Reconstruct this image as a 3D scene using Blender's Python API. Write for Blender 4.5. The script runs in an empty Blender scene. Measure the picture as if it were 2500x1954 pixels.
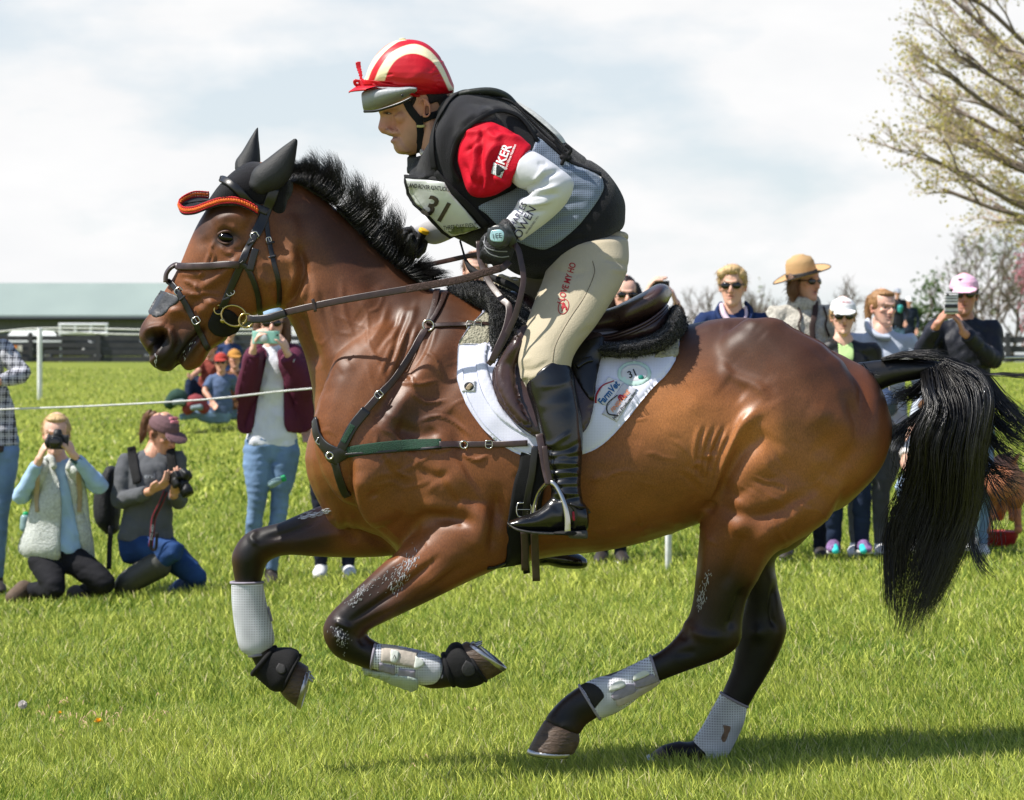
import bpy, math, random
import numpy as np
from mathutils import Vector, Matrix, Euler
from mathutils.bvhtree import BVHTree
R = math.radians
rng = np.random.default_rng(7)
random.seed(7)
SC = bpy.context.scene
COL = SC.collection
# ------------------------------------------------------------ camera, sky, sun, exposure
CAM_D, CAM_H, KPX = 8.0, 1.047, 1.45e-4      # metres to the horse, eye height, radians per photo pixel
cam_d = bpy.data.cameras.new('camera'); cam = bpy.data.objects.new('camera', cam_d); COL.objects.link(cam)
cam.location = (0, -CAM_D, CAM_H); cam.rotation_euler = (R(90), 0, 0)
cam_d.sensor_width = 36; cam_d.lens = 18 / (1250 * KPX); cam_d.clip_end = 5000
cam_d.dof.use_dof = True; cam_d.dof.focus_distance = 7.75; cam_d.dof.aperture_fstop = 10
SC.camera = cam
SUN_DIR = Vector((-0.70, -0.17, 1.0)).normalized()     # towards the sun
sun_elev = math.asin(SUN_DIR.z); sun_az = math.atan2(SUN_DIR.x, SUN_DIR.y)
W = bpy.data.worlds.new('World'); SC.world = W; W.use_nodes = True
nt = W.node_tree; N = nt.nodes; Lk = nt.links; N.clear()
def nn(t, **k):
    n = N.new(t)
    for a, b in k.items(): setattr(n, a, b)
    return n
out = nn('ShaderNodeOutputWorld'); bg = nn('ShaderNodeBackground'); bg.inputs[1].default_value = 0.11
sky = nn('ShaderNodeTexSky', sky_type='NISHITA'); sky.sun_disc = False
sky.sun_elevation = sun_elev; sky.sun_rotation = sun_az; sky.air_density = 1.0; sky.dust_density = 0.6; sky.ozone_density = 1.5
tc = nn('ShaderNodeTexCoord'); mp = nn('ShaderNodeMapping'); mp.inputs['Scale'].default_value = (1, 1, 2.6)
mp.inputs['Location'].default_value = (0.35, 0.0, 0.13)
nz = nn('ShaderNodeTexNoise'); nz.inputs['Scale'].default_value = 6.5; nz.inputs['Detail'].default_value = 7; nz.inputs['Roughness'].default_value = 0.52
nz2 = nn('ShaderNodeTexNoise'); nz2.inputs['Scale'].default_value = 22; nz2.inputs['Detail'].default_value = 6
rmp = nn('ShaderNodeValToRGB'); rmp.color_ramp.elements[0].position = 0.41; rmp.color_ramp.elements[1].position = 0.53
ccol = nn('ShaderNodeMix', data_type='RGBA'); ccol.inputs[6].default_value = (5.2, 5.3, 5.42, 1); ccol.inputs[7].default_value = (6.25, 6.18, 6.15, 1)
desat = nn('ShaderNodeMix', data_type='RGBA'); desat.inputs[7].default_value = (4.5, 4.85, 5.1, 1)
mix = nn('ShaderNodeMix', data_type='RGBA')
Lk.new(tc.outputs['Generated'], mp.inputs[0]); Lk.new(mp.outputs[0], nz.inputs[0]); Lk.new(mp.outputs[0], nz2.inputs[0])
Lk.new(nz.outputs[0], rmp.inputs[0]); sepz = nn('ShaderNodeSeparateXYZ'); Lk.new(tc.outputs['Generated'], sepz.inputs[0])
zr = nn('ShaderNodeMapRange'); zr.inputs[1].default_value = .14; zr.inputs[2].default_value = .30; zr.inputs[3].default_value = 1; zr.inputs[4].default_value = 0; Lk.new(sepz.outputs[2], zr.inputs[0])
cf = nn('ShaderNodeMath', operation='MULTIPLY'); Lk.new(rmp.outputs[0], cf.inputs[0]); Lk.new(zr.outputs[0], cf.inputs[1]); Lk.new(cf.outputs[0], mix.inputs[0])
df = nn('ShaderNodeMath', operation='MULTIPLY'); df.inputs[1].default_value = .80; Lk.new(zr.outputs[0], df.inputs[0]); Lk.new(nz2.outputs[0], ccol.inputs[0])
Lk.new(df.outputs[0], desat.inputs[0]); Lk.new(sky.outputs[0], desat.inputs[6]); Lk.new(desat.outputs[2], mix.inputs[6]); Lk.new(ccol.outputs[2], mix.inputs[7])
Lk.new(mix.outputs[2], bg.inputs[0]); Lk.new(bg.outputs[0], out.inputs[0])
sd = bpy.data.lights.new('sun', 'SUN'); sun = bpy.data.objects.new('sun', sd); COL.objects.link(sun)
sd.energy = 5.0; sd.angle = R(0.6); sd.color = (1.0, 0.95, 0.87)
sun.rotation_euler = SUN_DIR.to_track_quat('Z', 'Y').to_euler(); sun.location = (-10, -5, 15)
SC.view_settings.view_transform = 'Standard'; SC.view_settings.look = 'None'; SC.view_settings.exposure = 0.62

# ------------------------------------------------------------ geometry toolkit
def P(px, py, Y=0.0):                         # a point at depth Y seen at photo pixel (px, py)
    s = (CAM_D + Y) * KPX
    return np.array(((px - 1250) * s, Y, CAM_H - (py - 977) * s))
def to_px(v):
    s = (CAM_D + v[..., 1]) * KPX
    return np.stack((v[..., 0] / s + 1250, 977 - (v[..., 2] - CAM_H) / s), -1)
def zm(x0, y0, sc):
    return lambda pts: [(x0 + p[0] / sc, y0 + p[1] / sc) + tuple(p[2:]) for p in pts]
Z1 = zm(320, 280, 2.586); Z2 = zm(820, 60, 2.439); Z3 = zm(740, 640, 2.134)
Z4 = zm(540, 1180, 2.845); Z5 = zm(1240, 1100, 2.134); Z6 = zm(1500, 700, 1.897)
ZH = zm(860, 60, 4.4925); ZS = zm(1400, 620, 6.097); ZA = zm(1000, 320, 4.493); ZB = zm(1220, 860, 3.047)
def catmull(a, sub):
    a = np.asarray(a, float); n = len(a)
    if n < 3:
        t = np.linspace(0, 1, sub * (n - 1) + 1)[:, None]; return a[0] * (1 - t) + a[-1] * t
    p = np.vstack((2 * a[0] - a[1], a, 2 * a[-1] - a[-2])); outp = []
    for i in range(1, n):
        for t in np.arange(sub) / sub:
            p0, p1, p2, p3 = p[i - 1], p[i], p[i + 1], p[i + 2]
            outp.append(.5 * (2 * p1 + (p2 - p0) * t + (2 * p0 - 5 * p1 + 4 * p2 - p3) * t * t + (3 * p1 - p0 - 3 * p2 + p3) * t ** 3))
    outp.append(a[-1]); return np.array(outp)
def rings(C, U, V, n=24, cap=(.6, .6), pw=2.0, egg=0.0, capk=None):
    # closed tube through centres C with half-axes U, V; rounded ends
    C = np.asarray(C); U = np.asarray(U); V = np.asarray(V)
    def endrings(i, d, k):
        r = min(np.linalg.norm(U[i]), np.linalg.norm(V[i])) * k; o = []
        for q in (.35, .65, .87, .97):
            f = math.sqrt(max(0, 1 - q * q)) if k > .15 else 1 - q * .1
            o.append((C[i] + d * r * q, U[i] * f, V[i] * f))
        return o
    d0 = C[0] - C[1]; d0 = d0 / (np.linalg.norm(d0) + 1e-9); d1 = C[-1] - C[-2]; d1 = d1 / (np.linalg.norm(d1) + 1e-9)
    pre = endrings(0, d0, cap[0])[::-1]; post = endrings(-1, d1, cap[1])
    allr = pre + [(C[i], U[i], V[i]) for i in range(len(C))] + post
    th = np.linspace(0, 2 * np.pi, n, endpoint=False); c = np.cos(th); s = np.sin(th)
    cc = np.sign(c) * np.abs(c) ** (2 / pw); ss = np.sign(s) * np.abs(s) ** (2 / pw)
    ss = ss * (1 - egg * cc)
    vs = [c0 + np.outer(cc, u) + np.outer(ss, v) for c0, u, v in allr]
    m = len(allr)
    v = np.vstack(vs + [allr[0][0][None], allr[-1][0][None]])
    f = []
    for i in range(m - 1):
        for j in range(n):
            f.append((i * n + j, i * n + (j + 1) % n, (i + 1) * n + (j + 1) % n, (i + 1) * n + j))
    for j in range(n):
        f.append((m * n, (j + 1) % n, j)); f.append((m * n + 1, (m - 1) * n + j, (m - 1) * n + (j + 1) % n))
    return v, f
def lp(pairs, sub=5, n=28, Y=None, **k):
    # loft from outline pairs ((ax,ay),(bx,by),halfwidth,Y) given in photo pixels
    rows = []
    for q in pairs:
        (ax, ay), (bx, by), w = q[0], q[1], q[2]; y = q[3] if len(q) > 3 else Y
        a = P(ax, ay, y); b = P(bx, by, y); rows.append(np.concatenate((a, b, [w])))
    r = catmull(rows, sub); A, B, w = r[:, :3], r[:, 3:6], r[:, 6]
    V = np.zeros_like(A); V[:, 1] = np.abs(w)
    return rings((A + B) / 2, (A - B) / 2, V, n, **k)
def tube(pts, ra, rb=None, side=(0, 1, 0), sub=4, n=16, cap=(.8, .8), **k):
    pts = np.asarray(pts, float); ra = np.broadcast_to(np.asarray(ra, float), (len(pts),)); rb = ra if rb is None else np.broadcast_to(np.asarray(rb, float), (len(pts),))
    sd_ = np.broadcast_to(np.asarray(side, float), (len(pts), 3))
    r = catmull(np.column_stack((pts, ra, rb, sd_)), sub); C = r[:, :3]
    T = np.gradient(C, axis=0); T /= np.linalg.norm(T, axis=1)[:, None] + 1e-9
    V = r[:, 5:8] - T * np.sum(r[:, 5:8] * T, 1)[:, None]
    bad = np.linalg.norm(V, axis=1) < .15
    if bad.any(): V[bad] = np.cross(T[bad], (1, .2, .1))
    V /= np.linalg.norm(V, axis=1)[:, None] + 1e-9; U = np.cross(T, V)
    return rings(C, U * r[:, 3:4], V * r[:, 4:5], n, cap=cap, **k)
def ell(c, r, rot=None, n=16):
    th = np.linspace(-1, 1, 9) * np.pi / 2 * .93
    C = np.array([(0, 0, math.sin(t) * r[2]) for t in th]); U = np.array([(math.cos(t) * r[0], 0, 0) for t in th]); V = np.array([(0, math.cos(t) * r[1], 0) for t in th])
    v, f = rings(C, U, V, n, cap=(.1, .1))
    if rot is not None: v = v @ np.array(Euler(rot).to_matrix()).T
    return v + np.asarray(c), f
def join(parts):
    vs, fs, o = [], [], 0
    for v, f in parts:
        vs.append(v); fs += [tuple(i + o for i in q) for q in f]; o += len(v)
    return np.vstack(vs), fs
def mesh_of(name, v, f, smooth=True):
    me = bpy.data.meshes.new(name)
    if isinstance(f, np.ndarray):
        k = f.shape[1]; me.vertices.add(len(v)); me.vertices.foreach_set('co', np.asarray(v, np.float32).ravel())
        me.loops.add(f.size); me.loops.foreach_set('vertex_index', f.astype(np.int32).ravel())
        me.polygons.add(len(f)); me.polygons.foreach_set('loop_start', np.arange(0, f.size, k, dtype=np.int32)); me.update(calc_edges=True)
    else:
        me.from_pydata([tuple(p) for p in v], [], f); me.update()
    if smooth: me.polygons.foreach_set('use_smooth', np.ones(len(me.polygons), bool))
    return me
def obj(name, me, mat=None, parent=None, **props):
    o = bpy.data.objects.new(name, me); COL.objects.link(o)
    if mat is not None and me is not None:
        me.materials.clear(); me.materials.append(mat)
    if parent is not None:
        o.parent = parent
        if parent.matrix_world != Matrix(): o.matrix_parent_inverse = Matrix.Translation(-PLOC.get(parent.name, Vector()))
    for k, v in props.items(): o[k] = v
    return o
PLOC = {}
def empty(name, loc, **props):
    o = bpy.data.objects.new(name, None); COL.objects.link(o); o.location = loc; o.empty_display_size = .1
    PLOC[o.name] = Vector(loc)
    for k, v in props.items(): o[k] = v
    return o
def fixp(o, root):                               # children are built in world coordinates
    o.parent = root; o.matrix_parent_inverse = Matrix.Translation(-root_world(root))
    return o
def root_world(r):
    v = Vector(PLOC.get(r.name, (0, 0, 0)))
    return v
def part(name, me, mat, root, **props):
    o = obj(name, me, mat, None, **props)
    if root is None: return o
    o.parent = root
    o.matrix_parent_inverse = Matrix.Translation(-root_world(root)) if root.type == 'EMPTY' else Matrix()
    return o
def voxel(parts, vs, sm=4, fac=.5, name='m'):
    v, f = join(parts) if isinstance(parts, list) else parts
    me = mesh_of('tmp', v, f); o = bpy.data.objects.new('tmp', me); COL.objects.link(o)
    m = o.modifiers.new('r', 'REMESH'); m.mode = 'VOXEL'; m.voxel_size = vs; m.use_smooth_shade = True
    if sm: s = o.modifiers.new('s', 'SMOOTH'); s.iterations = sm; s.factor = fac
    dg = bpy.context.evaluated_depsgraph_get(); out_ = bpy.data.meshes.new_from_object(o.evaluated_get(dg))
    bpy.data.objects.remove(o); bpy.data.meshes.remove(me); out_.name = name
    out_.polygons.foreach_set('use_smooth', np.ones(len(out_.polygons), bool))
    return out_
def getv(me):
    a = np.empty(len(me.vertices) * 3, np.float32); me.vertices.foreach_get('co', a); return a.reshape(-1, 3).astype(float)
def setv(me, v): me.vertices.foreach_set('co', np.asarray(v, np.float32).ravel()); me.update()
def getn(me):
    a = np.empty(len(me.vertices) * 3, np.float32); me.vertex_normals.foreach_get('vector', a); return a.reshape(-1, 3).astype(float)
def dist_poly(q, pts):
    # distance and running parameter from points q (n,2|3) to a polyline
    pts = np.asarray(pts, float); best = np.full(len(q), 1e9); par = np.zeros(len(q))
    if len(pts) == 1: return np.linalg.norm(q - pts[0], axis=1), np.full(len(q), .5)
    L = np.r_[0, np.cumsum(np.linalg.norm(np.diff(pts, axis=0), axis=1))]
    for i in range(len(pts) - 1):
        a, b = pts[i], pts[i + 1]; ab = b - a; t = np.clip((q - a) @ ab / (ab @ ab + 1e-12), 0, 1)
        d = np.linalg.norm(q - a - t[:, None] * ab, axis=1); m = d < best
        best[m] = d[m]; par[m] = (L[i] + t[m] * (L[i + 1] - L[i])) / L[-1]
    return best, par
def sculpt(me, strokes, both=False):
    # strokes: (pixel polyline, sigma px, millimetres, side) displaced along the normal
    v = getv(me); n = getn(me); q = to_px(v); dsp = np.zeros(len(v))
    for st in strokes:
        pts, sg, amp = st[0], st[1], st[2]; side = st[3] if len(st) > 3 else -1
        pts = catmull([p[:2] for p in pts], 5) if len(pts) > 2 else np.asarray([p[:2] for p in pts], float)
        lo = pts.min(0) - 3.2 * sg; hi = pts.max(0) + 3.2 * sg
        m = (q[:, 0] > lo[0]) & (q[:, 0] < hi[0]) & (q[:, 1] > lo[1]) & (q[:, 1] < hi[1])
        if side: m &= (n[:, 1] * side > -.12)
        if len(st) > 4: m &= (v[:, 1] * side > st[4])
        ix = np.where(m)[0]
        if not len(ix): continue
        d, t = dist_poly(q[ix], pts); tp = 1.0 if len(pts) == 1 else np.clip(np.minimum(t, 1 - t) * 4 + .25, 0, 1)
        dsp[ix] += amp * .001 * np.exp(-d * d / (2 * sg * sg)) * tp
    setv(me, v + n * dsp[:, None])
def paint(me, base, strokes, name='Col', noise=0.0):
    v = getv(me); q = to_px(v); n = getn(me); c = np.tile(np.asarray(base, float), (len(v), 1))
    for st in strokes:
        pts, sg, col, amt = st[:4]; side = st[4] if len(st) > 4 else 0
        pts = catmull([p[:2] for p in pts], 4) if len(pts) > 2 else np.asarray([p[:2] for p in pts], float)
        d, t = dist_poly(q, pts); k = np.clip(1.5 - d / sg, 0, 1) if len(st) > 5 and st[5] else np.exp(-d * d / (2 * sg * sg))
        k = k * amt
        if side: k = k * (v[:, 1] * side > 0.0)
        c = c * (1 - k[:, None]) + np.asarray(col) * k[:, None]
    setcol(me, c, name)
def setcol(me, c, name='Col'):
    a = me.color_attributes.new(name, 'FLOAT_COLOR', 'POINT'); a.data.foreach_set('color', np.column_stack((c, np.ones(len(c)))).astype(np.float32).ravel())
def vnoise(v, sc, seed=0):
    # cheap smooth pseudo-noise from rotated sines
    r = np.random.default_rng(seed); o = np.zeros(len(v))
    for i in range(7):
        k = r.normal(size=3); k = k / np.linalg.norm(k) * sc * (0.6 + .25 * i); o += np.sin(v @ k + r.uniform(0, 6.28) + 1.3 * np.sin(v @ np.roll(k, 1) * .7)) / (1 + .3 * i)
    return o / 3
def wrinkle(me, amp, sc, stretch=(1, 1, 1), seed=0):
    v = getv(me); n = getn(me); x = vnoise(v * np.asarray(stretch), sc, seed); x = np.sign(x) * np.abs(x) ** .8
    setv(me, v + n * (x * amp)[:, None])
def bvh(me): return BVHTree.FromPolygons([p.co.copy() for p in me.vertices], [tuple(p.vertices) for p in me.polygons])
CAMP = Vector((0, -CAM_D, CAM_H))
def hit(px, py, trees):
    d = (Vector(P(px, py, 0)) - CAMP).normalized(); best = None
    for t in trees:
        h = t.ray_cast(CAMP, d)
        if h[0] is not None and (best is None or h[3] < best[2]): best = (np.array(h[0]), np.array(h[1]), h[3])
    return best
def smooth1(a, it=2):
    a = np.array(a, float)
    for _ in range(it): a[1:-1] = (a[:-2] + 2 * a[1:-1] + a[2:]) / 4
    return a
def strap_geo(pts, w, th, trees, off=.002, sub=6, Yf=None, sm=4, rnd=True):
    # a leather strap laid on a surface along photo pixels; a point may carry its own depth Y
    rows = [(p[0], p[1], p[2] if len(p) > 2 else 999.) for p in pts]
    r = catmull(np.array(rows), sub); C = []; NN = []
    for px, py, y in r:
        free = y < 900
        h = None if free else hit(px, py, trees)
        if free: C.append(P(px, py, y)); NN.append((0, -1, .05))
        elif h is None: C.append(None); NN.append(None)
        else:
            nrm = h[1] if h[1][1] < .3 else -h[1]
            C.append(h[0]); NN.append(nrm)
    ok = [i for i, c in enumerate(C) if c is not None]
    for i in range(len(C)):
        if C[i] is None:
            if ok: j = min(ok, key=lambda k: abs(k - i)); C[i] = P(r[i][0], r[i][1], C[j][1] + .0); NN[i] = NN[j]
            else: C[i] = P(r[i][0], r[i][1], Yf or 0); NN[i] = (0, -1, 0)
    C = np.array(C); NN = smooth1(np.array(NN, float), sm + 2); NN /= np.linalg.norm(NN, axis=1)[:, None] + 1e-9
    # smooth depth only, keep the pixel track
    Ys = smooth1(C[:, 1], sm); Ys = np.minimum(Ys, C[:, 1] + .002); C = np.array([P(r[i][0], r[i][1], Ys[i]) for i in range(len(C))])
    T = np.gradient(C, axis=0); T /= np.linalg.norm(T, axis=1)[:, None] + 1e-9
    S = np.cross(T, NN); S /= np.linalg.norm(S, axis=1)[:, None] + 1e-9; NN = np.cross(S, T)
    ww = np.broadcast_to(np.asarray(w, float), (2,)) if np.ndim(w) else (w, w); wv = np.linspace(ww[0], ww[1], len(C))
    C = C + NN * (off + th / 2)
    return rings(C, S * (wv / 2)[:, None], NN * (th / 2), 12, cap=(.1, .1), pw=5)
def strap(name, pts, w, th, trees, mat, root, **k):
    pr = {a: k.pop(a) for a in list(k) if a in ('label',)}
    v, f = strap_geo(pts, w, th, trees, **k); return part(name, mesh_of(name, v, f), mat, root, **pr)
def inpoly(q, poly):
    x, y = q[:, 0], q[:, 1]; ins = np.zeros(len(q), bool); n = len(poly); j = n - 1
    for i in range(n):
        xi, yi = poly[i]; xj, yj = poly[j]
        c = ((yi > y) != (yj > y)) & (x < (xj - xi) * (y - yi) / (yj - yi + 1e-12) + xi); ins ^= c; j = i
    return ins
def drape(name, poly, trees, th, off, mat, root, step=6, smooth_out=True, sm=6, ydef=None, puff=0, **props):
    # a padded sheet with the given outline lying on a surface
    poly = [p[:2] for p in poly]
    if smooth_out: poly = [tuple(p) for p in catmull(poly + [poly[0]], 4)[:-1]]
    pa = np.array(poly); lo = pa.min(0); hi = pa.max(0)
    # dense border then constrained fill
    per = []
    for i in range(len(pa)):
        a, b = pa[i], pa[(i + 1) % len(pa)]; k = max(1, int(np.linalg.norm(b - a) / step))
        for t in range(k): per.append(a + (b - a) * t / k)
    per = np.array(per)
    gx, gy = np.meshgrid(np.arange(lo[0], hi[0], step), np.arange(lo[1], hi[1], step)); g = np.column_stack((gx.ravel(), gy.ravel()))
    g = g[inpoly(g, poly)]; d = np.array([np.min(np.sum((per - p) ** 2, 1)) for p in g]) if len(g) else np.zeros(0)
    g = g[d > (step * .55) ** 2]
    from mathutils.geometry import delaunay_2d_cdt
    allp = np.vstack((per, g)) if len(g) else per; nb = len(per)
    vs, es, fs, _, _, _ = delaunay_2d_cdt([Vector(p) for p in allp], [(i, (i + 1) % nb) for i in range(nb)], [list(range(nb))], 1, 1e-4)
    q = np.array([(p.x, p.y) for p in vs]); Yv = np.full(len(q), np.nan); 
    for i, (px, py) in enumerate(q):
        h = hit(px, py, trees)
        if h is not None: Yv[i] = h[0][1]
    ok = ~np.isnan(Yv)
    if ydef is not None and not ok.any(): Yv[:] = ydef; ok[:] = True
    nbr = [[] for _ in q]
    for f in fs:
        for a in range(len(f)): nbr[f[a]].append(f[a - 1]); nbr[f[a - 1]].append(f[a])
    for _ in range(60):
        bad = [i for i in range(len(q)) if np.isnan(Yv[i])]
        if not bad: break
        for i in bad:
            w = [Yv[j] for j in nbr[i] if not np.isnan(Yv[j])]
            if w: Yv[i] = np.mean(w) + (.004 if ok.any() else 0)
    Yv = np.nan_to_num(Yv, nan=ydef or 0)
    for _ in range(sm): Yv = np.array([.5 * Yv[i] + .5 * np.mean([Yv[j] for j in nbr[i]]) if nbr[i] else Yv[i] for i in range(len(q))])
    top = np.array([P(q[i, 0], q[i, 1], Yv[i]) for i in range(len(q))])
    me0 = mesh_of('t', top, [tuple(f) for f in fs]); nr = getn(me0); bpy.data.meshes.remove(me0)
    flip = nr[:, 1].mean() > 0; nr = -nr if flip else nr
    edge = np.array([np.sqrt(np.min(np.sum((pa_ - per) ** 2, 1))) for pa_ in q]); ek = np.clip(edge / 14, 0, 1)
    outer = top + nr * (off + th * (.55 + .45 * np.sqrt(ek)) + puff * ek)[:, None]; inner = top + nr * (off * .3)
    m = len(q); F = [tuple(f[::-1]) if flip else tuple(f) for f in fs]; faces = F + [tuple(i + m for i in f[::-1]) for f in F]
    faces += [((i + 1) % nb, i, i + m, (i + 1) % nb + m) if not flip else (i, (i + 1) % nb, (i + 1) % nb + m, i + m) for i in range(nb)]
    me = mesh_of(name, np.vstack((outer, inner)), faces)
    return part(name, me, mat, root, **props)
def text_decal(name, s, px, py, size, ang, trees, mat, root, shear=0, sx=1, bold=0.0, off=.002, arc=None, Yf=0, **props):
    # lettering laid on a surface; size = cap height in photo pixels, ang degrees counter-clockwise
    cu = bpy.data.curves.new('t', 'FONT'); cu.body = s; cu.align_x = 'CENTER'; cu.align_y = 'CENTER'; cu.size = 1; cu.offset = bold; cu.shear = shear; cu.resolution_u = 3
    o = bpy.data.objects.new('t', cu); COL.objects.link(o); dg = bpy.context.evaluated_depsgraph_get(); me = bpy.data.meshes.new_from_object(o.evaluated_get(dg))
    bpy.data.objects.remove(o); import bmesh
    bm = bmesh.new(); bm.from_mesh(me); bmesh.ops.triangulate(bm, faces=bm.faces[:])
    for _ in range(5):
        lg_ = [e for e in bm.edges if e.calc_length() * size / .7 > 3.0]
        if not lg_: break
        bmesh.ops.subdivide_edges(bm, edges=lg_, cuts=1); bmesh.ops.triangulate(bm, faces=[f for f in bm.faces if len(f.verts) > 3])
    bm.to_mesh(me); bm.free(); v = getv(me); fs = [tuple(p.vertices) for p in me.polygons]
    bpy.data.meshes.remove(me)
    x, y = v[:, 0] * size / .7 * sx, v[:, 1] * size / .7
    if arc: a = x / arc; x, y = (arc + y) * np.sin(a), (arc + y) * np.cos(a) - arc
    c, s_ = math.cos(R(ang)), math.sin(R(ang)); X = px + x * c - y * s_; Yp = py - (x * s_ + y * c)
    pts = []; ys = []
    for a, b in zip(X, Yp):
        h = hit(a, b, trees); ys.append(h[0][1] if h is not None else np.nan)
    ys = np.array(ys); ys = np.where(np.isnan(ys), np.nanmean(ys) if (~np.isnan(ys)).any() else Yf, ys)
    pts = np.array([P(a, b, y_) for a, b, y_ in zip(X, Yp, ys)]); pts[:, 1] -= off
    return part(name, mesh_of(name, pts, fs, False), mat, root, **props)
def strands(curves, r0, r1, name, mat, root, col=None, n=3):
    # curves (m,k,3) -> thin tapering three-sided hairs in one mesh
    c = np.asarray(curves); m, k, _ = c.shape; T = np.gradient(c, axis=1); T /= np.linalg.norm(T, axis=2)[..., None] + 1e-9
    ref = np.array((0.3, 1, .2)); U = np.cross(T, ref); U /= np.linalg.norm(U, axis=2)[..., None] + 1e-9; V = np.cross(T, U)
    rad = (np.linspace(1, 0, k) ** .6 * (r0 - r1) + r1)[None, :, None] * np.ones((m, 1, 1))
    vs = [c + rad * (U * math.cos(a) + V * math.sin(a)) for a in np.arange(n) * 2 * np.pi / n]
    v = np.stack(vs, 2).reshape(-1, 3)      # m,k,n
    i = np.arange(m)[:, None, None] * k * n + np.arange(k - 1)[None, :, None] * n + np.arange(n)[None, None, :]; j = (np.arange(n) + 1) % n - np.arange(n)
    f = np.stack((i, i + j, i + j + n, i + n), -1).reshape(-1, 4)
    me = mesh_of(name, v, f)
    return part(name, me, mat, root) if root is not None else obj(name, me, mat)

# ------------------------------------------------------------ materials
def lin(c): return tuple((x / 255 / 12.92 if x / 255 <= .04045 else ((x / 255 + .055) / 1.055) ** 2.4) for x in c)
MATS = {}
def mat(name, col=(128, 128, 128), rough=.6, spec=.4, vc=None, nscale=30, namt=.15, bump=.15, bscale=120, metal=0, sheen=0, coat=0, sss=0, stretch=None, weave=None, trans=0, emis=0, alpha=1, aniso=None):
    if name in MATS: return MATS[name]
    m = bpy.data.materials.new(name); m.use_nodes = True; t = m.node_tree; b = t.nodes['Principled BSDF']
    L_ = t.links.new; nd = t.nodes.new
    b.inputs['Roughness'].default_value = rough; b.inputs['Specular IOR Level'].default_value = spec; b.inputs['Metallic'].default_value = metal
    if sheen: b.inputs['Sheen Weight'].default_value = sheen; b.inputs['Sheen Roughness'].default_value = .4
    if coat: b.inputs['Coat Weight'].default_value = coat; b.inputs['Coat Roughness'].default_value = .2
    if sss: b.inputs['Subsurface Weight'].default_value = sss; b.inputs['Subsurface Radius'].default_value = (.02, .008, .004); b.inputs['Subsurface Scale'].default_value = .5
    if trans: b.inputs['Transmission Weight'].default_value = trans
    if alpha < 1: b.inputs['Alpha'].default_value = alpha
    tcn = nd('ShaderNodeTexCoord'); mpn = nd('ShaderNodeMapping'); L_(tcn.outputs['Object'], mpn.inputs[0])
    if stretch: mpn.inputs['Scale'].default_value = stretch
    if vc: src = nd('ShaderNodeVertexColor'); src.layer_name = vc; so = src.outputs[0]
    else: src = nd('ShaderNodeRGB'); src.outputs[0].default_value = lin(col) + (1,); so = src.outputs[0]
    n1 = nd('ShaderNodeTexNoise'); n1.inputs['Scale'].default_value = nscale; n1.inputs['Detail'].default_value = 5; L_(mpn.outputs[0], n1.inputs[0])
    mr = nd('ShaderNodeMapRange'); mr.inputs[1].default_value = .3; mr.inputs[2].default_value = .75; mr.inputs[3].default_value = 1 - namt; mr.inputs[4].default_value = 1 + namt; L_(n1.outputs[0], mr.inputs[0])
    vm = nd('ShaderNodeVectorMath'); vm.operation = 'SCALE'; L_(so, vm.inputs[0]); L_(mr.outputs[0], vm.inputs['Scale'])
    last = vm.outputs[0]; hsrc = None
    if weave:                                       # (scale, darkness) a regular hole or thread pattern
        sc_, dk = weave[:2]
        wv = [];
        for ax in ('X', 'Z'):
            w_ = nd('ShaderNodeTexWave'); w_.wave_type = 'BANDS'; w_.bands_direction = ax; w_.inputs['Scale'].default_value = sc_; w_.inputs['Distortion'].default_value = weave[2] if len(weave) > 2 else .0; w_.inputs['Detail'].default_value = 0
            L_(tcn.outputs['Object'], w_.inputs[0]); wv.append(w_)
        mu = nd('ShaderNodeMath'); mu.operation = 'MULTIPLY'; L_(wv[0].outputs[1], mu.inputs[0]); L_(wv[1].outputs[1], mu.inputs[1])
        cr = nd('ShaderNodeMapRange'); cr.inputs[1].default_value = .40; cr.inputs[2].default_value = .55; cr.inputs[3].default_value = 1; cr.inputs[4].default_value = dk; L_(mu.outputs[0], cr.inputs[0])
        vm2 = nd('ShaderNodeVectorMath'); vm2.operation = 'SCALE'; L_(last, vm2.inputs[0]); L_(cr.outputs[0], vm2.inputs['Scale']); last = vm2.outputs[0]; hsrc = cr.outputs[0]
    L_(last, b.inputs['Base Color'])
    if emis: L_(last, b.inputs['Emission Color']); b.inputs['Emission Strength'].default_value = emis
    if bump:
        n2 = nd('ShaderNodeTexNoise'); n2.inputs['Scale'].default_value = bscale; n2.inputs['Detail'].default_value = 6; L_(mpn.outputs[0], n2.inputs[0])
        bp = nd('ShaderNodeBump'); bp.inputs['Strength'].default_value = bump; bp.inputs['Distance'].default_value = .01; L_(n2.outputs[0], bp.inputs['Height']); L_(bp.outputs[0], b.inputs['Normal'])
    rr = nd('ShaderNodeMapRange'); rr.inputs[3].default_value = max(0, rough - .12); rr.inputs[4].default_value = min(1, rough + .12); L_(n1.outputs[0], rr.inputs[0]); L_(rr.outputs[0], b.inputs['Roughness'])
    MATS[name] = m; return m
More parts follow.
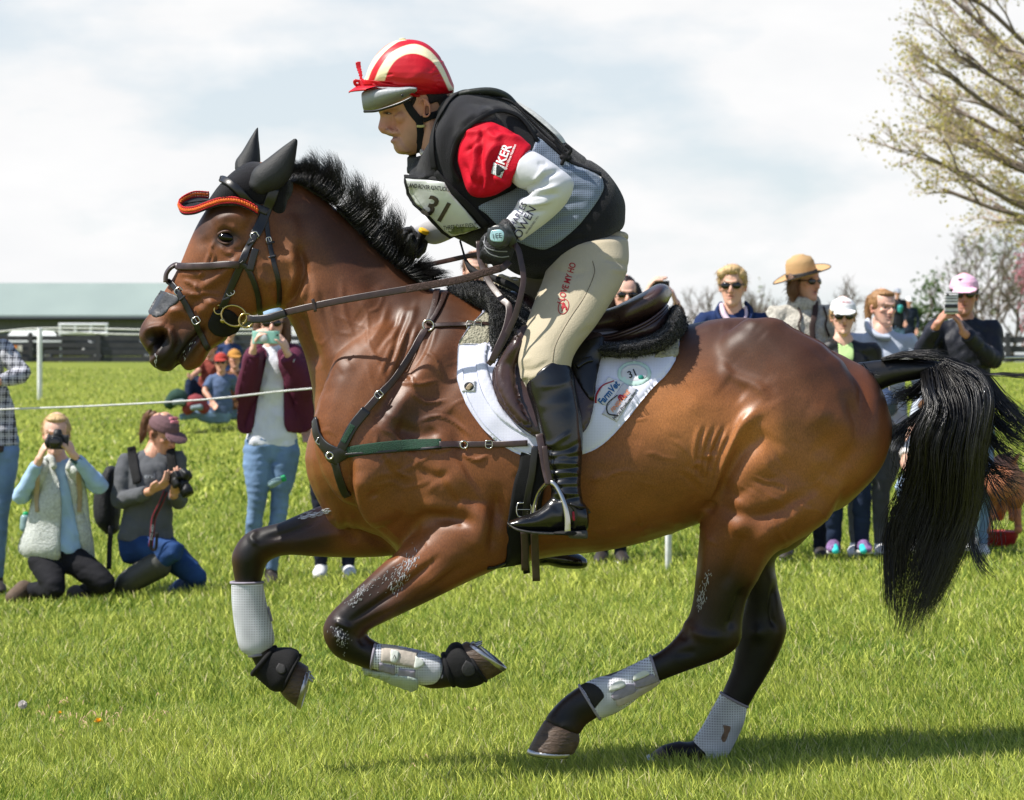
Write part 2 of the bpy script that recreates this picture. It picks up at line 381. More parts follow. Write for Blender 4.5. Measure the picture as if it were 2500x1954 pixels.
# ------------------------------------------------------------ the horse
def prs(fn, rows, Y=0.0):        # zoom-window pairs -> photo-pixel pairs
    return [(fn([r[0]])[0], fn([r[1]])[0], r[2], r[3] if len(r) > 3 else Y) for r in rows]
trunk = [((822, 985), (803, 1175), .085, 0), ((870, 850), (828, 1250), .17, 0), ((960, 745), (905, 1318), .235, 0), ((1075, 706), (1040, 1378), .25, 0),
         ((1190, 738), (1185, 1392), .275, 0), ((1340, 790), (1330, 1362), .30, 0), ((1490, 803), (1480, 1344), .315, 0), ((1640, 797), (1600, 1316), .315, 0),
         ((1775, 778), (1725, 1272), .30, 0), ((1885, 788), (1835, 1245), .295, 0), ((1990, 830), (1940, 1262), .285, 0), ((2070, 874), (2042, 1246), .255, 0),
         ((2118, 905), (2104, 1192), .215, 0), ((2149, 960), (2145, 1142), .165, 0), ((2166, 1005), (2163, 1100), .09, 0)]
neck = [((668, 432), (640, 690), .07, 0), ((722, 437), (697, 768), .085, 0), ((800, 492), (726, 828), .09, 0), ((880, 566), (750, 895), .10, 0),
        ((950, 630), (764, 965), .125, 0), ((1015, 682), (772, 1050), .165, 0), ((1080, 718), (800, 1170), .21, 0)]
head = prs(Z1, [((800, 318), (940, 640), .075), ((650, 400), (1030, 930), .088), ((530, 520), (1055, 1080), .105), ((425, 680), (985, 1195), .106), ((360, 820), (860, 1235), .094),
                ((300, 965), (720, 1300), .078), ((222, 1090), (600, 1400), .066), ((135, 1225), (510, 1460), .060), ((62, 1330), (440, 1500), .060), ((50, 1420), (330, 1560), .056), ((110, 1515), (270, 1600), .040)])
lowlip = prs(Z1, [((560, 1340), (600, 1430), .045), ((460, 1400), (500, 1490), .045), ((385, 1465), (462, 1560), .042), ((318, 1540), (370, 1605), .034)])
nf = prs(Z4, [((1560, 60), (2080, 420), .12, -.14), ((1400, 290), (1960, 560), .105, -.155), ((1210, 495), (1690, 690), .085, -.17), ((1030, 660), (1430, 820), .062, -.175), ((880, 800), (1200, 925), .050, -.18),
              ((768, 905), (1030, 1010), .046, -.18), ((716, 1000), (985, 1050), .046, -.18), ((730, 1100), (982, 1052), .045, -.18), ((800, 1195), (1000, 1062), .042, -.18), ((910, 1245), (1065, 1105), .035, -.18), ((1050, 1290), (1120, 1130), .031, -.18),
              ((1280, 1345), (1330, 1190), .030, -.18), ((1450, 1420), (1520, 1240), .036, -.18), ((1580, 1410), (1640, 1245), .033, -.18), ((1690, 1400), (1740, 1260), .036, -.18)])
ff = prs(Z4, [((1040, 60), (1450, 420), .10, .12), ((900, 130), (1280, 490), .09, .14), ((740, 150), (1000, 508), .075, .15), ((560, 217), (700, 503), .058, .15), ((420, 280), (500, 490), .048, .15), ((290, 312), (390, 502), .045, .15),
              ((165, 368), (325, 535), .047, .15), ((88, 490), (295, 575), .046, .15), ((90, 590), (282, 640), .040, .15), ((108, 700), (265, 705), .033, .15), ((150, 950), (295, 930), .030, .15),
              ((165, 1120), (325, 1085), .037, .15), ((225, 1220), (350, 1140), .033, .15), ((275, 1320), (410, 1215), .034, .15), ((360, 1400), (500, 1280), .036, .15), ((420, 1420), (530, 1290), .036, .15)])
nh = prs(Z5, [((1200, -60), (1680, 150), .16, -.12), ((1060, 180), (1690, 320), .155, -.14), ((1012, 390), (1545, 445), .130, -.15), ((1004, 500), (1400, 520), .105, -.15), ((992, 620), (1310, 625), .083, -.15), ((976, 760), (1245, 765), .064, -.15),
              ((948, 868), (1215, 885), .052, -.15), ((892, 958), (1202, 1005), .048, -.15), ((832, 1023), (1110, 1078), .042, -.15), ((760, 1070), (940, 1140), .036, -.15), ((700, 1098), (785, 1198), .033, -.15), ((590, 1150), (650, 1265), .030, -.15),
              ((440, 1205), (520, 1350), .038, -.15), ((345, 1255), (440, 1400), .038, -.15), ((265, 1320), (400, 1425), .035, -.15), ((205, 1390), (372, 1470), .042, -.15)])
fh = prs(Z5, [((1280, 120), (1660, 330), .14, .12), ((1240, 380), (1500, 500), .11, .14), ((1225, 570), (1386, 560), .075, .14), ((1228, 700), (1398, 690), .062, .14), ((1212, 830), (1430, 838), .050, .14), ((1202, 940), (1449, 928), .048, .14),
              ((1193, 1040), (1415, 1040), .043, .14), ((1172, 1140), (1352, 1158), .036, .14), ((1122, 1265), (1248, 1330), .031, .14), ((1050, 1420), (1180, 1480), .030, .14), ((968, 1520), (1110, 1600), .037, .14), ((890, 1520), (985, 1620), .034, .14), ((800, 1545), (880, 1640), .036, .14)])
def grow(rows, g=8, gw=1.14):
    o = []
    for a, b, w, y in rows:
        a = np.array(a, float); b = np.array(b, float); d = (a - b) / np.linalg.norm(a - b) * g * .5
        o.append((tuple(a + d), tuple(b - d), w * gw, y))
    return o
nf, ff, nh, fh = [grow(x) for x in (nf, ff, nh, fh)]
parts_ = [lp(trunk, 5, 44, egg=.10, pw=2.15, cap=(.6, .12)), lp(neck, 5, 34, pw=2.0, egg=.18), lp(head, 5, 32, pw=2.35), lp(lowlip, 4, 18), lp(nf, 4, 24), lp(ff, 4, 24), lp(nh, 4, 26), lp(fh, 4, 24)]
for s in (-1, 1):                                  # muscle masses that carry the limbs
    y = .14 * s
    parts_ += [tube([P(1030, 800, .10 * s), P(940, 940, .155 * s), P(905, 1080, .17 * s), P(960, 1210, .15 * s)], [.09, .15, .16, .12], [.05, .085, .10, .09]),
               tube([P(1080, 980, .16 * s), P(1080, 1150, .185 * s), P(1100, 1270, .15 * s)], [.12, .15, .12], [.08, .09, .08]),
               tube([P(1830, 860, .16 * s), P(1900, 990, .19 * s), P(1880, 1140, .185 * s), P(1830, 1260, .16 * s)], [.14, .23, .22, .15], [.10, .125, .125, .11]),
               tube([P(*Z1([(690, 700)])[0], .075 * s), P(*Z1([(560, 860)])[0], .07 * s)], .035, .032),
               tube([P(*Z1([(890, 900)])[0], .07 * s), P(*Z1([(900, 1060)])[0], .07 * s)], [.095, .08], [.03, .026])]
parts_ += [tube([P(860, 1000, 0), P(830, 1120, 0), P(860, 1240, 0)], [.08, .10, .08], [.15, .17, .12])]
horse_me = voxel(parts_, .0058, 26, .5, 'horse')
# muscles, folds, veins
S = []
def st(fn, pts, sg, amp, *a): S.append((fn(pts), sg, amp) + a)
st(Z1, [(600, 775)], 18, -8); st(Z1, [(545, 725), (600, 705), (670, 725)], 5, 3)
st(Z1, [(520, 700), (600, 655), (700, 650), (730, 720)], 11, 7); st(Z1, [(760, 640), (730, 760), (720, 880)], 12, -5); st(Z1, [(450, 770), (500, 860), (520, 960)], 12, -4)
st(Z1, [(700, 900), (560, 1020), (430, 1110)], 9, 7); st(Z1, [(330, 1120), (410, 1140), (470, 1125), (560, 1135)], 2.6, 4); st(Z1, [(410, 1060), (425, 1130), (470, 1180)], 2.6, 3); st(Z1, [(500, 860), (470, 950), (430, 1040)], 3, 3)
st(Z1, [(1060, 820), (1085, 1000), (1030, 1140), (960, 1210)], 7, -13); st(Z1, [(900, 900), (940, 1080)], 30, 7); st(Z1, [(1000, 880), (1035, 1000), (990, 1120)], 8, 6)
st(Z1, [(540, 1170), (460, 1230), (430, 1260)], 13, 8); st(Z1, [(440, 1160), (350, 1250), (300, 1330)], 9, -5)
st(Z1, [(470, 1340), (420, 1400), (350, 1480), (285, 1595)], 4.5, -9); st(Z1, [(440, 1410), (380, 1490), (330, 1560)], 6, 4)
st(Z1, [(80, 1400), (110, 1360), (190, 1345), (250, 1380), (265, 1450), (230, 1500)], 6, 9); st(Z1, [(150, 1410), (200, 1440)], 22, -36); st(Z1, [(130, 1400), (200, 1400)], 10, -14); st(Z1, [(150, 1510), (200, 1560)], 12, 4)
st(Z1, [(300, 1050), (210, 1190), (130, 1280)], 9, -4); st(Z1, [(250, 1300), (330, 1320), (390, 1300)], 10, -4)
st(Z1, [(300, 1000), (380, 1010), (480, 1000)], 5, 3); st(Z1, [(640, 860), (700, 860), (740, 820)], 5, -4); st(Z1, [(520, 800), (500, 850), (520, 900), (500, 960)], 3, 4); st(Z1, [(560, 830), (600, 870), (650, 870)], 3, 3.5); st(Z1, [(430, 1100), (370, 1060), (330, 1050)], 3, 3.5); st(Z1, [(620, 1160), (560, 1180), (480, 1180)], 5, 4); st(Z1, [(800, 1000), (860, 1080), (900, 1180)], 8, 4)
st(Z1, [(230, 1250), (310, 1240), (370, 1280)], 6, 4); st(Z1, [(270, 1330), (300, 1420), (260, 1500)], 8, -5); st(Z1, [(470, 1350), (455, 1420), (475, 1460)], 6, -5); st(Z1, [(100, 1530), (170, 1590), (240, 1600)], 6, 3); st(Z1, [(330, 1590), (400, 1590), (450, 1560)], 7, 4)
# neck
st(Z1, [(1040, 1230), (1110, 1400), (1190, 1600)], 13, -9); st(Z1, [(1130, 1000), (1180, 1200), (1260, 1450), (1330, 1650)], 30, 9); st(Z1, [(1100, 640), (1250, 850), (1400, 1050), (1500, 1300)], 28, 6)
st(Z1, [(1050, 560), (1080, 750), (1110, 900)], 20, -7); st(Z1, [(1000, 620), (1040, 760), (1050, 880)], 13, 6); st(Z1, [(1500, 1000), (1600, 1200), (1680, 1400)], 24, -5)
for i, (a, b, c) in enumerate([((1060, 900), (1090, 1060), (1070, 1200)), ((1100, 880), (1130, 1060), (1120, 1220)), ((1000, 1240), (1060, 1330), (1100, 1430)), ((1750, 1230), (1700, 1360), (1610, 1480)), ((1800, 1180), (1760, 1330), (1680, 1500)), ((1690, 1240), (1640, 1350), (1540, 1500)), ((1620, 1200), (1580, 1330), (1500, 1450)), ((1200, 1100), (1240, 1300), (1300, 1480)), ((1330, 1050), (1350, 1250), (1420, 1450))]):
    st(Z1, [a, b, c], 5.0, -2.4 if i % 2 else 2.4)
for i in range(9):
    x = 430 + i * 26; st(Z3, [(x + 60, 330), (x + 20, 460), (x - 30, 600 - i * 8)], 4.0, -1.9 if i % 2 else 1.9)
# shoulder and chest
st(Z3, [(760, 380), (640, 560), (520, 740), (400, 900)], 20, 8); st(Z3, [(640, 360), (560, 520), (430, 740), (320, 880)], 14, -8); st(Z3, [(840, 460), (760, 620), (640, 800)], 20, -6)
st(Z3, [(330, 1130)], 42, 15); st(Z3, [(560, 960), (450, 1060)], 30, 9); st(Z3, [(880, 1120), (760, 1200)], 42, 10); st(Z3, [(235, 1000), (250, 1180), (275, 1320), (350, 1420), (480, 1520)], 10, -26); st(Z3, [(300, 1080), (320, 1250), (400, 1380)], 20, 9)
st(Z3, [(480, 850), (600, 900), (720, 870)], 12, -6); st(Z3, [(740, 760), (800, 860), (820, 1000)], 13, -5); st(Z3, [(520, 1420), (640, 1330), (780, 1330), (900, 1360)], 13, -9); st(Z3, [(620, 1250), (760, 1290), (880, 1260)], 14, 6)
st(Z3, [(1010, 1200), (1000, 1350), (985, 1520)], 11, -9); st(Z3, [(930, 1240), (930, 1400), (900, 1520)], 20, 6); st(Z3, [(600, 1080), (700, 1120), (760, 1090)], 8, -4); st(Z3, [(360, 1180), (380, 1220)], 8, -5)
for a in [[(500, 620), (600, 640), (690, 620)], [(560, 680), (640, 730), (740, 720)], [(830, 1000), (900, 1030), (960, 1010)], [(640, 470), (700, 520), (720, 600)], [(500, 560), (560, 600), (590, 680)], [(600, 830), (700, 800), (780, 830), (870, 900)], [(540, 910), (600, 960), (700, 980), (800, 960)], [(430, 1000), (470, 1080), (560, 1120)]]: st(Z3, a, 2.6, 3.4)
# forelegs
st(Z4, [(1330, 420), (1150, 600), (950, 790), (860, 880)], 9, 5); st(Z4, [(1500, 520), (1280, 700), (1050, 860), (900, 960)], 6, -6); st(Z4, [(1560, 600), (1330, 780), (1080, 920)], 9, 5); st(Z4, [(1700, 560), (1500, 700), (1300, 800)], 7, -4)
st(Z4, [(790, 960), (850, 985), (900, 1010)], 5, 5); st(Z4, [(790, 1040), (860, 1110)], 8, 5); st(Z4, [(960, 1060), (1000, 1130)], 6, -4); st(Z4, [(700, 230), (500, 330), (320, 380)], 6, -5, 0); st(Z4, [(900, 340), (700, 370), (480, 420)], 9, 4, 0)
st(Z4, [(250, 330), (210, 380), (250, 430)], 5, 4); st(Z4, [(850, 190), (880, 330), (960, 420)], 9, -6)
# flank, hip, quarters
st(Z6, [(440, 1020), (470, 900), (520, 780), (590, 650), (680, 560)], 12, 10); st(Z6, [(470, 1010), (510, 900), (590, 780), (700, 680)], 15, -8); st(Z6, [(430, 1050), (455, 990)], 9, -16)
for i in range(9):
    o = 20 + i * 23; st(Z6, [(445 - i * 5, 985 - i * 8), (480 - o * .55, 880 - i * 4), (530 - o * .75, 770 - i * 7), (600 - o, 650)], 3.4, 3.0 if i % 2 == 0 else -2.6)
for i in range(7):
    st(Z6, [(300 + i * 22, 860 - i * 14), (350 + i * 20, 900 - i * 24), (400 + i * 12, 950 - i * 26)], 3.0, 1.9 if i % 2 else -1.7)
st(Z6, [(510, 330), (520, 390), (580, 430), (660, 460), (720, 520)], 10, 5); st(Z6, [(540, 300), (620, 380), (740, 450)], 24, -3); st(Z6, [(500, 440), (600, 520)], 24, -4); st(Z6, [(700, 540), (740, 620), (700, 700)], 26, 5)
st(Z6, [(900, 560), (1060, 640), (1140, 760)], 24, 8); st(Z6, [(940, 700), (1030, 800), (980, 920)], 22, -8); st(Z6, [(1180, 420), (1210, 600), (1180, 800), (1080, 960)], 20, 6); st(Z6, [(1090, 520), (1120, 700), (1050, 880)], 11, -6); st(Z6, [(760, 800), (640, 860), (560, 960)], 36, 12)
st(Z6, [(480, 1010), (620, 1060), (760, 1040), (900, 960)], 13, -7); st(Z6, [(560, 980), (600, 1060), (560, 1160)], 22, 8); st(Z6, [(900, 1000), (780, 1100), (660, 1160)], 14, 5); st(Z6, [(620, 1120), (560, 1260), (500, 1400)], 13, -6); st(Z6, [(440, 1120), (430, 1260), (410, 1400)], 11, 5); st(Z6, [(700, 1120), (660, 1260), (610, 1400)], 14, 6)
st(Z6, [(740, 160), (900, 250), (1060, 340)], 22, -4); st(Z6, [(380, 200), (560, 165), (700, 175)], 7, 4)
st(Z5, [(900, 880), (1000, 960), (1130, 980)], 9, 4); st(Z5, [(1230, 720), (1180, 860), (1150, 940)], 9, -7); st(Z5, [(960, 900), (900, 990)], 8, -4); st(Z5, [(870, 1060), (980, 1050)], 7, -3); st(Z5, [(1300, 950)], 14, 6, 0); st(Z5, [(1390, 700), (1370, 850), (1400, 930)], 6, -6, 0)
for i in range(6): st(Z5, [(300 + i * 110, 420 - i * 10), (380 + i * 110, 450 - i * 14)], 6, rng.uniform(-2, 2))
S += [((lambda x, y: [(x, y), (x + rng.uniform(-30, 30), y + rng.uniform(-30, 30))])(rng.uniform(700, 2100), rng.uniform(700, 1300)), rng.uniform(6, 16), rng.uniform(-1.8, 1.8)) for _ in range(110)]
vr = np.random.default_rng(31)
for x0, y0, x1, y1, n_ in ((860, 880, 1120, 1300, 16), (700, 760, 860, 1000, 5), (1350, 1150, 1700, 1300, 7), (1750, 1100, 2050, 1250, 7), (760, 560, 940, 860, 5), (1500, 900, 1700, 1150, 4)):
    for _ in range(n_):
        p_ = np.array((vr.uniform(x0, x1), vr.uniform(y0, y1))); a = vr.uniform(-.9, .9) + (0 if vr.random() < .6 else 1.4); l_ = [tuple(p_)]
        for k in range(vr.integers(3, 7)): a += vr.normal(0, .45); p_ = p_ + np.array((math.cos(a), math.sin(a))) * vr.uniform(18, 34); l_.append(tuple(p_))
        S.append((l_, vr.uniform(2.0, 3.2), vr.uniform(.8, 1.7)))
S = [(a[0], a[1], a[2] * (1.75 if a[1] < 15 else 1.45) if abs(a[2]) < 16 else a[2]) + tuple(a[3:]) for a in S]
sculpt(horse_me, S)
wrinkle(horse_me, .0009, 30, seed=2)
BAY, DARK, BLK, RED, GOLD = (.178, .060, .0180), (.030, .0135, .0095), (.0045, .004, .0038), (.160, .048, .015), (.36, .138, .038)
pt = []
def pz(fn, pts, sg, col, amt, *a): pt.append((fn(pts), sg, col, amt) + a)
ident = lambda p: p
pz(ident, [(1640, 1010), (1760, 1080), (1900, 1060), (2000, 1130)], 95, GOLD, .62); pz(ident, [(1600, 960), (1640, 1040)], 50, GOLD, .4); pz(ident, [(1500, 1240), (1620, 1230)], 60, GOLD, .35); pz(Z3, [(420, 1180), (600, 1250)], 70, GOLD, .25); pz(Z1, [(940, 900), (1000, 1100)], 40, GOLD, .4)  # golden coat tone, with flank and haunch highlights painted into the colour
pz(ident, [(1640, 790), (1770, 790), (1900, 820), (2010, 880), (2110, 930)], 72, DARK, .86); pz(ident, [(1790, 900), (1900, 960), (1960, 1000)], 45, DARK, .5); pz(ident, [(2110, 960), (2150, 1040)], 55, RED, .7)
pz(ident, [(780, 520), (880, 620), (980, 720), (1080, 760)], 60, DARK, .72); pz(ident, [(1080, 780), (1120, 900), (960, 1060)], 50, DARK, .42); pz(ident, [(960, 1010), (1010, 1020)], 34, DARK, .6); pz(ident, [(800, 760), (830, 900)], 40, DARK, .35)  # dark crest and coat patches, with shoulder and neck shading painted in
pz(Z1, [(440, 730), (500, 640), (600, 600)], 20, DARK, .85); pz(Z1, [(545, 790), (600, 745), (660, 780), (610, 815), (550, 800)], 9, BLK, .9); pz(Z1, [(330, 1450), (260, 1540), (180, 1580)], 34, BLK, .93); pz(Z1, [(420, 1370), (340, 1480)], 14, BLK, .8); pz(Z1, [(150, 1420), (200, 1440)], 34, BLK, 1.0, 0); pz(Z1, [(80, 1300), (60, 1400), (100, 1500)], 12, DARK, .6); pz(Z1, [(170, 1290), (300, 1320)], 20, BAY, .4)
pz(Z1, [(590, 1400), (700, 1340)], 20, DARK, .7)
pz(Z1, [(120, 1240), (200, 1160), (260, 1130)], 15, (.16, .155, .16), .0)
pz(Z4, [(500, 300), (340, 350), (200, 430), (180, 600), (200, 900), (240, 1200), (380, 1350)], 58, BLK, 1.0, 0); pz(Z4, [(700, 400), (480, 440)], 24, DARK, .8)
pz(Z4, [(980, 830), (850, 980), (860, 1120), (1000, 1200), (1300, 1280), (1650, 1350)], 64, BLK, 1.0); pz(Z4, [(1180, 640), (1000, 780)], 24, DARK, .85); pz(Z4, [(1500, 760), (1250, 870)], 16, DARK, .7)
pz(Z5, [(1080, 860), (1080, 1000), (900, 1090), (600, 1220), (350, 1350), (280, 1420)], 78, BLK, 1.0); pz(Z5, [(1130, 700), (1090, 800)], 50, DARK, .85); pz(Z5, [(1190, 740), (1150, 900)], 30, BLK, .8)
pz(Z5, [(1330, 640), (1330, 900), (1280, 1150), (1150, 1400), (1000, 1570), (850, 1600)], 84, BLK, 1.0, 1); pz(Z5, [(1310, 560)], 40, DARK, .8, 1)
pz(ident, [(1330, 1370), (1560, 1330)], 26, RED, .35); pz(Z3, [(1000, 1500), (900, 1560), (760, 1650)], 24, RED, .5)
pz(ident, [(2150, 880), (2170, 960)], 20, BLK, .8)
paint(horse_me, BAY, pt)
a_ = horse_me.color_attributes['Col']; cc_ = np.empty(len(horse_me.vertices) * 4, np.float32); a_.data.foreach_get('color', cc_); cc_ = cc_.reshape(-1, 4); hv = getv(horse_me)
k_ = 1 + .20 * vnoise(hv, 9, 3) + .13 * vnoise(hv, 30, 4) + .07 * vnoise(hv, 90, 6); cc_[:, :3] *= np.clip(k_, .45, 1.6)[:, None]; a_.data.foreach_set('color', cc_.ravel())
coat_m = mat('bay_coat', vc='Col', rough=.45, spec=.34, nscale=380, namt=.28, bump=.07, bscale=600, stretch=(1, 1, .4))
t_ = coat_m.node_tree; b_ = t_.nodes['Principled BSDF']; tn_ = t_.nodes.new('ShaderNodeTexCoord'); nz_ = t_.nodes.new('ShaderNodeTexNoise'); nz_.inputs['Scale'].default_value = 7; nz_.inputs['Detail'].default_value = 5
mr_ = t_.nodes.new('ShaderNodeMapRange'); mr_.inputs[1].default_value = .35; mr_.inputs[2].default_value = .65; mr_.inputs[3].default_value = .36; mr_.inputs[4].default_value = .60; t_.links.new(tn_.outputs['Object'], nz_.inputs[0]); t_.links.new(nz_.outputs[0], mr_.inputs[0]); t_.links.new(mr_.outputs[0], b_.inputs['Roughness'])
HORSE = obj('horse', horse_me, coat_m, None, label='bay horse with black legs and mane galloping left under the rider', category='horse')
hb = bvh(horse_me); HB = [hb]
HROOT = HORSE
# eye, with lids
for s in (-1, 1):
    h = hit(*Z1([(600, 775)])[0], HB); ey = abs(h[0][1]) - .0035
    c = P(*Z1([(603, 776)])[0], -ey); c[1] = s * ey
    e = part('eye', mesh_of('eye', *ell(c, (.0245, .0165, .0140), rot=(0, R(12), 0), n=24)), mat('horse_eye', (8, 5, 4), rough=.07, spec=.35, namt=0, bump=0), HROOT)
lid_m = mat('dark_eyelid', (70, 42, 28), rough=.6)
h = hit(*Z1([(600, 775)])[0], HB); yy_ = h[0][1] - .008
for nm_, a0, a1, dz in (('eyelid', 3.4, 6.0, 2.5), ('eyelid', .3, 2.9, 0)):
    part(nm_, mesh_of(nm_, *tube([P(z_[0] + 22.5 * math.cos(t), z_[1] - 15 * math.sin(-t) - dz * 0, yy_ + .010 * abs(math.cos(t))) for z_ in [Z1([(603, 776)])[0]] for t in np.linspace(a0, a1, 12)], [.002] + [.0042 if dz else .0032] * 10 + [.002], n=10, sub=2)), lid_m, HROOT)
# hooves: coronet pair -> sole pair
hoof_m = mat('hoof_horn', (78, 62, 50), rough=.55, nscale=30, namt=.5, bump=.35, bscale=60, stretch=(1, 1, 3))
shoe_m = mat('steel', (170, 170, 172), rough=.35, metal=1, namt=.15, bump=.05)
def hoof(fn, pairs, Y, studs):
    rows = [(fn([a])[0], fn([b])[0], w, Y) for a, b, w in pairs]
    o = part('hoof', voxel([lp(rows, 4, 24, cap=(.05, .05))], .004, 3), hoof_m, HROOT)
    a, b, w = rows[-1][:3]; A = P(*a, Y); B = P(*b, Y); C = (A + B) / 2; U = (A - B) / 2
    ax = C - (P(*rows[0][0], Y) + P(*rows[0][1], Y)) / 2; ax /= np.linalg.norm(ax)
    th = np.linspace(-2.5, 2.5, 22)       # horseshoe rim, open at the heel (A side = heel)
    pts = np.array([C + ax * .004 - U * math.cos(t) * .93 + np.array((0, w * .9, 0)) * math.sin(t) for t in th])
    part('horseshoe', mesh_of('horseshoe', *tube(pts, .005, .009, side=ax, n=8, sub=1)), shoe_m, o)
    for s in (-1, 1):
        q = C + ax * .01 + U * .62 + np.array((0, w * .62 * s, 0))
        part('stud', mesh_of('stud', *tube([q, q + ax * .016], [.006, .003], n=8)), shoe_m, o)
hoof(Z4, [((1610, 1165), (1775, 1385), .050), ((1650, 1130), (1870, 1360), .056), ((1700, 1098), (1965, 1305), .060)], -.18, 1)
hoof(Z4, [((520, 1225), (395, 1425), .050), ((565, 1250), (440, 1490), .055), ((605, 1275), (528, 1560), .058)], .15, 1)
hoof(Z5, [((375, 1480), (190, 1405), .048), ((372, 1525), (145, 1480), .056), ((345, 1580), (103, 1560), .060)], -.15, 1)
hoof(Z5, [((885, 1640), (800, 1540), .048), ((850, 1665), (730, 1590), .058)], .14, 1)
# ----- mane
hair_m = mat('black_horsehair', (17, 15, 15), rough=.34, spec=.55, namt=.3, bump=0, nscale=8)
def bez(p0, p1, p2, p3, k):
    t = np.linspace(0, 1, k)[None, :, None]; f = lambda a: a[:, None, :]
    return f(p0) * (1 - t) ** 3 + 3 * f(p1) * t * (1 - t) ** 2 + 3 * f(p2) * t * t * (1 - t) + f(p3) * t ** 3
def pxs(a, Y): return np.array([P(x, y, yy) for (x, y), yy in zip(a, Y)])
root_l = catmull(Z1([(985, 400), (1060, 425), (1150, 475), (1280, 570), (1400, 690), (1520, 830), (1640, 930), (1760, 1010), (1850, 1060)]), 12)
tip_l = catmull(Z1([(1040, 300), (1110, 270), (1240, 262), (1400, 375), (1560, 480), (1650, 585), (1700, 720), (1900, 930), (2040, 1035)]), 12)
m = 8500; nl = 150; lr = np.random.default_rng(12); lu = np.sort(lr.random(nl)); ll = lr.uniform(.66, 1.22, nl); lx = lr.normal(0, .16, nl); lcv = lr.uniform(.02, .34, nl); ly = lr.normal(0, .02, nl)
def samp(l, u): x = np.clip(u, 0, 1) * (len(l) - 1); i = np.minimum(x.astype(int), len(l) - 2); f = (x - i)[:, None]; return l[i] * (1 - f) + l[i + 1] * f
li = rng.integers(0, nl, m); u = np.clip(lu[li] + rng.normal(0, .010, m), 0, 1); cl = lu[li]; tight = rng.uniform(.2, 1, m)
r_ = samp(root_l, u) + rng.normal(0, 1.5, (m, 2)) + np.array((0, 6)); t_ = samp(tip_l, np.clip(cl + (u - cl) * .5 + rng.normal(0, .008, m), 0, 1)); dvec = t_ - r_
ln = (ll[li] * rng.uniform(.50, 1.0, m))[:, None]; nrm = np.column_stack((dvec[:, 1], -dvec[:, 0])); low = np.clip((u - .62) / .3, 0, 1)[:, None]; cv_ = (lcv[li] + rng.normal(0, .02, m))[:, None]; sx_ = (lx[li] + rng.normal(0, .02, m))[:, None]
yr = rng.normal(0, .014, m)
p1 = r_ + dvec * .35 * ln - nrm * (.10 + cv_) * (1 - low) + nrm * .10 * low; p2 = r_ + dvec * .78 * ln - nrm * (.16 + cv_ - sx_) * (1 - low) + nrm * .16 * low + rng.normal(0, 1.5, (m, 2)); p3 = r_ + dvec * ln + nrm * (sx_ * 1.3 + .06) * (1 - low) + rng.normal(0, 2.2, (m, 2))
yt = yr + ly[li] + rng.normal(-.005, .015, m) - .03 * low[:, 0]
mane = bez(pxs(r_, yr), pxs(p1, yr), pxs(p2, (yr + yt) / 2), pxs(p3, yt), 9)
# strands lying over the near side of the crest
m3 = 600; u = rng.random(m3); a = samp(root_l, u); off = rng.uniform(-6, 30, (m3, 1)) * np.array([(.45, .9)]) ; b = a + off * .6
dd = samp(tip_l, np.clip(u + .02, 0, 1)) - a; yb = np.array([-(.012 + max(0, o) * .0022) for o in off[:, 1]])
mane2 = bez(pxs(a, yb * .3), pxs(a + off * .5, yb - .006), pxs(b + dd * .25, yb - .008), pxs(b + dd * rng.uniform(.3, .6, (m3, 1)), yb), 7)
strands(mane, .0006, .00012, 'mane', hair_m, HROOT); 
strands(mane2, .0011, .0004, 'mane_fringe', hair_m, HROOT)
# ----- tail
dock = prs(Z6, [((1120, 352), (1205, 500), .035), ((1250, 338), (1285, 458), .034), ((1390, 335), (1400, 432), .032), ((1500, 345), (1505, 415), .028), ((1580, 380), (1570, 440), .022)])
tail_o = part('tail', voxel([lp(dock, 4, 18)], .006, 3), hair_m, HROOT)
gl = [catmull(Z6(g), 4) for g in (
    [(1430, 400), (1440, 470), (1455, 560), (1400, 680), (1385, 820), (1340, 960), (1288, 1080), (1283, 1280), (1300, 1560)],
    [(1470, 380), (1480, 480), (1500, 580), (1450, 720), (1440, 860), (1420, 1000), (1360, 1150), (1330, 1350), (1320, 1600)],
    [(1500, 370), (1530, 480), (1560, 600), (1520, 760), (1510, 900), (1500, 1050), (1460, 1200), (1400, 1400), (1345, 1640)],
    [(1520, 360), (1590, 470), (1620, 600), (1590, 760), (1580, 900), (1570, 1050), (1520, 1230), (1450, 1420), (1355, 1620)],
    [(1530, 350), (1650, 440), (1680, 580), (1650, 760), (1640, 900), (1620, 1080), (1550, 1260), (1470, 1440), (1390, 1610)],
    [(1540, 342), (1690, 400), (1745, 500), (1725, 650), (1692, 800), (1680, 950), (1630, 1120), (1530, 1300), (1430, 1500)])]
G = np.array([g for g in gl]); K = G.shape[1]; m = 7500; u = rng.random(m); cl = np.round(u * 22) / 22; un = np.clip(.35 * u + .65 * cl + rng.normal(0, .012, m) + .05 * np.sin(cl * 50), 0, 1)
gi = np.minimum((un * 5).astype(int), 4); fr = (un * 5 - gi)[:, None, None]; Cv = G[gi] * (1 - fr) + G[gi + 1] * fr
ph = rng.uniform(0, 6.28, m)[:, None] * .35 + cl[:, None] * 40; tt = np.linspace(0, 1, K)[None]
Cv = Cv + np.stack((np.sin(tt * 9 + ph) * 13 * tt, np.sin(tt * 7 + ph) * 5 * tt), -1) + rng.normal(0, 1, (m, 1, 2)) * (3 + 10 * tt[..., None])
lenf = rng.uniform(.42, 1.0, m) ** .75 * (.86 + .14 * np.abs(np.sin(cl * 33 + .6))); idx = lenf[:, None] * np.linspace(0, 1, K)[None] * (K - 1); i0 = np.minimum(idx.astype(int), K - 2); f = (idx - i0)[..., None]; ar = np.arange(m)[:, None]
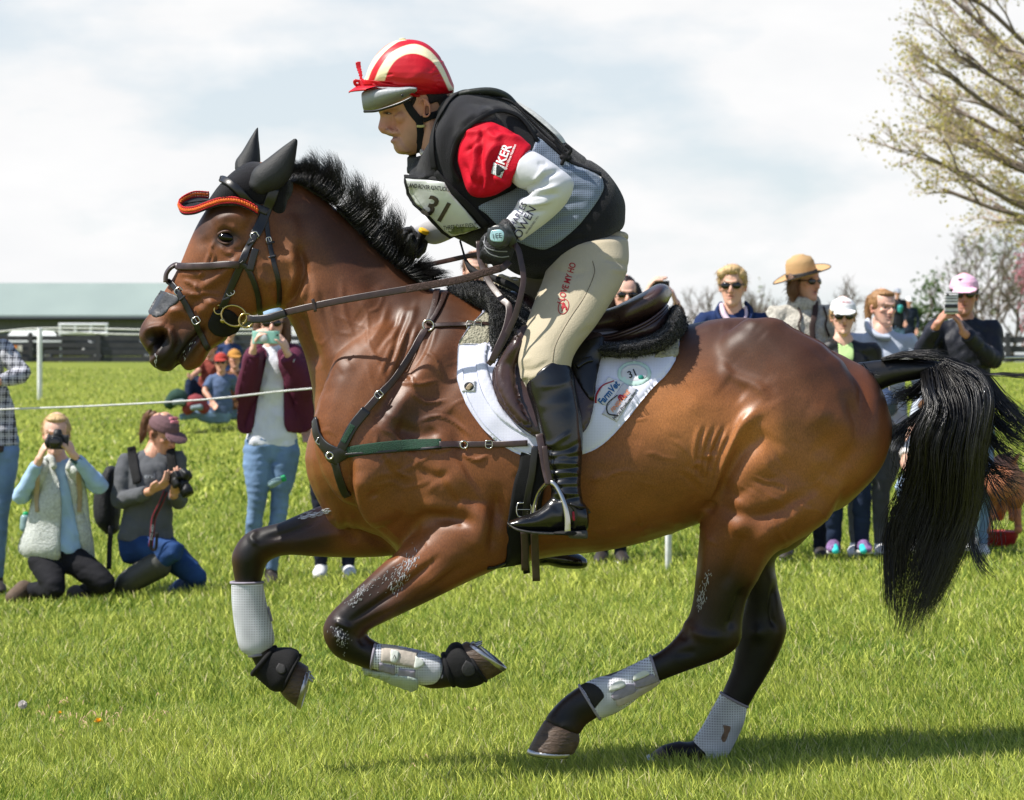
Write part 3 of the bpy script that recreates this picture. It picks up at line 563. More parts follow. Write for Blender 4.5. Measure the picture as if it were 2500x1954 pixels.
Cv = Cv[ar, i0] * (1 - f) + Cv[ar, i0 + 1] * f
yw = rng.normal(0, 1, m)[:, None] * (.02 + .055 * np.sin(np.clip(tt * 1.3, 0, 1) * 3.14 * .8))
s_ = (CAM_D + yw) * KPX; tail3 = np.stack(((Cv[..., 0] - 1250) * s_, yw * np.ones_like(Cv[..., 0]), CAM_H - (Cv[..., 1] - 977) * s_), -1)
strands(tail3, .0010, .00025, 'tail_hair', hair_m, tail_o)
# loose wisps
W_ = []
def wisp(fn, guide, n, spread, y0=0.0):
    g = catmull(fn(guide), 5)
    for _ in range(int(n * 2.6)):
        k = len(g); t = np.linspace(0, 1, k)[:, None]; e = int(k * rng.uniform(.7, 1.0)); q = g + (rng.normal(0, 1, (1, 2)) * spread * (.25 + t)) + np.column_stack((np.sin(t[:, 0] * 8 + rng.uniform(0, 6)), np.sin(t[:, 0] * 6 + rng.uniform(0, 6)))) * spread * .5 * t
        x = np.linspace(0, e - 1, 22); i = np.minimum(x.astype(int), k - 2); q = q[i] * (1 - (x - i)[:, None]) + q[i + 1] * (x - i)[:, None]; y = y0 + rng.normal(0, .02) + rng.normal(0, .05) * np.linspace(0, 1, 22)
        W_.append(np.array([P(a, b, c) for (a, b), c in zip(q, y)]))
for gd, n_, sp in [([(1560, 340), (1700, 410), (1800, 540), (1900, 640), (1960, 670)], 60, 12), ([(1600, 360), (1740, 500), (1820, 600), (1897, 660)], 50, 14), ([(1640, 480), (1760, 620), (1850, 700), (1960, 760)], 45, 12), ([(1650, 560), (1740, 700), (1820, 780), (1920, 830)], 35, 14),
                    ([(1560, 345), (1700, 402), (1800, 405), (1900, 412), (1980, 410)], 16, 3), ([(1450, 420), (1380, 480), (1330, 500), (1290, 530)], 45, 12), ([(1460, 430), (1400, 500), (1340, 510), (1260, 500)], 25, 14), ([(1440, 560), (1360, 640), (1310, 700), (1290, 780)], 30, 16),
                    ([(1400, 800), (1330, 900), (1290, 840), (1300, 700)], 12, 18), ([(1660, 760), (1640, 1000), (1660, 1180), (1700, 1290), (1770, 1365)], 30, 9), ([(1680, 760), (1760, 900), (1820, 1000), (1800, 1080)], 18, 22), ([(1690, 900), (1760, 1100), (1740, 1180), (1650, 1200)], 8, 16),
                    ([(1330, 1050), (1270, 1150), (1275, 1350), (1290, 1580)], 50, 10), ([(1660, 760), (1750, 850), (1850, 880), (1940, 900)], 20, 20), ([(1150, 360), (1180, 400), (1230, 410)], 60, 5), ([(1240, 338), (1340, 318), (1440, 316), (1560, 330)], 120, 6)]: wisp(Z6, gd, n_, sp)
strands(np.array(W_), .0010, .0004, 'loose_tail_hair', hair_m, tail_o)

# ----- dried sweat foam: short white flecks lying on the coat
FO = []; fr_ = np.random.default_rng(44)
for fn, a, b, n_, sp, ln_ in ((Z4, (1340, 500), (1180, 730), 150, 26, (-8, 26)), (Z4, (1280, 560), (900, 830), 70, 22, (-14, 14)), (Z4, (790, 1000), (860, 1100), 60, 22, (-4, 14)), (Z4, (540, 245), (740, 195), 110, 10, (30, -8)), (Z4, (900, 840), (1000, 720), 60, 16, (-12, 14)), (Z5, (1050, 630), (995, 820), 90, 10, (-4, 16)), (Z4, (850, 1180), (840, 1110), 14, 12, (-2, 8)), (Z1, (160, 1500), (155, 1580), 14, 7, (2, 20)), (Z1, (400, 1420), (310, 1570), 10, 8, (-10, 18))):
    a, b = np.array(a, float), np.array(b, float)
    for _ in range(n_):
        q = a + (b - a) * fr_.random() + fr_.normal(0, sp, 2); d = np.array(ln_) * fr_.uniform(.2, 1.0) + fr_.normal(0, 3, 2); pts = [hit(*fn([tuple(q + d * t)])[0], HB) for t in (0, .5, 1)]
        if any(p is None for p in pts): continue
        FO.append(np.array([p[0] + p[1] * .0008 for p in pts]))
strands(np.array(FO), .0008, .0004, 'sweat_foam', mat('foam_white', (206, 208, 216), rough=.5, namt=.1, bump=0), HROOT)['kind'] = 'stuff'
# ------------------------------------------------------------ tack
lea = mat('brown_leather', (52, 36, 32), rough=.38, spec=.5, nscale=60, namt=.25, bump=.04, bscale=500)
leab = mat('black_leather', (23, 21, 22), rough=.36, spec=.5, nscale=60, namt=.25, bump=.04, bscale=500)
seat_m = mat('saddle_leather', (60, 42, 39), rough=.30, spec=.55, nscale=25, namt=.25, bump=.07, bscale=260)
silver = mat('nickel', (190, 186, 178), rough=.22, metal=1, namt=.05, bump=0)
brass = mat('brass', (178, 158, 104), rough=.25, metal=1, namt=.1, bump=0)
neop = mat('black_neoprene', (21, 21, 23), rough=.8, spec=.25, nscale=40, namt=.4, bump=.3, bscale=400)
def buckle(px, py, w, h, ang, root, trees=None, m=None, Y=None, off=.006):
    h_ = hit(px, py, trees or HB) if Y is None else None
    y = (h_[0][1] - off) if h_ is not None else (Y if Y is not None else -.1)
    c, s = math.cos(R(ang)), math.sin(R(ang)); cr = [(-w, -h), (w, -h), (w, h), (-w, h), (-w, -h), (w * .2, -h)]
    pts = [P(px + a * c + b * s, py - a * s + b * c, y) for a, b in cr]
    v = tube(pts, .0019, n=8, sub=3)
    pr = tube([P(px - w * c, py + w * s, y), P(px + w * c, py - w * s, y - .002)], .0012, n=6)
    return part('buckle', mesh_of('buckle', *join([v, pr])), m or silver, root)
def ringpart(name, px, py, r, root, Y, th=.0025, m=None, tilt=.0, sx=1, sy=1, ang=0):
    a = np.linspace(0, 2 * np.pi, 25); c, s = math.cos(R(ang)), math.sin(R(ang))
    pts = [P(px + (math.cos(t) * r * sx) * c + (math.sin(t) * r * sy) * s, py - (math.cos(t) * r * sx) * s + (math.sin(t) * r * sy) * c, Y + math.sin(t) * tilt) for t in a]
    return part(name, mesh_of(name, *tube(pts, th, n=8, sub=1)), m or silver, root)
def z1(x, y): return Z1([(x, y)])[0]
# ----- knitted ear bonnet
knit = mat('black_knit', (30, 29, 33), rough=.9, spec=.15, nscale=60, namt=.3, bump=.5, bscale=500, weave=(52, .35, 1.5), sheen=.2)
lycra = mat('black_stretch_fabric', (40, 41, 42), rough=.62, spec=.35, nscale=20, namt=.3, bump=.25, bscale=300)
BON = empty('ear_bonnet', P(600, 560, 0), label='black knitted fly bonnet with orange and red braided trim on the horse head', category='ear bonnet')
bon_parts = [lp(prs(Z1, [((985, 400), (1000, 560), .088), ((880, 330), (985, 690), .090), ((770, 297), (880, 655), .098), ((660, 352), (790, 625), .110), ((560, 450), (700, 620), .112), ((492, 545), (600, 600), .090)]), 5, 32, pw=2.2)]
bme = voxel(bon_parts, .005, 6); part('cap', bme, knit, BON)
for fn_, pr_, Y_, in ((1, [((745, 420), (860, 500), .040), ((775, 345), (935, 470), .044), ((870, 270), (1005, 400), .036), ((960, 200), (1035, 300), .024), ((1030, 150), (1053, 175), .008)], -.085),
                      (0, [((655, 330), (790, 380), .036), ((660, 290), (815, 330), .034), ((700, 235), (815, 245), .030), ((745, 160), (806, 150), .020), ((788, 90), (803, 82), .007)], .075)):
    part('ear', voxel([lp([(z1(*a), z1(*b), w, Y_ - (.02 if Y_ < 0 else -.02) * i / 4) for i, (a, b, w) in enumerate(pr_)], 5, 22)], .004, 4), lycra, BON)
bb = bvh(bme)
trim = [(490, 508), (400, 505), (330, 535), (303, 568), (330, 602), (400, 600), (470, 575), (560, 545), (640, 540), (700, 552), (760, 580), (800, 606)]
YT = [.055, .03, 0, -.01, -.035, -.055, -.075, -.095, -.107, -.112, -.112, -.108]
orange = mat('orange_braid', (222, 104, 34), rough=.8, nscale=200, namt=.2, bump=.6, bscale=260); redb = mat('red_braid', (186, 34, 42), rough=.8, nscale=200, namt=.2, bump=.4, bscale=300)
tp_ = [P(*z1(*a), y - .006) for a, y in zip(trim, YT)]
tc_ = catmull(tp_, 16)
def braid(c, r, tw, ph):
    L = np.r_[0, np.cumsum(np.linalg.norm(np.diff(c, axis=0), axis=1))]; s = np.arange(0, L[-1], .0016); q = np.stack([np.interp(s, L, c[:, k]) for k in range(3)], 1)
    T = np.gradient(q, axis=0); T /= np.linalg.norm(T, axis=1)[:, None]; U = np.cross(T, (0, 1, .3)); U /= np.linalg.norm(U, axis=1)[:, None]; V = np.cross(T, U)
    return q + r * (U * np.cos(s / tw + ph)[:, None] + V * np.sin(s / tw + ph)[:, None])
up = np.array((0, 0, 1.0))
part('orange_trim', mesh_of('orange_trim', *join([tube(braid(tc_, .0027, .0024, p), .0029, n=8, sub=1) for p in (0, 3.14)])), orange, BON)
part('red_trim', mesh_of('red_trim', *join([tube(braid(tc_ + up * .0078, .0012, .003, p), .0018, n=6, sub=1) for p in (0, 3.14)] + [tube(braid(tc_ - up * .0070, .0012, .003, p), .0017, n=6, sub=1) for p in (0, 3.14)])), redb, BON)
brim_in = [P(*z1(*a), y) for a, y in [((500, 560), .03), ((470, 555), .02), ((430, 560), 0), ((420, 565), 0), ((430, 566), -.02), ((480, 560), -.04), ((520, 555), -.07), ((580, 545), -.09), ((660, 535), -.1), ((720, 545), -.1), ((770, 572), -.1), ((805, 600), -.1)]]
bo = np.array([p - up * .014 for p in tp_]); bi = np.array(brim_in); bo = catmull(bo, 4); bi = catmull(bi, 4); k = len(bo)
vv = np.vstack((bo, bi, bo + up * .006, bi + up * .006)); ff_ = []
for i in range(k - 1): ff_ += [(i, i + 1, k + i + 1, k + i), (2 * k + i, 3 * k + i, 3 * k + i + 1, 2 * k + i + 1), (i, 2 * k + i, 2 * k + i + 1, i + 1)]
part('brim', mesh_of('brim', vv, ff_), knit, BON)
BT = [hb, bb]
# ----- bridle
BR = empty('bridle', P(560, 700, 0), label='black leather bridle with padded noseband and loose ring bit on the horse head', category='bridle')
strap('headpiece', Z1([(905, 470), (880, 540), (850, 610), (820, 690), (780, 770)]), .030, .005, BT, leab, BR)
strap('cheekpiece', Z1([(785, 765), (750, 830), (700, 930), (655, 1040), (610, 1140), (570, 1225)]), .021, .006, BT, leab, BR)
strap('browband', Z1([(560, 418), (600, 425), (660, 465), (730, 530), (800, 590), (860, 620)]), .021, .009, BT, leab, BR, off=.004)
strap('noseband', Z1([(235, 1060), (240, 1010), (275, 970), (330, 965), (450, 960), (560, 955), (680, 945)]), .021, .010, BT, lea, BR, off=.003)
strap('noseband_strap', Z1([(680, 945), (730, 965), (770, 1040), (800, 1130), (810, 1215), (815, 1260)]), .016, .005, BT, leab, BR)
strap('flash_strap', Z1([(235, 1050), (280, 1090), (330, 1170), (390, 1280), (430, 1370), (465, 1440), (485, 1480)]), .017, .005, BT, leab, BR)
strap('throat_lash', Z1([(850, 640), (860, 740), (875, 830), (900, 930), (930, 1050), (935, 1150), (930, 1200)]), .014, .004, BT, leab, BR)
strap('strap_end', Z1([(790, 850), (770, 920), (755, 985)]), .020, .004, BT, leab, BR, off=.009)
for x, y, a in ((780, 765, -60), (627, 1120, -60), (870, 790, -75), (300, 1115, -50), (410, 1300, -60)): buckle(*z1(x, y), 7 if x != 870 else 5, 8 if x != 870 else 5, a, BR, BT)
def bandk(x, y, a): 
    px, py = z1(x, y); c, s = math.cos(R(a)), math.sin(R(a)); strap('keeper', [(px - 9 * c, py + 9 * s), (px, py), (px + 9 * c, py - 9 * s)], .006, .004, BT, leab, BR, off=.007, sub=3)
for x, y, a in ((765, 810, 25), (600, 1165, 30), (690, 935, 30), (875, 815, 10), (893, 905, 10), (330, 1160, 40)): bandk(x, y, a)
hy = hit(*z1(575, 1290), HB)[0][1]
guard = drape('bit_guard', Z1([(520, 1240), (580, 1225), (650, 1250), (690, 1310), (670, 1370), (600, 1400), (530, 1390), (485, 1330)]), HB, .006, .003, mat('black_rubber', (24, 23, 24), rough=.75, spec=.25), BR)
ringpart('bit_ring', *z1(650, 1270), 31, BR, hy - .022, .0032, brass, sx=1.02, sy=.80, ang=-18); ringpart('bit_ring', *z1(553, 1232), 11, BR, hy - .02, .0026, brass)
ringpart('bit_ring', *z1(725, 1300), 17, BR, hy - .03, .003, brass)
part('mouthpiece', mesh_of('mouthpiece', *tube([P(*z1(578, 1300), hy - .02), P(*z1(575, 1300), 0), P(*z1(578, 1300), -hy + .02)], .008, n=12)), brass, BR)
# noseband patch on the muzzle
MZ = drape('nose_plaster', Z1([(190, 1110), (300, 1150), (290, 1190), (250, 1215), (225, 1250), (190, 1275), (150, 1280), (110, 1250), (130, 1200)]), HB, .0016, .001, mat('grey_tape', (48, 50, 54), rough=.5, spec=.4, nscale=15, namt=.2, bump=.25, bscale=45), None, sm=2, step=4, label='dark grey nose patch stuck on the horse muzzle above the nostril', category='nose patch')
# ----- reins
RN = empty('reins', P(1000, 700, -.15), label='brown leather reins running from the bit to the rider gloves', category='reins')
strap('near_rein', [z1(740, 1290) + (-.15,), z1(850, 1285) + (-.17,), z1(1000, 1245) + (-.20,), z1(1300, 1180) + (-.24,), z1(1700, 1110) + (-.27,), z1(2060, 1050) + (-.29,), (1180, 668, -.30), (1225, 655, -.30), (1243, 640, -.29)], .019, .004, HB, lea, RN, sm=1)
strap('rubber_grip', [z1(1740, 1103) + (-.275,), z1(2060, 1047) + (-.293,), (1180, 667, -.303), (1222, 656, -.303)], .021, .006, HB, mat('rubber_grip', (74, 58, 54), rough=.8, spec=.2, bump=.6, bscale=300, nscale=150, namt=.35), RN, sm=1)
strap('rein_billet', [z1(760, 1295) + (-.158,), z1(870, 1287) + (-.178,), z1(980, 1252) + (-.203,)], .021, .007, HB, leab, RN, sm=1)
strap('far_rein', [(1245, 610, -.22), (1150, 625, -.1), (1080, 640, 0), (1030, 650, .03)], .014, .006, HB, lea, RN, sm=1)
strap('rein_stop', [z1(1148, 1165) + (-.225,), z1(1165, 1245) + (-.225,)], .009, .006, HB, lea, RN, sm=1)
strap('rein_loop', [(1240, 592, -.30), (1262, 605, -.32), (1272, 640, -.33), (1278, 680, -.34), (1272, 720, -.35), (1258, 770, -.35), (1245, 800, -.35), (1228, 835, -.35), (1205, 875, -.355), (1192, 890, -.355)], .016, .004, HB, lea, RN, sm=1)
strap('rein_loop', [(1170, 590, -.20), (1175, 640, -.22), (1195, 690, -.25), (1225, 730, -.29), (1243, 752, -.32), (1236, 800, -.345), (1215, 850, -.36), (1200, 885, -.36)], .019, .004, HB, lea, RN, sm=1)
# ----- saddle cloth, half pad, saddle
white_q = mat('white_quilted_cotton', (216, 217, 234), rough=.85, spec=.15, nscale=14, namt=.03, bump=.08, bscale=400, weave=(75, .86))
PAD = drape('saddle_pad', Z3([(1035, 175), (960, 240), (890, 310), (835, 380), (810, 430), (803, 520), (805, 620), (832, 700), (875, 785), (935, 865), (1005, 930), (1090, 985), (1205, 1026), (1330, 1010), (1450, 1003), (1560, 952), (1680, 830), (1800, 680), (1895, 585), (1940, 500), (1957, 425), (1930, 370), (1600, 330), (1300, 260)]), HB, .010, .004, white_q, None, step=7, label='white quilted saddle pad with printed badges under the saddle', category='saddle pad')
pb = bvh(PAD.data); PB = [pb]
wool_c = mat('oatmeal_fleece', (160, 156, 138), rough=.95, spec=.1, nscale=90, namt=.35, bump=.8, bscale=160)
drape('fleece_edge', Z3([(1035, 178), (960, 245), (893, 312), (838, 382), (812, 428), (860, 432), (955, 430), (985, 340), (1030, 260)]), PB, .004, .002, wool_c, PAD, step=6)
drape('fleece_edge', Z3([(1957, 425), (1948, 490), (1900, 500), (1830, 500), (1880, 440), (1950, 400)]), PB, .004, .002, wool_c, PAD, step=6)
drape('quilting', Z3([(905, 435), (960, 425), (955, 520), (990, 650), (1060, 800), (1170, 905), (1100, 870), (1010, 800), (940, 690), (905, 560)]), PB, .004, .001, white_q, PAD, step=6)
for seam in ([(905, 435), (902, 560), (935, 690), (1010, 800), (1100, 872), (1190, 912)], [(812, 430), (860, 428), (955, 432)], [(830, 560), (850, 690), (930, 830), (1060, 950), (1190, 1005)]):
    v_, f_ = strap_geo(Z3(seam), .0022, .0015, PB, .0005); part('seam', mesh_of('seam', v_, f_), mat('white_piping', (205, 208, 226), rough=.8), PAD)
wht = mat('badge_white', (205, 205, 212), rough=.7, namt=.05, bump=.1); blu = mat('badge_blue', (30, 88, 140), rough=.7, namt=.05, bump=0); crm = mat('badge_crimson', (148, 34, 54), rough=.7, namt=.05, bump=0); ink = mat('black_ink', (22, 24, 30), rough=.7, namt=.05, bump=0); org = mat('badge_orange', (208, 128, 84), rough=.7, namt=.05, bump=0); teal = mat('badge_teal', (38, 134, 122), rough=.7, namt=.05, bump=0)
b1 = drape('badge', Z3([(828, 620), (898, 618), (898, 676), (828, 676)]), PB, .002, .0015, wht, PAD, step=4, smooth_out=False)
bt = [bvh(b1.data)]
drape('emblem', [(z3x, z3y) for z3x, z3y in [(Z3([(864 + 25 * math.cos(t), 648 + 22 * math.sin(t))])[0]) for t in np.linspace(0, 6.2, 14, endpoint=False)]], bt, .0008, .0006, ink, b1, step=3)
drape('emblem', Z3([(845, 660), (858, 640), (872, 632), (886, 646), (880, 652), (866, 668), (856, 668)]), bt, .0008, .0018, mat('badge_bronze', (150, 134, 110), rough=.6), b1, step=3)
circ = [Z3([(1725 + 88 * math.cos(t), 583 + 66 * math.sin(t))])[0] for t in np.linspace(0, 2 * np.pi, 26, endpoint=False)]
b2 = drape('round_sticker', circ, PB, .0012, .002, mat('sticker_mint', (188, 214, 208), rough=.5, namt=.04, bump=0), PAD, step=5, smooth_out=False); bt = [bvh(b2.data)]
circ = [Z3([(1725 + 70 * math.cos(t), 583 + 50 * math.sin(t))])[0] for t in np.linspace(0, 2 * np.pi, 26, endpoint=False)]
b2b = drape('sticker_face', circ, bt, .0006, .0008, wht, b2, step=5, smooth_out=False); bt = [bvh(b2b.data)]
text_decal('number', '31', *Z3([(1716, 582)])[0], 17, 24, bt, ink, b2, bold=.015)
for i, ch in enumerate('KENTUCKY THREE-DAY EVENT'):
    if ch == ' ': continue
    t = R(205 - i * 8.0); text_decal('lettering', ch, *Z3([(1725 + 79 * math.cos(t), 583 - 58 * math.sin(t))])[0], 5.2, math.degrees(t) - 90, bt, teal, b2)
for i, ch in enumerate('2018 LAND ROVER'):
    if ch == ' ': continue
    t = R(290 - i * 7.0 - 10); text_decal('lettering', ch, *Z3([(1725 + 79 * math.cos(t), 583 - 58 * math.sin(t))])[0], 4.6, math.degrees(t) - 90, bt, teal, b2)
drape('globe', [Z3([(1760 + 15 * math.cos(t), 601 + 12 * math.sin(t))])[0] for t in np.linspace(0, 6.28, 12, endpoint=False)], bt, .0008, .001, teal, b2, step=4, smooth_out=False)
b3 = drape('badge', Z3([(1590, 598), (1672, 628), (1590, 756), (1508, 720)]), PB, .002, .0015, wht, PAD, step=5, smooth_out=False); bt = [bvh(b3.data)]
text_decal('lettering', 'FarmVet', *Z3([(1592, 684)])[0], 17, 50, bt, blu, b3, shear=.15, sx=.80, bold=.03)
part('swoosh', mesh_of('swoosh', *strap_geo(Z3([(1524, 735), (1530, 690), (1560, 645), (1620, 620)]), (.006, .003), .001, bt, .001)), crm, b3)
b4 = drape('badge', Z3([(1668, 632), (1742, 664), (1634, 836), (1556, 792)]), PB, .002, .0015, mat('badge_grey', (186, 186, 196), rough=.75), PAD, step=5, smooth_out=False); bt = [bvh(b4.data)]
text_decal('lettering', 'Horse Products, Inc.', *Z3([(1676, 748)])[0], 8.5, 50, bt, ink, b4, shear=.1, sx=.85, bold=.02); text_decal('lettering', 'FINISH LINE', *Z3([(1652, 725)])[0], 10, 50, bt, org, b4, sx=.86, shear=.2, bold=.02)
part('swoosh', mesh_of('swoosh', *strap_geo(Z3([(1640, 800), (1590, 790), (1585, 740), (1630, 700), (1640, 695)]), (.004, .002), .001, bt, .001)), ink, b4)
drape('emblem', Z3([(1638, 705), (1650, 690), (1668, 695), (1690, 700), (1672, 716), (1652, 728)]), bt, .0008, .0008, crm, b4, step=3)
# half pad
fleece = mat('black_sheepskin', (23, 23, 25), rough=.95, spec=.12, nscale=90, namt=.5, bump=1.0, bscale=150, sheen=.25)
hp = lp([(ZS([(200, 1300)])[0], ZS([(100, 1560)])[0], .22, -.02), (ZS([(500, 1330)])[0], ZS([(420, 1580)])[0], .26, -.02), (ZS([(950, 1270)])[0], ZS([(880, 1585)])[0], .275, -.02), (ZS([(1280, 1100)])[0], ZS([(1280, 1500)])[0], .265, -.01), (ZS([(1490, 780)])[0], ZS([(1520, 1360)])[0], .22, 0), (ZS([(1590, 900)])[0], ZS([(1640, 1180)])[0], .13, 0)], 5, 30, pw=2.6, cap=(.1, .35))
hp2 = lp([(Z3([(760, 130)])[0], Z3([(775, 190)])[0], .06, 0), (Z3([(900, 105)])[0], Z3([(985, 300)])[0], .17, 0), (Z3([(1010, 130)])[0], Z3([(965, 480)])[0], .245, 0), (Z3([(1130, 200)])[0], Z3([(1010, 600)])[0], .265, 0), (Z3([(1250, 280)])[0], Z3([(1200, 620)])[0], .27, 0)], 5, 30, pw=2.6, cap=(.3, .1))
hme = voxel([hp, hp2], .006, 3); wrinkle(hme, .003, 220, seed=5); wrinkle(hme, .0025, 480, seed=8)
HP = obj('half_pad', hme, fleece, None, label='thick black sheepskin half pad between saddle and white pad', category='half pad')
m = 34000; hv = getv(hme); hn = getn(hme); ii = rng.integers(0, len(hv), m); p0 = hv[ii]; d = hn[ii] + rng.normal(0, .7, (m, 3)); L_ = rng.uniform(.002, .005, (m, 1))
p1 = p0 + d * L_ * .5; p2 = p1 + rng.normal(0, .6, (m, 3)) * L_ + d * L_ * .4; strands(np.stack((p0, p1, p2), 1), .0009, .0003, 'pile', fleece, HP)
# saddle
SD = empty('saddle', P(1450, 800, 0), label='dark brown leather jumping saddle with raised cantle on the bay horse', category='saddle')
seat = lp([(Z3([(1080, 150)])[0], Z3([(1060, 300)])[0], .06, 0), (Z3([(1170, 170)])[0], Z3([(1150, 360)])[0], .12, 0), (Z3([(1330, 280)])[0], Z3([(1320, 420)])[0], .15, 0), (ZS([(480, 830)])[0], ZS([(480, 1190)])[0], .17, 0), (ZS([(760, 705)])[0], ZS([(760, 1130)])[0], .20, 0), (ZS([(1010, 575)])[0], ZS([(1060, 1020)])[0], .205, 0),
           (ZS([(1230, 460)])[0], ZS([(1270, 915)])[0], .19, 0), (ZS([(1370, 470)])[0], ZS([(1385, 770)])[0], .13, 0), (ZS([(1430, 540)])[0], ZS([(1430, 670)])[0], .07, 0)], 6, 34, pw=3.0, cap=(.4, .5))
sme = voxel([seat], .005, 5)
sculpt(sme, [(ZS([(700, 740), (1000, 600), (1250, 490)]), 6, -2), (ZS([(500, 1040), (900, 950), (1250, 760), (1380, 620)]), 14, -4), (ZS([(480, 1180), (850, 1085), (1150, 960), (1330, 820)]), 5, 5)])
part('seat', sme, seat_m, SD)
pan = lp([(ZS([(300, 1210)])[0], ZS([(300, 1370)])[0], .17, 0), (ZS([(560, 1180)])[0], ZS([(600, 1370)])[0], .19, 0), (ZS([(900, 1060)])[0], ZS([(940, 1320)])[0], .215, 0), (ZS([(1150, 940)])[0], ZS([(1230, 1230)])[0], .205, 0), (ZS([(1330, 800)])[0], ZS([(1370, 1090)])[0], .15, 0), (ZS([(1385, 830)])[0], ZS([(1405, 980)])[0], .10, 0)], 6, 30, pw=3.2, cap=(.1, .5))
part('panel', voxel([pan], .005, 3), seat_m, SD)
for k_, o_ in enumerate((0, 38)):
    part('welt', mesh_of('welt', *tube([P(*ZS([(x + o_ * .5, y + o_)])[0], yy) for x, y, yy in ((300, 1260, -.180), (560, 1225, -.196), (850, 1130, -.216), (1100, 1010, -.212), (1290, 870, -.186), (1370, 780, -.14), (1385, 740, -.09))], .0035, n=8)), seat_m, SD)
SB = [pb, bvh(hme)]
flap = drape('flap', Z3([(1140, 330), (1075, 420), (1010, 520), (985, 600), (1000, 690), (1045, 770), (1110, 840), (1180, 895), (1260, 930), (1360, 930), (1440, 900), (1480, 860), (1512, 760), (1520, 640), (1540, 510), (1565, 400), (1500, 380), (1300, 340)]), SB, .012, .006, seat_m, SD, step=7, sm=10, puff=.004)
fb = [bvh(flap.data)]
drape('flap_panel', Z3([(1385, 500), (1430, 450), (1500, 405), (1565, 398), (1545, 520), (1520, 650), (1508, 720), (1470, 690), (1420, 600)]), fb, .006, .003, leab, SD, step=7)
drape('knee_roll', Z3([(1120, 380), (1060, 450), (1005, 545), (998, 620), (1025, 700), (1080, 790), (1160, 860), (1190, 840), (1130, 700), (1110, 560), (1150, 440)]), fb, .012, .002, seat_m, SD, step=7, puff=.010)
part('strap_keeper', mesh_of('strap_keeper', *strap_geo(Z3([(1425, 555), (1465, 530), (1505, 515)]), .016, .006, fb, .01)), leab, SD)
strap('girth', Z3([(1215, 1000), (1205, 1080), (1180, 1160), (1165, 1240), (1150, 1330), (1130, 1430), (1110, 1500), (1085, 1560)]), .085, .012, HB, neop, SD, off=.002)
strap('girth_strap', Z3([(1215, 960), (1200, 1090), (1170, 1240), (1155, 1400), (1155, 1480), (1155, 1600)]), .020, .005, HB, leab, SD, off=.016)
strap('billet', [Z3([(1150, 1400)])[0] + (-.27,), Z3([(1155, 1500)])[0] + (-.26,), Z3([(1155, 1605)])[0] + (-.25,)], .019, .005, HB, lea, SD)
strap('billet', [Z3([(1205, 1400)])[0] + (-.31,), Z3([(1210, 1540)])[0] + (-.29,), Z3([(1215, 1660)])[0] + (-.28,)], .021, .005, HB, lea, SD)
buckle(*Z3([(1150, 1290)])[0], 15, 15, 0, SD, HB, off=.026)
strap('girth', Z3([(960, 1590), (1000, 1585), (1060, 1560), (1110, 1540)]), .012, .005, HB, leab, SD)
# stirrups
for s, a, y in ((-1, 1, -.395),):
    ST = empty('stirrup', P(*Z3([(1310, 1290)])[0], y), label='polished steel stirrup iron with leather strap holding the near riding boot', category='stirrup')
    if s < 0:
        arch = [(1378, 1412, -.44), (1376, 1330, -.44), (1355, 1240, -.435), (1320, 1170, -.42), (1290, 1148, -.41), (1262, 1160, -.39), (1230, 1200, -.36), (1212, 1250, -.345), (1205, 1300, -.34), (1215, 1395, -.34)]
        part('iron', mesh_of('iron', *tube([P(*Z3([(x, yy)])[0], z) for x, yy, z in arch], [.009, .008, .0065, .006, .008, .006, .0055, .006, .007, .008], [.005] * 10, n=12)), silver, ST)
        part('tread', mesh_of('tread', *tube([P(*Z3([(1395, 1414)])[0], -.445), P(*Z3([(1215, 1408)])[0], -.335)], .006, .022, n=12, cap=(.1, .1), side=(.6, .8, 0))), mat('black_rubber', (24, 23, 24)), ST)
        strap('leather', [Z3([(1230, 900)])[0] + (-.37,), Z3([(1245, 980)])[0] + (-.385,), Z3([(1262, 1080)])[0] + (-.395,), Z3([(1282, 1160)])[0] + (-.41,)], .020, .005, HB, lea, ST)
        strap('leather', [Z3([(1258, 960)])[0] + (-.40,), Z3([(1270, 1060)])[0] + (-.405,), Z3([(1290, 1160)])[0] + (-.41,)], .014, .004, HB, lea, ST)
# ----- breastplate
BP = empty('breastplate', P(900, 1000, -.2), label='brown leather breastplate with green elastic and steel rings across the horse chest', category='breastplate')
green = mat('green_elastic', (30, 62, 46), rough=.8, nscale=90, namt=.2, bump=.4, bscale=400)
strap('shoulder_strap', Z3([(640, 350), (560, 480), (480, 600), (400, 690), (320, 780)]), .020, .005, HB, lea, BP)
strap('shoulder_strap', Z3([(330, 770), (260, 860), (215, 950), (190, 1000)]), .028, .006, HB, leab, BP, label='black lower part of the shoulder strap')
strap('green_elastic', Z3([(262, 850), (240, 890), (215, 940)]), .016, .003, HB, green, BP, off=.008)
strap('wither_strap', Z3([(652, 325), (680, 240), (695, 170), (700, 150)]), .018, .005, HB, lea, BP); strap('wither_strap', Z3([(660, 325), (710, 240), (745, 160)]), .014, .005, HB, lea, BP)
strap('saddle_strap', Z3([(672, 335), (760, 330), (870, 328), (960, 328), (1050, 325)]), .014, .005, HB + PB, lea, BP)
strap('chest_strap', Z3([(230, 990), (400, 968), (560, 955), (720, 950)]), .030, .005, HB, green, BP, off=.003, label='green elastic')
strap('chest_edge', Z3([(200, 1005), (400, 992), (560, 978), (720, 972)]), .008, .006, HB, leab, BP); 
strap('chest_strap', Z3([(710, 955), (780, 955), (835, 953)]), .020, .007, HB, lea, BP); strap('chest_strap', Z3([(850, 952), (950, 950), (1080, 948), (1170, 944)]), .017, .005, HB + PB, lea, BP)
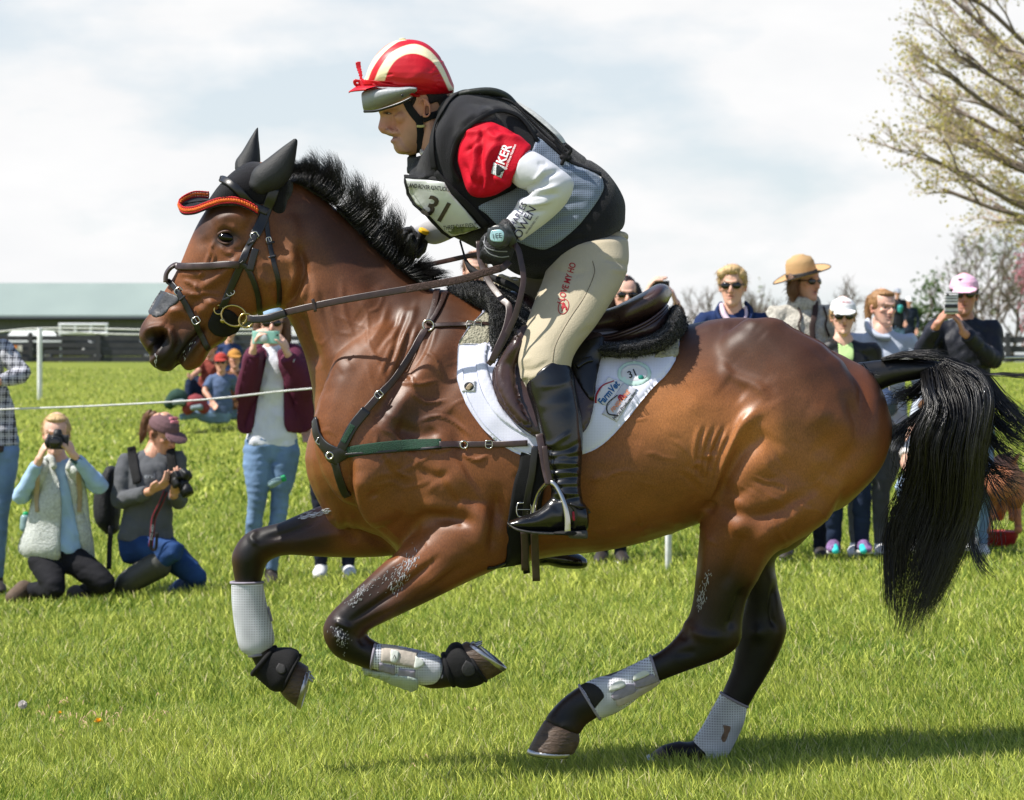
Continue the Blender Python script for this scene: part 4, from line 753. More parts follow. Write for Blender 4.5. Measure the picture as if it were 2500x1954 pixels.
strap('girth_strap', Z3([(170, 1040), (190, 1120), (215, 1190), (232, 1215)]), .024, .006, HB, leab, BP); strap('chest_strap', Z3([(190, 1000), (120, 960), (80, 900), (68, 820)]), .032, .007, HB, leab, BP)
ringpart('ring', *Z3([(652, 330)])[0], 13, BP, hit(*Z3([(652, 330)])[0], HB)[0][1] - .010, .0032); ringpart('ring', *Z3([(838, 952)])[0], 9, BP, hit(*Z3([(838, 952)])[0], HB)[0][1] - .012, .0025)
ringpart('ring', *Z3([(138, 1010)])[0], 8, BP, hit(*Z3([(145, 1010)])[0], HB)[0][1] - .014, .003)
drape('chest_piece', Z3([(110, 980), (190, 960), (235, 975), (245, 1010), (200, 1040), (180, 1060), (140, 1040), (115, 1010)]), HB, .007, .003, leab, BP, step=4)
for x, y, a in ((395, 690, -50), (912, 324, 0), (870, 327, 0), (968, 950, 0), (90, 935, 60)): buckle(*Z3([(x, y)])[0], 7, 8, a, BP, HB + PB, off=.009)
# ----- boots
mesh_boot = mat('white_perforated_boot', (206, 208, 214), rough=.6, spec=.3, nscale=16, namt=.30, bump=.25, bscale=60, weave=(44, .10, 0))
grey_m = mat('grey_strap', (140, 134, 146), rough=.8, nscale=60, namt=.15); taupe = mat('taupe_strap', (172, 162, 150), rough=.7, nscale=60, namt=.1); mint = mat('pale_tab', (196, 200, 192), rough=.6)
def legboot(label, pairs, fn, Y, group='white perforated tendon boots', extra=None):
    rows = [(fn([a])[0], fn([b])[0], w, Y) for a, b, w in pairs]
    v, f = lp(rows, 5, 26, cap=(.02, .02), pw=2.3); me = voxel((v, f), .004, 3)
    E = empty('tendon_boot', P(*rows[-1][0], Y), label=label, category='leg boot', group=group); part('shell', me, mesh_boot, E)
    t = [bvh(me)]
    for k in (0, -1):                              # bound edges
        a, b, w, y = rows[k]; A, B = P(*a, y), P(*b, y); C = (A + B) / 2; U = (A - B) / 2; th = np.linspace(0, 2 * np.pi, 26)
        part('binding', mesh_of('binding', *tube([C + U * math.cos(q) * 1.02 + np.array((0, w * math.sin(q) * 1.02, 0)) for q in th], .004, n=8, sub=1)), grey_m, E)
    return E, t
E, t = legboot('white perforated boot on the raised far foreleg', [((70, 690), (288, 690), .046), ((75, 850), (315, 830), .046), ((95, 1010), (350, 970), .047), ((130, 1150), (370, 1100), .047), ((195, 1200), (320, 1180), .036)], Z4, .15)
strap('strap', Z4([(318, 860), (345, 960)]), .012, .004, t, grey_m, E)
E, t = legboot('white perforated boot with taupe strap on the folded near foreleg', [((1042, 1285), (1072, 1112), .046), ((1170, 1330), (1220, 1128), .047), ((1330, 1390), (1400, 1165), .047), ((1470, 1410), (1530, 1215), .045), ((1520, 1380), (1552, 1290), .034)], Z4, -.18)
drape('strike_pad', Z4([(980, 1275), (1100, 1300), (1330, 1340), (1372, 1380), (1350, 1440), (1230, 1400), (1100, 1340), (1010, 1315)]), HB + t, .010, .004, mat('pale_green_boot', (170, 180, 170), rough=.7, weave=(44, .6, 0)), E, step=4)
drape('strap', Z4([(1112, 1118), (1215, 1135), (1360, 1180), (1350, 1285), (1110, 1240)]), t, .004, .002, taupe, E, step=5, smooth_out=False)
for pl in ([(1100, 1245), (1210, 1270), (1205, 1330), (1095, 1300)], [(1235, 1285), (1352, 1300), (1345, 1362), (1228, 1338)], [(1270, 1143), (1372, 1165), (1368, 1192), (1262, 1165)]): drape('strap', Z4(pl), t, .003, .002, grey_m, E, step=5, smooth_out=False)
lg = drape('tab', Z4([(1180, 1155), (1235, 1175), (1215, 1245), (1178, 1235)]), t, .003, .006, mint, E, step=4)
text_decal('letter', 'V', *Z4([(1204, 1203)])[0], 10, 180, [bvh(lg.data)], ink, lg); drape('tab', Z4([(1350, 1200), (1410, 1240), (1395, 1270), (1342, 1285)]), t, .003, .006, mint, E, step=4)
E, t = legboot('white perforated boot with two pale tabs on the near hind leg', [((742, 1070), (782, 1205), .044), ((640, 1120), (720, 1255), .046), ((540, 1165), (640, 1320), .047), ((460, 1185), (560, 1370), .048), ((372, 1225), (480, 1400), .044)], Z5, -.15)
drape('cut_out', Z5([(352, 1255), (400, 1212), (460, 1225), (500, 1275), (480, 1310), (440, 1360), (420, 1400), (380, 1390), (350, 1320)]), t, .003, .001, mat('black_leg_hair', (22, 19, 18), rough=.7), E, step=4)
for pl in ([(622, 1215), (655, 1220), (660, 1262), (560, 1300), (545, 1268)], [(742, 1165), (768, 1175), (775, 1205), (672, 1238), (662, 1205)]): drape('strap', Z5(pl), t, .003, .002, grey_m, E, step=4)
drape('strap', Z5([(560, 1300), (768, 1200), (772, 1225), (590, 1330)]), t, .003, .003, taupe, E, step=4)
for pl in ([(530, 1230), (580, 1195), (612, 1215), (600, 1235), (532, 1255)], [(655, 1170), (710, 1143), (738, 1160), (722, 1175), (656, 1200)]): drape('tab', Z5(pl), t, .003, .006, mint, E, step=4)
text_decal('letter', 'N', *Z5([(697, 1245)])[0], 9, 30, t, ink, E)
E, t = legboot('white perforated boot with a muddy mark on the far hind leg in the grass', [((1110, 1263), (1247, 1335), .045), ((1060, 1350), (1230, 1420), .046), ((1010, 1440), (1190, 1510), .047), ((965, 1510), (1140, 1600), .047), ((985, 1560), (1100, 1640), .038)], Z5, .14)
drape('mud_stain', Z5([(1120, 1430), (1160, 1440), (1150, 1475), (1130, 1520), (1110, 1500), (1125, 1465)]), t, .0008, .0006, mat('mud', (120, 96, 78), rough=.9, nscale=60, namt=.4), E, step=4)
for lb, pairs, Y in (('black neoprene overreach boot on the near fore hoof', [((1545, 1190), (1615, 1400), .045), ((1590, 1118), (1680, 1425), .056), ((1650, 1105), (1790, 1405), .064), ((1715, 1165), (1840, 1372), .062)], -.18),
                     ('black neoprene overreach boot on the far fore hoof', [((220, 1325), (372, 1142), .045), ((300, 1400), (470, 1140), .054), ((360, 1445), (530, 1160), .062), ((425, 1448), (548, 1195), .060)], .15)):
    E = empty('overreach_boot', P(*Z4([pairs[-1][0]])[0], Y), label=lb, category='overreach boot', group='black overreach boots')
    rows = [(Z4([a])[0], Z4([b])[0], w, Y) for a, b, w in pairs]; me = voxel([lp(rows, 5, 26, cap=(.05, .05), pw=2.3)], .004, 2); part('bell', me, neop, E); t = [bvh(me)]
    a, b, w, y = rows[0]; A, B = P(*a, y), P(*b, y); C = (A + B) / 2; U = (A - B) / 2
    part('collar', mesh_of('collar', *tube([C + U * math.cos(q) + np.array((0, w * math.sin(q), 0)) for q in np.linspace(0, 2 * np.pi, 26)], .008, n=10, sub=1)), neop, E)
    a, b, w, y = rows[-1]; A, B = P(*a, y), P(*b, y); C = (A + B) / 2; U = (A - B) / 2
    part('binding', mesh_of('binding', *tube([C + U * math.cos(q) + np.array((0, w * math.sin(q), 0)) for q in np.linspace(0, 2 * np.pi, 26)], .005, n=10, sub=1)), neop, E)
    q = [(400, 1250), (440, 1265), (450, 1310), (410, 1325), (380, 1290)] if Y > 0 else [(1700, 1230), (1750, 1260), (1760, 1320), (1700, 1340), (1670, 1290)]
    drape('patch', Z4(q), t, .002, .001, mat('worn_rubber', (46, 45, 46), rough=.7), E, step=4)
# ------------------------------------------------------------ the rider
def z2(x, y): return Z2([(x, y)])[0]
skin_m = mat('skin', vc='Col', rough=.5, spec=.4, nscale=45, namt=.07, bump=.08, bscale=350, sss=.06)
RD = empty('person', P(1250, 1380, 0), label='rider in red shirt, black vest and striped helmet leaning forward over the horse', category='rider')
def facemesh(T, vs=.0028, jaw=1.0, mouth=.0, skincol=(.42, .21, .13), lip=(.40, .13, .10), brow=(.10, .06, .04), seed=0, extra=None, keel=None):
    # a head in its own frame: facing -Y, chin at z 0, crown near z .235; T maps it to the world
    sl = [(-.005, -.070, -.035, .018), (.004, -.084, -.025, .030), (.018, -.091, -.005, .043), (.036, -.090, .02, .052), (.056, -.089, .045, .059), (.080, -.088, .07, .066), (.105, -.084, .085, .070), (.125, -.084, .094, .0725), (.142, -.090, .098, .0745), (.165, -.086, .10, .0755), (.190, -.072, .096, .072), (.213, -.046, .078, .058), (.229, -.012, .045, .034)]
    sl = np.array(sl)
    if keel: sl[:, 1] = np.where(sl[:, 0] < .15, sl[:, 1] * .975, sl[:, 1])
    r = catmull(sl, 4); C = np.column_stack((np.zeros(len(r)), (r[:, 1] + r[:, 2]) / 2, r[:, 0])); U = np.column_stack((np.zeros(len(r)), (r[:, 1] - r[:, 2]) / 2, np.zeros(len(r)))); V = np.column_stack((r[:, 3] * jaw, np.zeros(len(r)), np.zeros(len(r))))
    ps = [rings(C, U, V, 30, cap=(.2, .5), pw=2.25)]
    ps += [tube([(0, -.078, .138), (0, -.084, .120), (0, -.090, .104), (0, -.1005, .090), (0, -.096, .080)], [.014, .017, .021, .024, .018], [.0075, .0085, .0105, .0125, .010], side=(1, 0, 0), n=14, pw=1.8),
           tube([(-.0145, -.092, .083), (0, -.098, .084), (.0145, -.092, .083)], [.0075, .009, .0075], n=10), tube([(-.030, -.088, .139), (0, -.092, .137), (.030, -.088, .139)], .008, n=10),
           tube([(-.023, -.080, .057 + mouth * .3), (-.008, -.0885, .062 + mouth * .4), (.008, -.0885, .062 + mouth * .4), (.023, -.080, .057 + mouth * .3)], [.004, .0085, .0085, .004], n=10),
           tube([(-.021, -.080, .053 - mouth * .5), (0, -.0875, .048 - mouth), (.021, -.080, .053 - mouth * .5)], [.004, .0095, .004], n=10), tube([(0, -.080, .075), (0, -.083, .066), (0, -.082, .04), (0, -.083, .02)], [.008, .009, .008, .009], [.014, .016, .016, .016], n=14), ell((0, -.085, .014), (.017, .013, .014)),
           ell((.040, -.058, .098), (.020, .020, .018)), ell((-.040, -.058, .098), (.020, .020, .018))]
    if keel: ps = ps[:1] + keel + ps[-2:]
    for s in (-1, 1):
        a = np.linspace(-1.9, 2.6, 16); ps.append(tube([(s * (.074 + .006 * math.sin(t * .5 + 1)), .012 + .014 * math.cos(t), .105 + .026 * math.sin(t)) for t in a], .0042, n=8, sub=1)); ps.append(tube([(s * .072, .004, .082), (s * .076, .012, .105), (s * .074, .014, .12)], [.007, .010, .008], [.005, .006, .005], n=8))
    ps += (extra or [])
    me = voxel(ps, vs, 6 if vs < .003 else 3, .5); v = getv(me); n = getn(me)
    def g(c, s): return np.exp(-np.sum(((v - np.array(c)) / np.array(s)) ** 2, 1) / 2)
    d = np.zeros(len(v))
    for s in (-1, 1):
        d -= .0065 * g((s * .031, -.083, .119), (.014, .02, .0080)); d += .0022 * g((s * .031, -.08, .1275), (.013, .02, .0025)); d += .0016 * g((s * .031, -.08, .1105), (.012, .02, .002)); d -= .003 * g((s * .024, -.09, .075), (.004, .01, .014)); d += .0035 * g((s * .031, -.083, .104), (.016, .02, .004)); d -= .007 * g((s * .075, .011, .104), (.006, .006, .011)) * (np.abs(v[:, 0]) > .066)
    d -= .003 * g((0, -.095, .033), (.02, .02, .005)); d -= .0035 * g((0, -.098, .055), (.020, .02, .0022 + mouth * .6))
    v2 = v + n * d[:, None]; setv(me, v2)
    c = np.tile(np.array(skincol), (len(v), 1)); 
    def mixc(k, col): 
        nonlocal c; k = np.clip(k, 0, 1)[:, None]; c = c * (1 - k) + np.array(col) * k
    mixc(.55 * g((0, -.11, .088), (.016, .02, .012)), np.array(skincol) * (1.05, .72, .66)); 
    for s in (-1, 1):
        mixc(.40 * g((s * .045, -.065, .085), (.02, .03, .018)), np.array(skincol) * (1.05, .76, .7)); mixc(.8 * g((s * .078, .012, .105), (.012, .02, .03)), np.array(skincol) * (1.05, .70, .62))
        bx = np.clip(1 - np.abs(v[:, 0] * s - .034) / .021, 0, 1) ** .5; mixc(.8 * bx * np.exp(-((v[:, 2] - .1395 - .004 * (1 - ((v[:, 0] * s - .036) / .02) ** 2)) / .0035) ** 2) * (v[:, 1] < -.05), brow)
        mixc(.6 * g((s * .031, -.085, .124), (.014, .02, .002)), np.array(skincol) * .45); mixc(.8 * g((s * .009, -.103, .079), (.0035, .006, .003)), (.06, .02, .015))
    mixc(.85 * g((0, -.097, .062 + mouth * .4), (.016, .02, .0042)), lip); mixc(.85 * g((0, -.097, .050 - mouth), (.015, .02, .0048)), lip); mixc(.95 * g((0, -.098, .0558 - mouth * .2), (.015, .012, .0016 + mouth * .55)), (.05, .015, .012))
    c *= (1 + .05 * vnoise(v, 60, seed))[:, None]
    setcol(me, c); setv(me, T(v2)); return me
def frame(origin, yaw, pitch, roll, sc=1.0, piv=(0, .01, .10), inv=False):
    M = np.array((Matrix.Rotation(R(yaw), 3, 'Z') @ Matrix.Rotation(R(roll), 3, 'Y') @ Matrix.Rotation(R(pitch), 3, 'X')))
    o = np.asarray(origin, float); piv = np.asarray(piv)
    f = lambda v: (np.asarray(v, float) - piv) * sc @ M.T + o
    return (f, lambda v: (np.asarray(v, float) - o) @ M / sc + piv) if inv else f
# head: pivot at ear level; faces -X, tipped down
hc = P(*ZH([(690, 1000)])[0], 0.0)
TH, THi = frame(hc, -90, 14, 0, 1.0, piv=(0, -.020, .098), inv=True)
kz = lambda rows: [(ZH([a])[0], ZH([b])[0], w, 0) for a, b, w in rows]
keel = [lp(kz([((290, 925), (520, 900), .052), ((285, 952), (520, 950), .050), ((298, 982), (520, 985), .034), ((304, 1008), (520, 1010), .020), ((297, 1060), (500, 1050), .0165), ((285, 1108), (490, 1095), .0185), ((281, 1142), (480, 1130), .0205), ((300, 1168), (470, 1160), .0190)]), 4, 20),
        lp(kz([((340, 1158), (560, 1150), .030), ((362, 1180), (580, 1175), .040), ((384, 1216), (590, 1210), .044), ((414, 1230), (590, 1232), .040)]), 4, 20, cap=(.3, .1)), lp(kz([((424, 1262), (600, 1262), .038), ((415, 1290), (610, 1285), .040), ((437, 1318), (620, 1305), .040), ((455, 1360), (640, 1335), .040), ((492, 1412), (650, 1375), .038), ((550, 1425), (670, 1390), .034)]), 4, 20, cap=(.1, .4))]
keel = [(THi(v), f) for v, f in keel]
face = facemesh(TH, .0024, mouth=.0035, skincol=(.52, .27, .17), lip=(.30, .10, .075), brow=(.12, .07, .04), seed=4, keel=keel, jaw=.93)
# neck joined into the head surface is covered by the collar: one skin mesh with neck
nk = lp([(z2(600, 470), z2(505, 650), .062, 0), (z2(650, 560), z2(500, 770), .064, 0), (z2(720, 640), z2(560, 850), .070, 0)], 4, 20)
nme = voxel([nk, (getv(face), [tuple(p.vertices) for p in face.polygons])], .0026, 2)
fv = getv(nme); from mathutils.kdtree import KDTree
kd = KDTree(len(face.vertices)); fcol = np.empty(len(face.vertices) * 4, np.float32); face.color_attributes['Col'].data.foreach_get('color', fcol); fcol = fcol.reshape(-1, 4)
for i, p in enumerate(getv(face)): kd.insert(p, i)
kd.balance(); cols = np.empty((len(fv), 3))
for i, p in enumerate(fv):
    _, j, dd = kd.find(p); cols[i] = fcol[j, :3] if dd < .012 else (.52, .27, .17)
sculpt(nme, [(ZH(a), s, m) for a, s, m in (([(372, 1128), (395, 1145), (385, 1165)], 2.2, 2.4), ([(420, 1110), (450, 1160), (480, 1225)], 2.6, -2.2), ([(430, 1060), (480, 1090), (540, 1080)], 6, 2.0), ([(500, 1180), (520, 1260), (500, 1330)], 5, -1.3), ([(325, 925), (370, 905), (430, 915)], 3, 2.0), ([(350, 960), (390, 948), (430, 965)], 2, 1.6), ([(355, 1000), (400, 1010), (440, 995)], 2, 1.4), ([(450, 960), (490, 975)], 1.4, -1.2), ([(452, 985), (492, 1000)], 1.4, -1.2), ([(560, 1100), (590, 1200), (570, 1300)], 8, 1.2))])
qn = to_px(getv(nme))
def facepaint(pts, sg, col, amt):
    global cols
    d, _ = dist_poly(qn, np.array(ZH(pts))); k = (np.exp(-d * d / 2 / sg / sg) * amt)[:, None]; cols = cols * (1 - k) + np.array(col) * k
for a in (([(350, 972), (385, 966), (425, 978)], 1.6, (.05, .03, .025), .9), ([(315, 925), (360, 900), (425, 905)], 2.6, (.12, .07, .045), .7), ([(365, 1150), (385, 1148)], 1.7, (.08, .03, .02), .8), ([(425, 1245), (455, 1240), (485, 1236)], 1.8, (.07, .02, .02), .95), ([(400, 1222), (440, 1228)], 1.6, (.38, .16, .11), .4), ([(424, 1290), (455, 1270)], 3.4, (.38, .14, .10), .7),
          ([(440, 1330), (520, 1370), (620, 1340), (680, 1250)], 16, (.36, .20, .14), .45), ([(300, 1120), (340, 1130)], 6, (.50, .20, .13), .5), ([(450, 1090), (520, 1120)], 10, (.52, .22, .14), .45), ([(495, 1160)], 1.2, (.12, .05, .03), .8)): facepaint(*a)
setcol(nme, cols); part('body', nme, skin_m, RD)
eye_w = mat('eye_white', (168, 160, 152), rough=.15, namt=0, bump=0); iris = mat('iris_brown', (52, 38, 30), rough=.08, namt=0, bump=0)
def eyes(T, root, r=.0118, inset=.0):
    for s in (-1, 1):
        v, f = ell((s * .031, -.0635 + inset, .1185), (r, r, r * .80), n=16); e = part('eye', mesh_of('eye', T(v), f), eye_w, root)
        v, f = ell((s * .031, -.0635 + inset - r * .84, .1185), (r * .56, r * .24, r * .56), n=12); part('iris', mesh_of('iris', T(v), f), iris, e)
nb_ = [bvh(nme)]; e0 = hit(*ZH([(392, 974)])[0], nb_)[0]
e_ = part('eye', mesh_of('eye', *ell(e0 + (0, .001, 0), (.0068, .0030, .0026), rot=(0, R(8), 0), n=16)), eye_w, RD); part('iris', mesh_of('iris', *ell(e0 + (-.0022, -.0010, 0), (.0030, .0022, .0026), n=12)), iris, e_)
for dz, th_n in ((.0026, .0011), (-.0028, .0008)): part('eyelid', mesh_of('eyelid', *tube([e0 + (-.008, .0, -.0004 * 1), e0 + (-.003, -.0014, dz), e0 + (.003, -.0012, dz), e0 + (.009, .001, -.001)], th_n, n=8)), mat('eyelash_brown', (84, 52, 38), rough=.7), RD)
shair = mat('short_dark_hair', (38, 30, 26), rough=.7, spec=.3, nscale=300, namt=.4, bump=.5, bscale=400)
drape('hair', ZH([(800, 760), (1010, 760), (1045, 830), (1010, 900), (960, 900), (930, 850), (850, 870), (830, 800)]), [bvh(nme)], .006, .002, shair, RD, step=4, sm=3)
drape('hair', ZH([(640, 800), (700, 790), (690, 850), (655, 900), (640, 870)]), [bvh(nme)], .002, .001, shair, RD, step=3, sm=2)
# ----- helmet: skull silk, peak, grey skirt, harness
silk = bpy.data.materials.new('striped_helmet_silk'); silk.use_nodes = True; MATS['striped_helmet_silk'] = silk
silk_red = mat('red_satin', (184, 6, 26), rough=.42, spec=.4, nscale=10, namt=.12, bump=.25, bscale=16)
silk_vc = mat('striped_silk', vc='Col', rough=.45, spec=.42, nscale=12, namt=.08, bump=.22, bscale=18)
dome = lp([(ZH([(150, 570)])[0], ZH([(165, 735)])[0], .040, 0), (ZH([(200, 440)])[0], ZH([(290, 740)])[0], .082, 0), (ZH([(300, 300)])[0], ZH([(430, 750)])[0], .104, 0), (ZH([(450, 196)])[0], ZH([(560, 820)])[0], .116, 0), (ZH([(640, 172)])[0], ZH([(700, 838)])[0], .122, 0),
           (ZH([(810, 215)])[0], ZH([(830, 828)])[0], .119, 0), (ZH([(950, 340)])[0], ZH([(940, 820)])[0], .104, 0), (ZH([(1050, 510)])[0], ZH([(1045, 790)])[0], .080, 0), (ZH([(1112, 660)])[0], ZH([(1100, 755)])[0], .045, 0)], 6, 36, cap=(.4, .3), pw=2.4, egg=.14)
dme = voxel([dome], .0024, 6)
sculpt(dme, [(ZH([(900 + rng.uniform(-60, 90), y), (1010 + rng.uniform(-60, 30), y + rng.uniform(-25, 35))]), 3.0, rng.uniform(1, 2.6) * (1 if i % 2 else -1)) for i, y in enumerate(np.linspace(400, 720, 17))] + [(ZH([(370, 560 + i * 22), (450, 545 + i * 24)]), 2.4, 1.4 if i % 2 else -1.4) for i in range(6)] + [(ZH([(560, 660), (700, 560), (800, 480)]), 8, 2), (ZH([(440, 690), (700, 690), (1060, 740)]), 3, -2)])
dv = getv(dme); q = to_px(dv); c = np.tile(np.array(lin((190, 7, 28))), (len(dv), 1)); cream = np.array(lin((236, 226, 186)))
def ring_of(pts): return np.array(ZH(catmull(pts, 6)))
o1 = ring_of([(240, 620), (300, 480), (400, 340), (520, 255), (680, 215), (820, 265), (930, 370), (1010, 500), (1070, 640), (1120, 720)]); o2 = ring_of([(355, 620), (400, 500), (480, 390), (590, 330), (700, 322), (810, 360), (900, 430), (970, 540), (1020, 640), (1060, 730)])
band = np.vstack((o1, o2[::-1]))
def soft(poly):
    global c
    k = np.mean([inpoly(q + np.array((a, b)) * .9, poly) for a in (-1, 0, 1) for b in (-1, 0, 1)], 0)[:, None]; c = c * (1 - k) + cream * k
soft(band)
o3 = ring_of([(120, 620), (165, 500), (230, 380), (320, 280), (420, 205), (520, 160), (560, 165)]); o4 = ring_of([(170, 620), (215, 500), (290, 380), (370, 290), (450, 225), (520, 185), (600, 172)])
soft(np.vstack((o3, o4[::-1]))); c[(np.abs(dv[:, 1]) < .020)] = np.where((q[np.abs(dv[:, 1]) < .020][:, 0] > 0)[:, None], cream, cream)
setcol(dme, c); HE = part('helmet', dme, silk_vc, RD, label='red helmet silk with cream stripes')
def dk(q_): return catmull(q_, 4)
grey_h = mat('grey_helmet_shell', (150, 154, 158), rough=.5, spec=.4, nscale=300, namt=.1, bump=.1)
shell = lp([(ZH([(118, 745)])[0], ZH([(140, 955)])[0], .060, 0), (ZH([(200, 700)])[0], ZH([(240, 955)])[0], .090, 0), (ZH([(340, 690)])[0], ZH([(400, 915)])[0], .110, 0), (ZH([(500, 700)])[0], ZH([(540, 862)])[0], .119, 0), (ZH([(640, 700)])[0], ZH([(650, 815)])[0], .121, 0), (ZH([(720, 720)])[0], ZH([(725, 790)])[0], .121, 0)], 5, 30, cap=(.15, .1), pw=2.3)
part('shell', voxel([shell], .003, 2), grey_h, HE); rimp = [ZH([a])[0] + (y,) for a, y in (((135, 955), -.05), ((260, 948), -.085), ((400, 908), -.104), ((540, 858), -.116), ((650, 805), -.119))]
part('rim', mesh_of('rim', *tube([P(*p) for p in rimp], .004, n=8)), leab, HE); part('rivet', mesh_of('rivet', *ell(P(*ZH([(548, 780)])[0], -.119), (.0038, .002, .0038))), leab, HE)
# peak
pk = []
for t in np.linspace(-1, 1, 25):
    y = .098 * t; x = -40 + 190 * abs(t) ** 2.4; zz = 738 - 30 * abs(t); pk.append(P(*ZH([(x, zz)])[0], y))
inn = []
for t in np.linspace(-1, 1, 25):
    y = .105 * t; x = 130 + 330 * (1 - math.sqrt(max(0, 1 - t * t * .96))); zz = 672 + 20 * abs(t) ** 2; inn.append(P(*ZH([(x, zz)])[0], y))
pk, inn = np.array(pk), np.array(inn); kk = 25; ms = (pk + inn) / 2 + (0, 0, .007); rows = [inn, ms, pk]
vv = np.vstack(rows + [r - (0, 0, .005) for r in rows]); F_ = []
for a in (0, 1):
    for i in range(kk - 1): F_ += [(a * kk + i, a * kk + i + 1, (a + 1) * kk + i + 1, (a + 1) * kk + i), ((a + 3) * kk + i, (a + 4) * kk + i, (a + 4) * kk + i + 1, (a + 3) * kk + i + 1)]
F_ += [(2 * kk + i, 2 * kk + i + 1, 5 * kk + i + 1, 5 * kk + i) for i in range(kk - 1)]
part('peak', mesh_of('peak', vv, F_), silk_red, HE)
def rib(pts, w, m, root, name, th=.002, trees=None, off=.002, **k): return strap(name, pts, w, th, trees or [], m, root, off=off, **k)
HT = [bvh(dme)]
part('band', mesh_of('band', *strap_geo(ZH([(120, 640), (230, 630), (400, 660), (560, 690), (700, 720), (760, 730)]), .013, .002, HT, .002)), silk_red, HE)
part('band', mesh_of('band', *strap_geo(ZH([(230, 655), (400, 675), (560, 705), (680, 760), (740, 770)]), .012, .002, HT, .004)), silk_red, HE)
bow = [tube([P(*ZH([(x, y)])[0], z) for x, y, z in pts], ra, rb, n=8) for pts, ra, rb in (
    ([(100, 640, -.02), (90, 540, -.015), (70, 470, -.01), (62, 412, -.01)], [.004, .007, .008, .008], [.0015] * 4), ([(130, 640, -.03), (60, 620, -.035), (25, 620, -.035), (40, 665, -.03), (110, 650, -.025)], .005, .0025),
    ([(130, 640, -.03), (180, 605, -.04), (230, 620, -.045), (215, 670, -.045), (140, 665, -.03)], .006, .003), ([(100, 620, -.03), (130, 680, -.035)], .009, .007))]
part('bow', voxel(bow, .002, 1), silk_red, HE); part('button', mesh_of('button', *ell(P(*ZH([(550, 160)])[0], 0), (.010, .010, .003))), mat('cream_button', (214, 204, 170), rough=.6), HE)
FT = [bvh(nme), bvh(dme)]
hs = mat('black_webbing', (24, 24, 26), rough=.75, spec=.3, nscale=200, namt=.3, bump=.5, bscale=500)
for pts, w in (([(600, 850), (640, 930), (690, 1000), (740, 1060)], .022), ([(1030, 830), (1000, 900), (940, 970), (850, 1010), (770, 1040)], .020), ([(725, 1010), (740, 1100), (745, 1200), (745, 1300), (735, 1390)], .020)):
    part('chin_strap', mesh_of('chin_strap', *strap_geo(ZH(pts), w, .005, FT, .002, sm=8)), hs, HE)
part('strap_badge', mesh_of('strap_badge', *strap_geo(ZH([(705, 1110), (790, 1110)]), .007, .002, FT, .009)), mat('badge_yellow', (196, 186, 120), rough=.6), HE)
# ----- shirt, torso
red_c = mat('red_jersey', (184, 6, 34), rough=.72, spec=.2, nscale=14, namt=.12, bump=.15, bscale=200)
vest_m = mat('black_body_protector', (34, 34, 38), rough=.85, spec=.2, nscale=20, namt=.25, bump=.5, bscale=500, weave=(75, .45, .5), sheen=.15)
piping = mat('black_binding', (22, 22, 24), rough=.7, spec=.25, bump=.3, bscale=400)
tor = [lp([(z2(700, 425), z2(570, 720), .150, 0), (z2(850, 402), z2(478, 885), .205, 0), (z2(1080, 475), z2(530, 1080), .215, 0), (z2(1290, 640), z2(640, 1225), .205, 0), (z2(1450, 770), z2(780, 1305), .195, 0), (z2(1610, 880), z2(930, 1385), .190, 0), (z2(1715, 1040), z2(1060, 1480), .190, 0), (z2(1722, 1180), z2(1180, 1515), .185, 0)], 6, 40, pw=2.5, cap=(.3, .08)),
       tube([P(*z2(780, 610), -.12), P(*z2(850, 640), -.19)], [.078, .07], [.09, .07]), tube([P(*z2(780, 610), .12), P(*z2(850, 640), .19)], [.078, .07], [.09, .07]), lp([(z2(556, 792), z2(462, 800), .035, 0), (z2(600, 862), z2(436, 880), .085, 0), (z2(700, 900), z2(440, 960), .18, 0)], 4, 24, cap=(.3, .2)),
       lp([(z2(705, 420), z2(600, 560), .10, 0), (z2(800, 405), z2(720, 560), .14, 0), (z2(930, 398), z2(860, 560), .13, 0)], 4, 24, cap=(.4, .4))]
vme = voxel(tor, .0065, 8)
vs_ = [(Z2([(590, 640), (580, 760), (600, 860), (640, 940)]), 9, -4), (Z2([(860, 470), (820, 560), (700, 640)]), 4, -5), (Z2([(700, 930), (690, 760), (740, 620), (860, 530), (960, 500), (1080, 550), (1170, 650)]), 7, 6), (Z2([(1200, 640), (1200, 720)]), 4, -5),
       (Z2([(660, 940), (760, 1060), (880, 1180), (960, 1240)]), 6, 4), (Z2([(1350, 740), (1480, 830), (1570, 900), (1585, 980), (1500, 1120), (1380, 1250), (1250, 1335)]), 5, -5), (Z2([(860, 1080), (1000, 1020), (1060, 960)]), 5, -4), (Z2([(1500, 790), (1490, 830)]), 4, -4)]
for i in range(15): y = 780 + i * 36; vs_.append((Z2([(1120 + i * 8, y + 180 - i * 4), (1280 + i * 5, y + 90), (1420 + i * 4, y + 60), (1560 - max(0, i - 5) * 26, y + 90)]), 4.5, 3.2 if i % 2 else -3.2))
sculpt(vme, vs_)
VEST = part('body_protector', vme, vest_m, RD); VT = [bvh(vme)]
mesh_side = mat('grey_blue_mesh', (124, 136, 154), rough=.65, spec=.3, nscale=12, namt=.15, bump=.2, bscale=40, weave=(60, .22, 0), sheen=.2)
side_poly = [(1205, 655), (1290, 730), (1360, 800), (1450, 850), (1560, 900), (1590, 950), (1580, 1010), (1500, 1130), (1400, 1240), (1270, 1330), (1200, 1335), (1080, 1290), (980, 1210), (900, 1130), (850, 1085), (960, 1030), (1090, 960), (1150, 800)]
drape('side_mesh', Z2(side_poly), VT, .003, .002, mesh_side, VEST, step=7, sm=1)
VT2 = VT
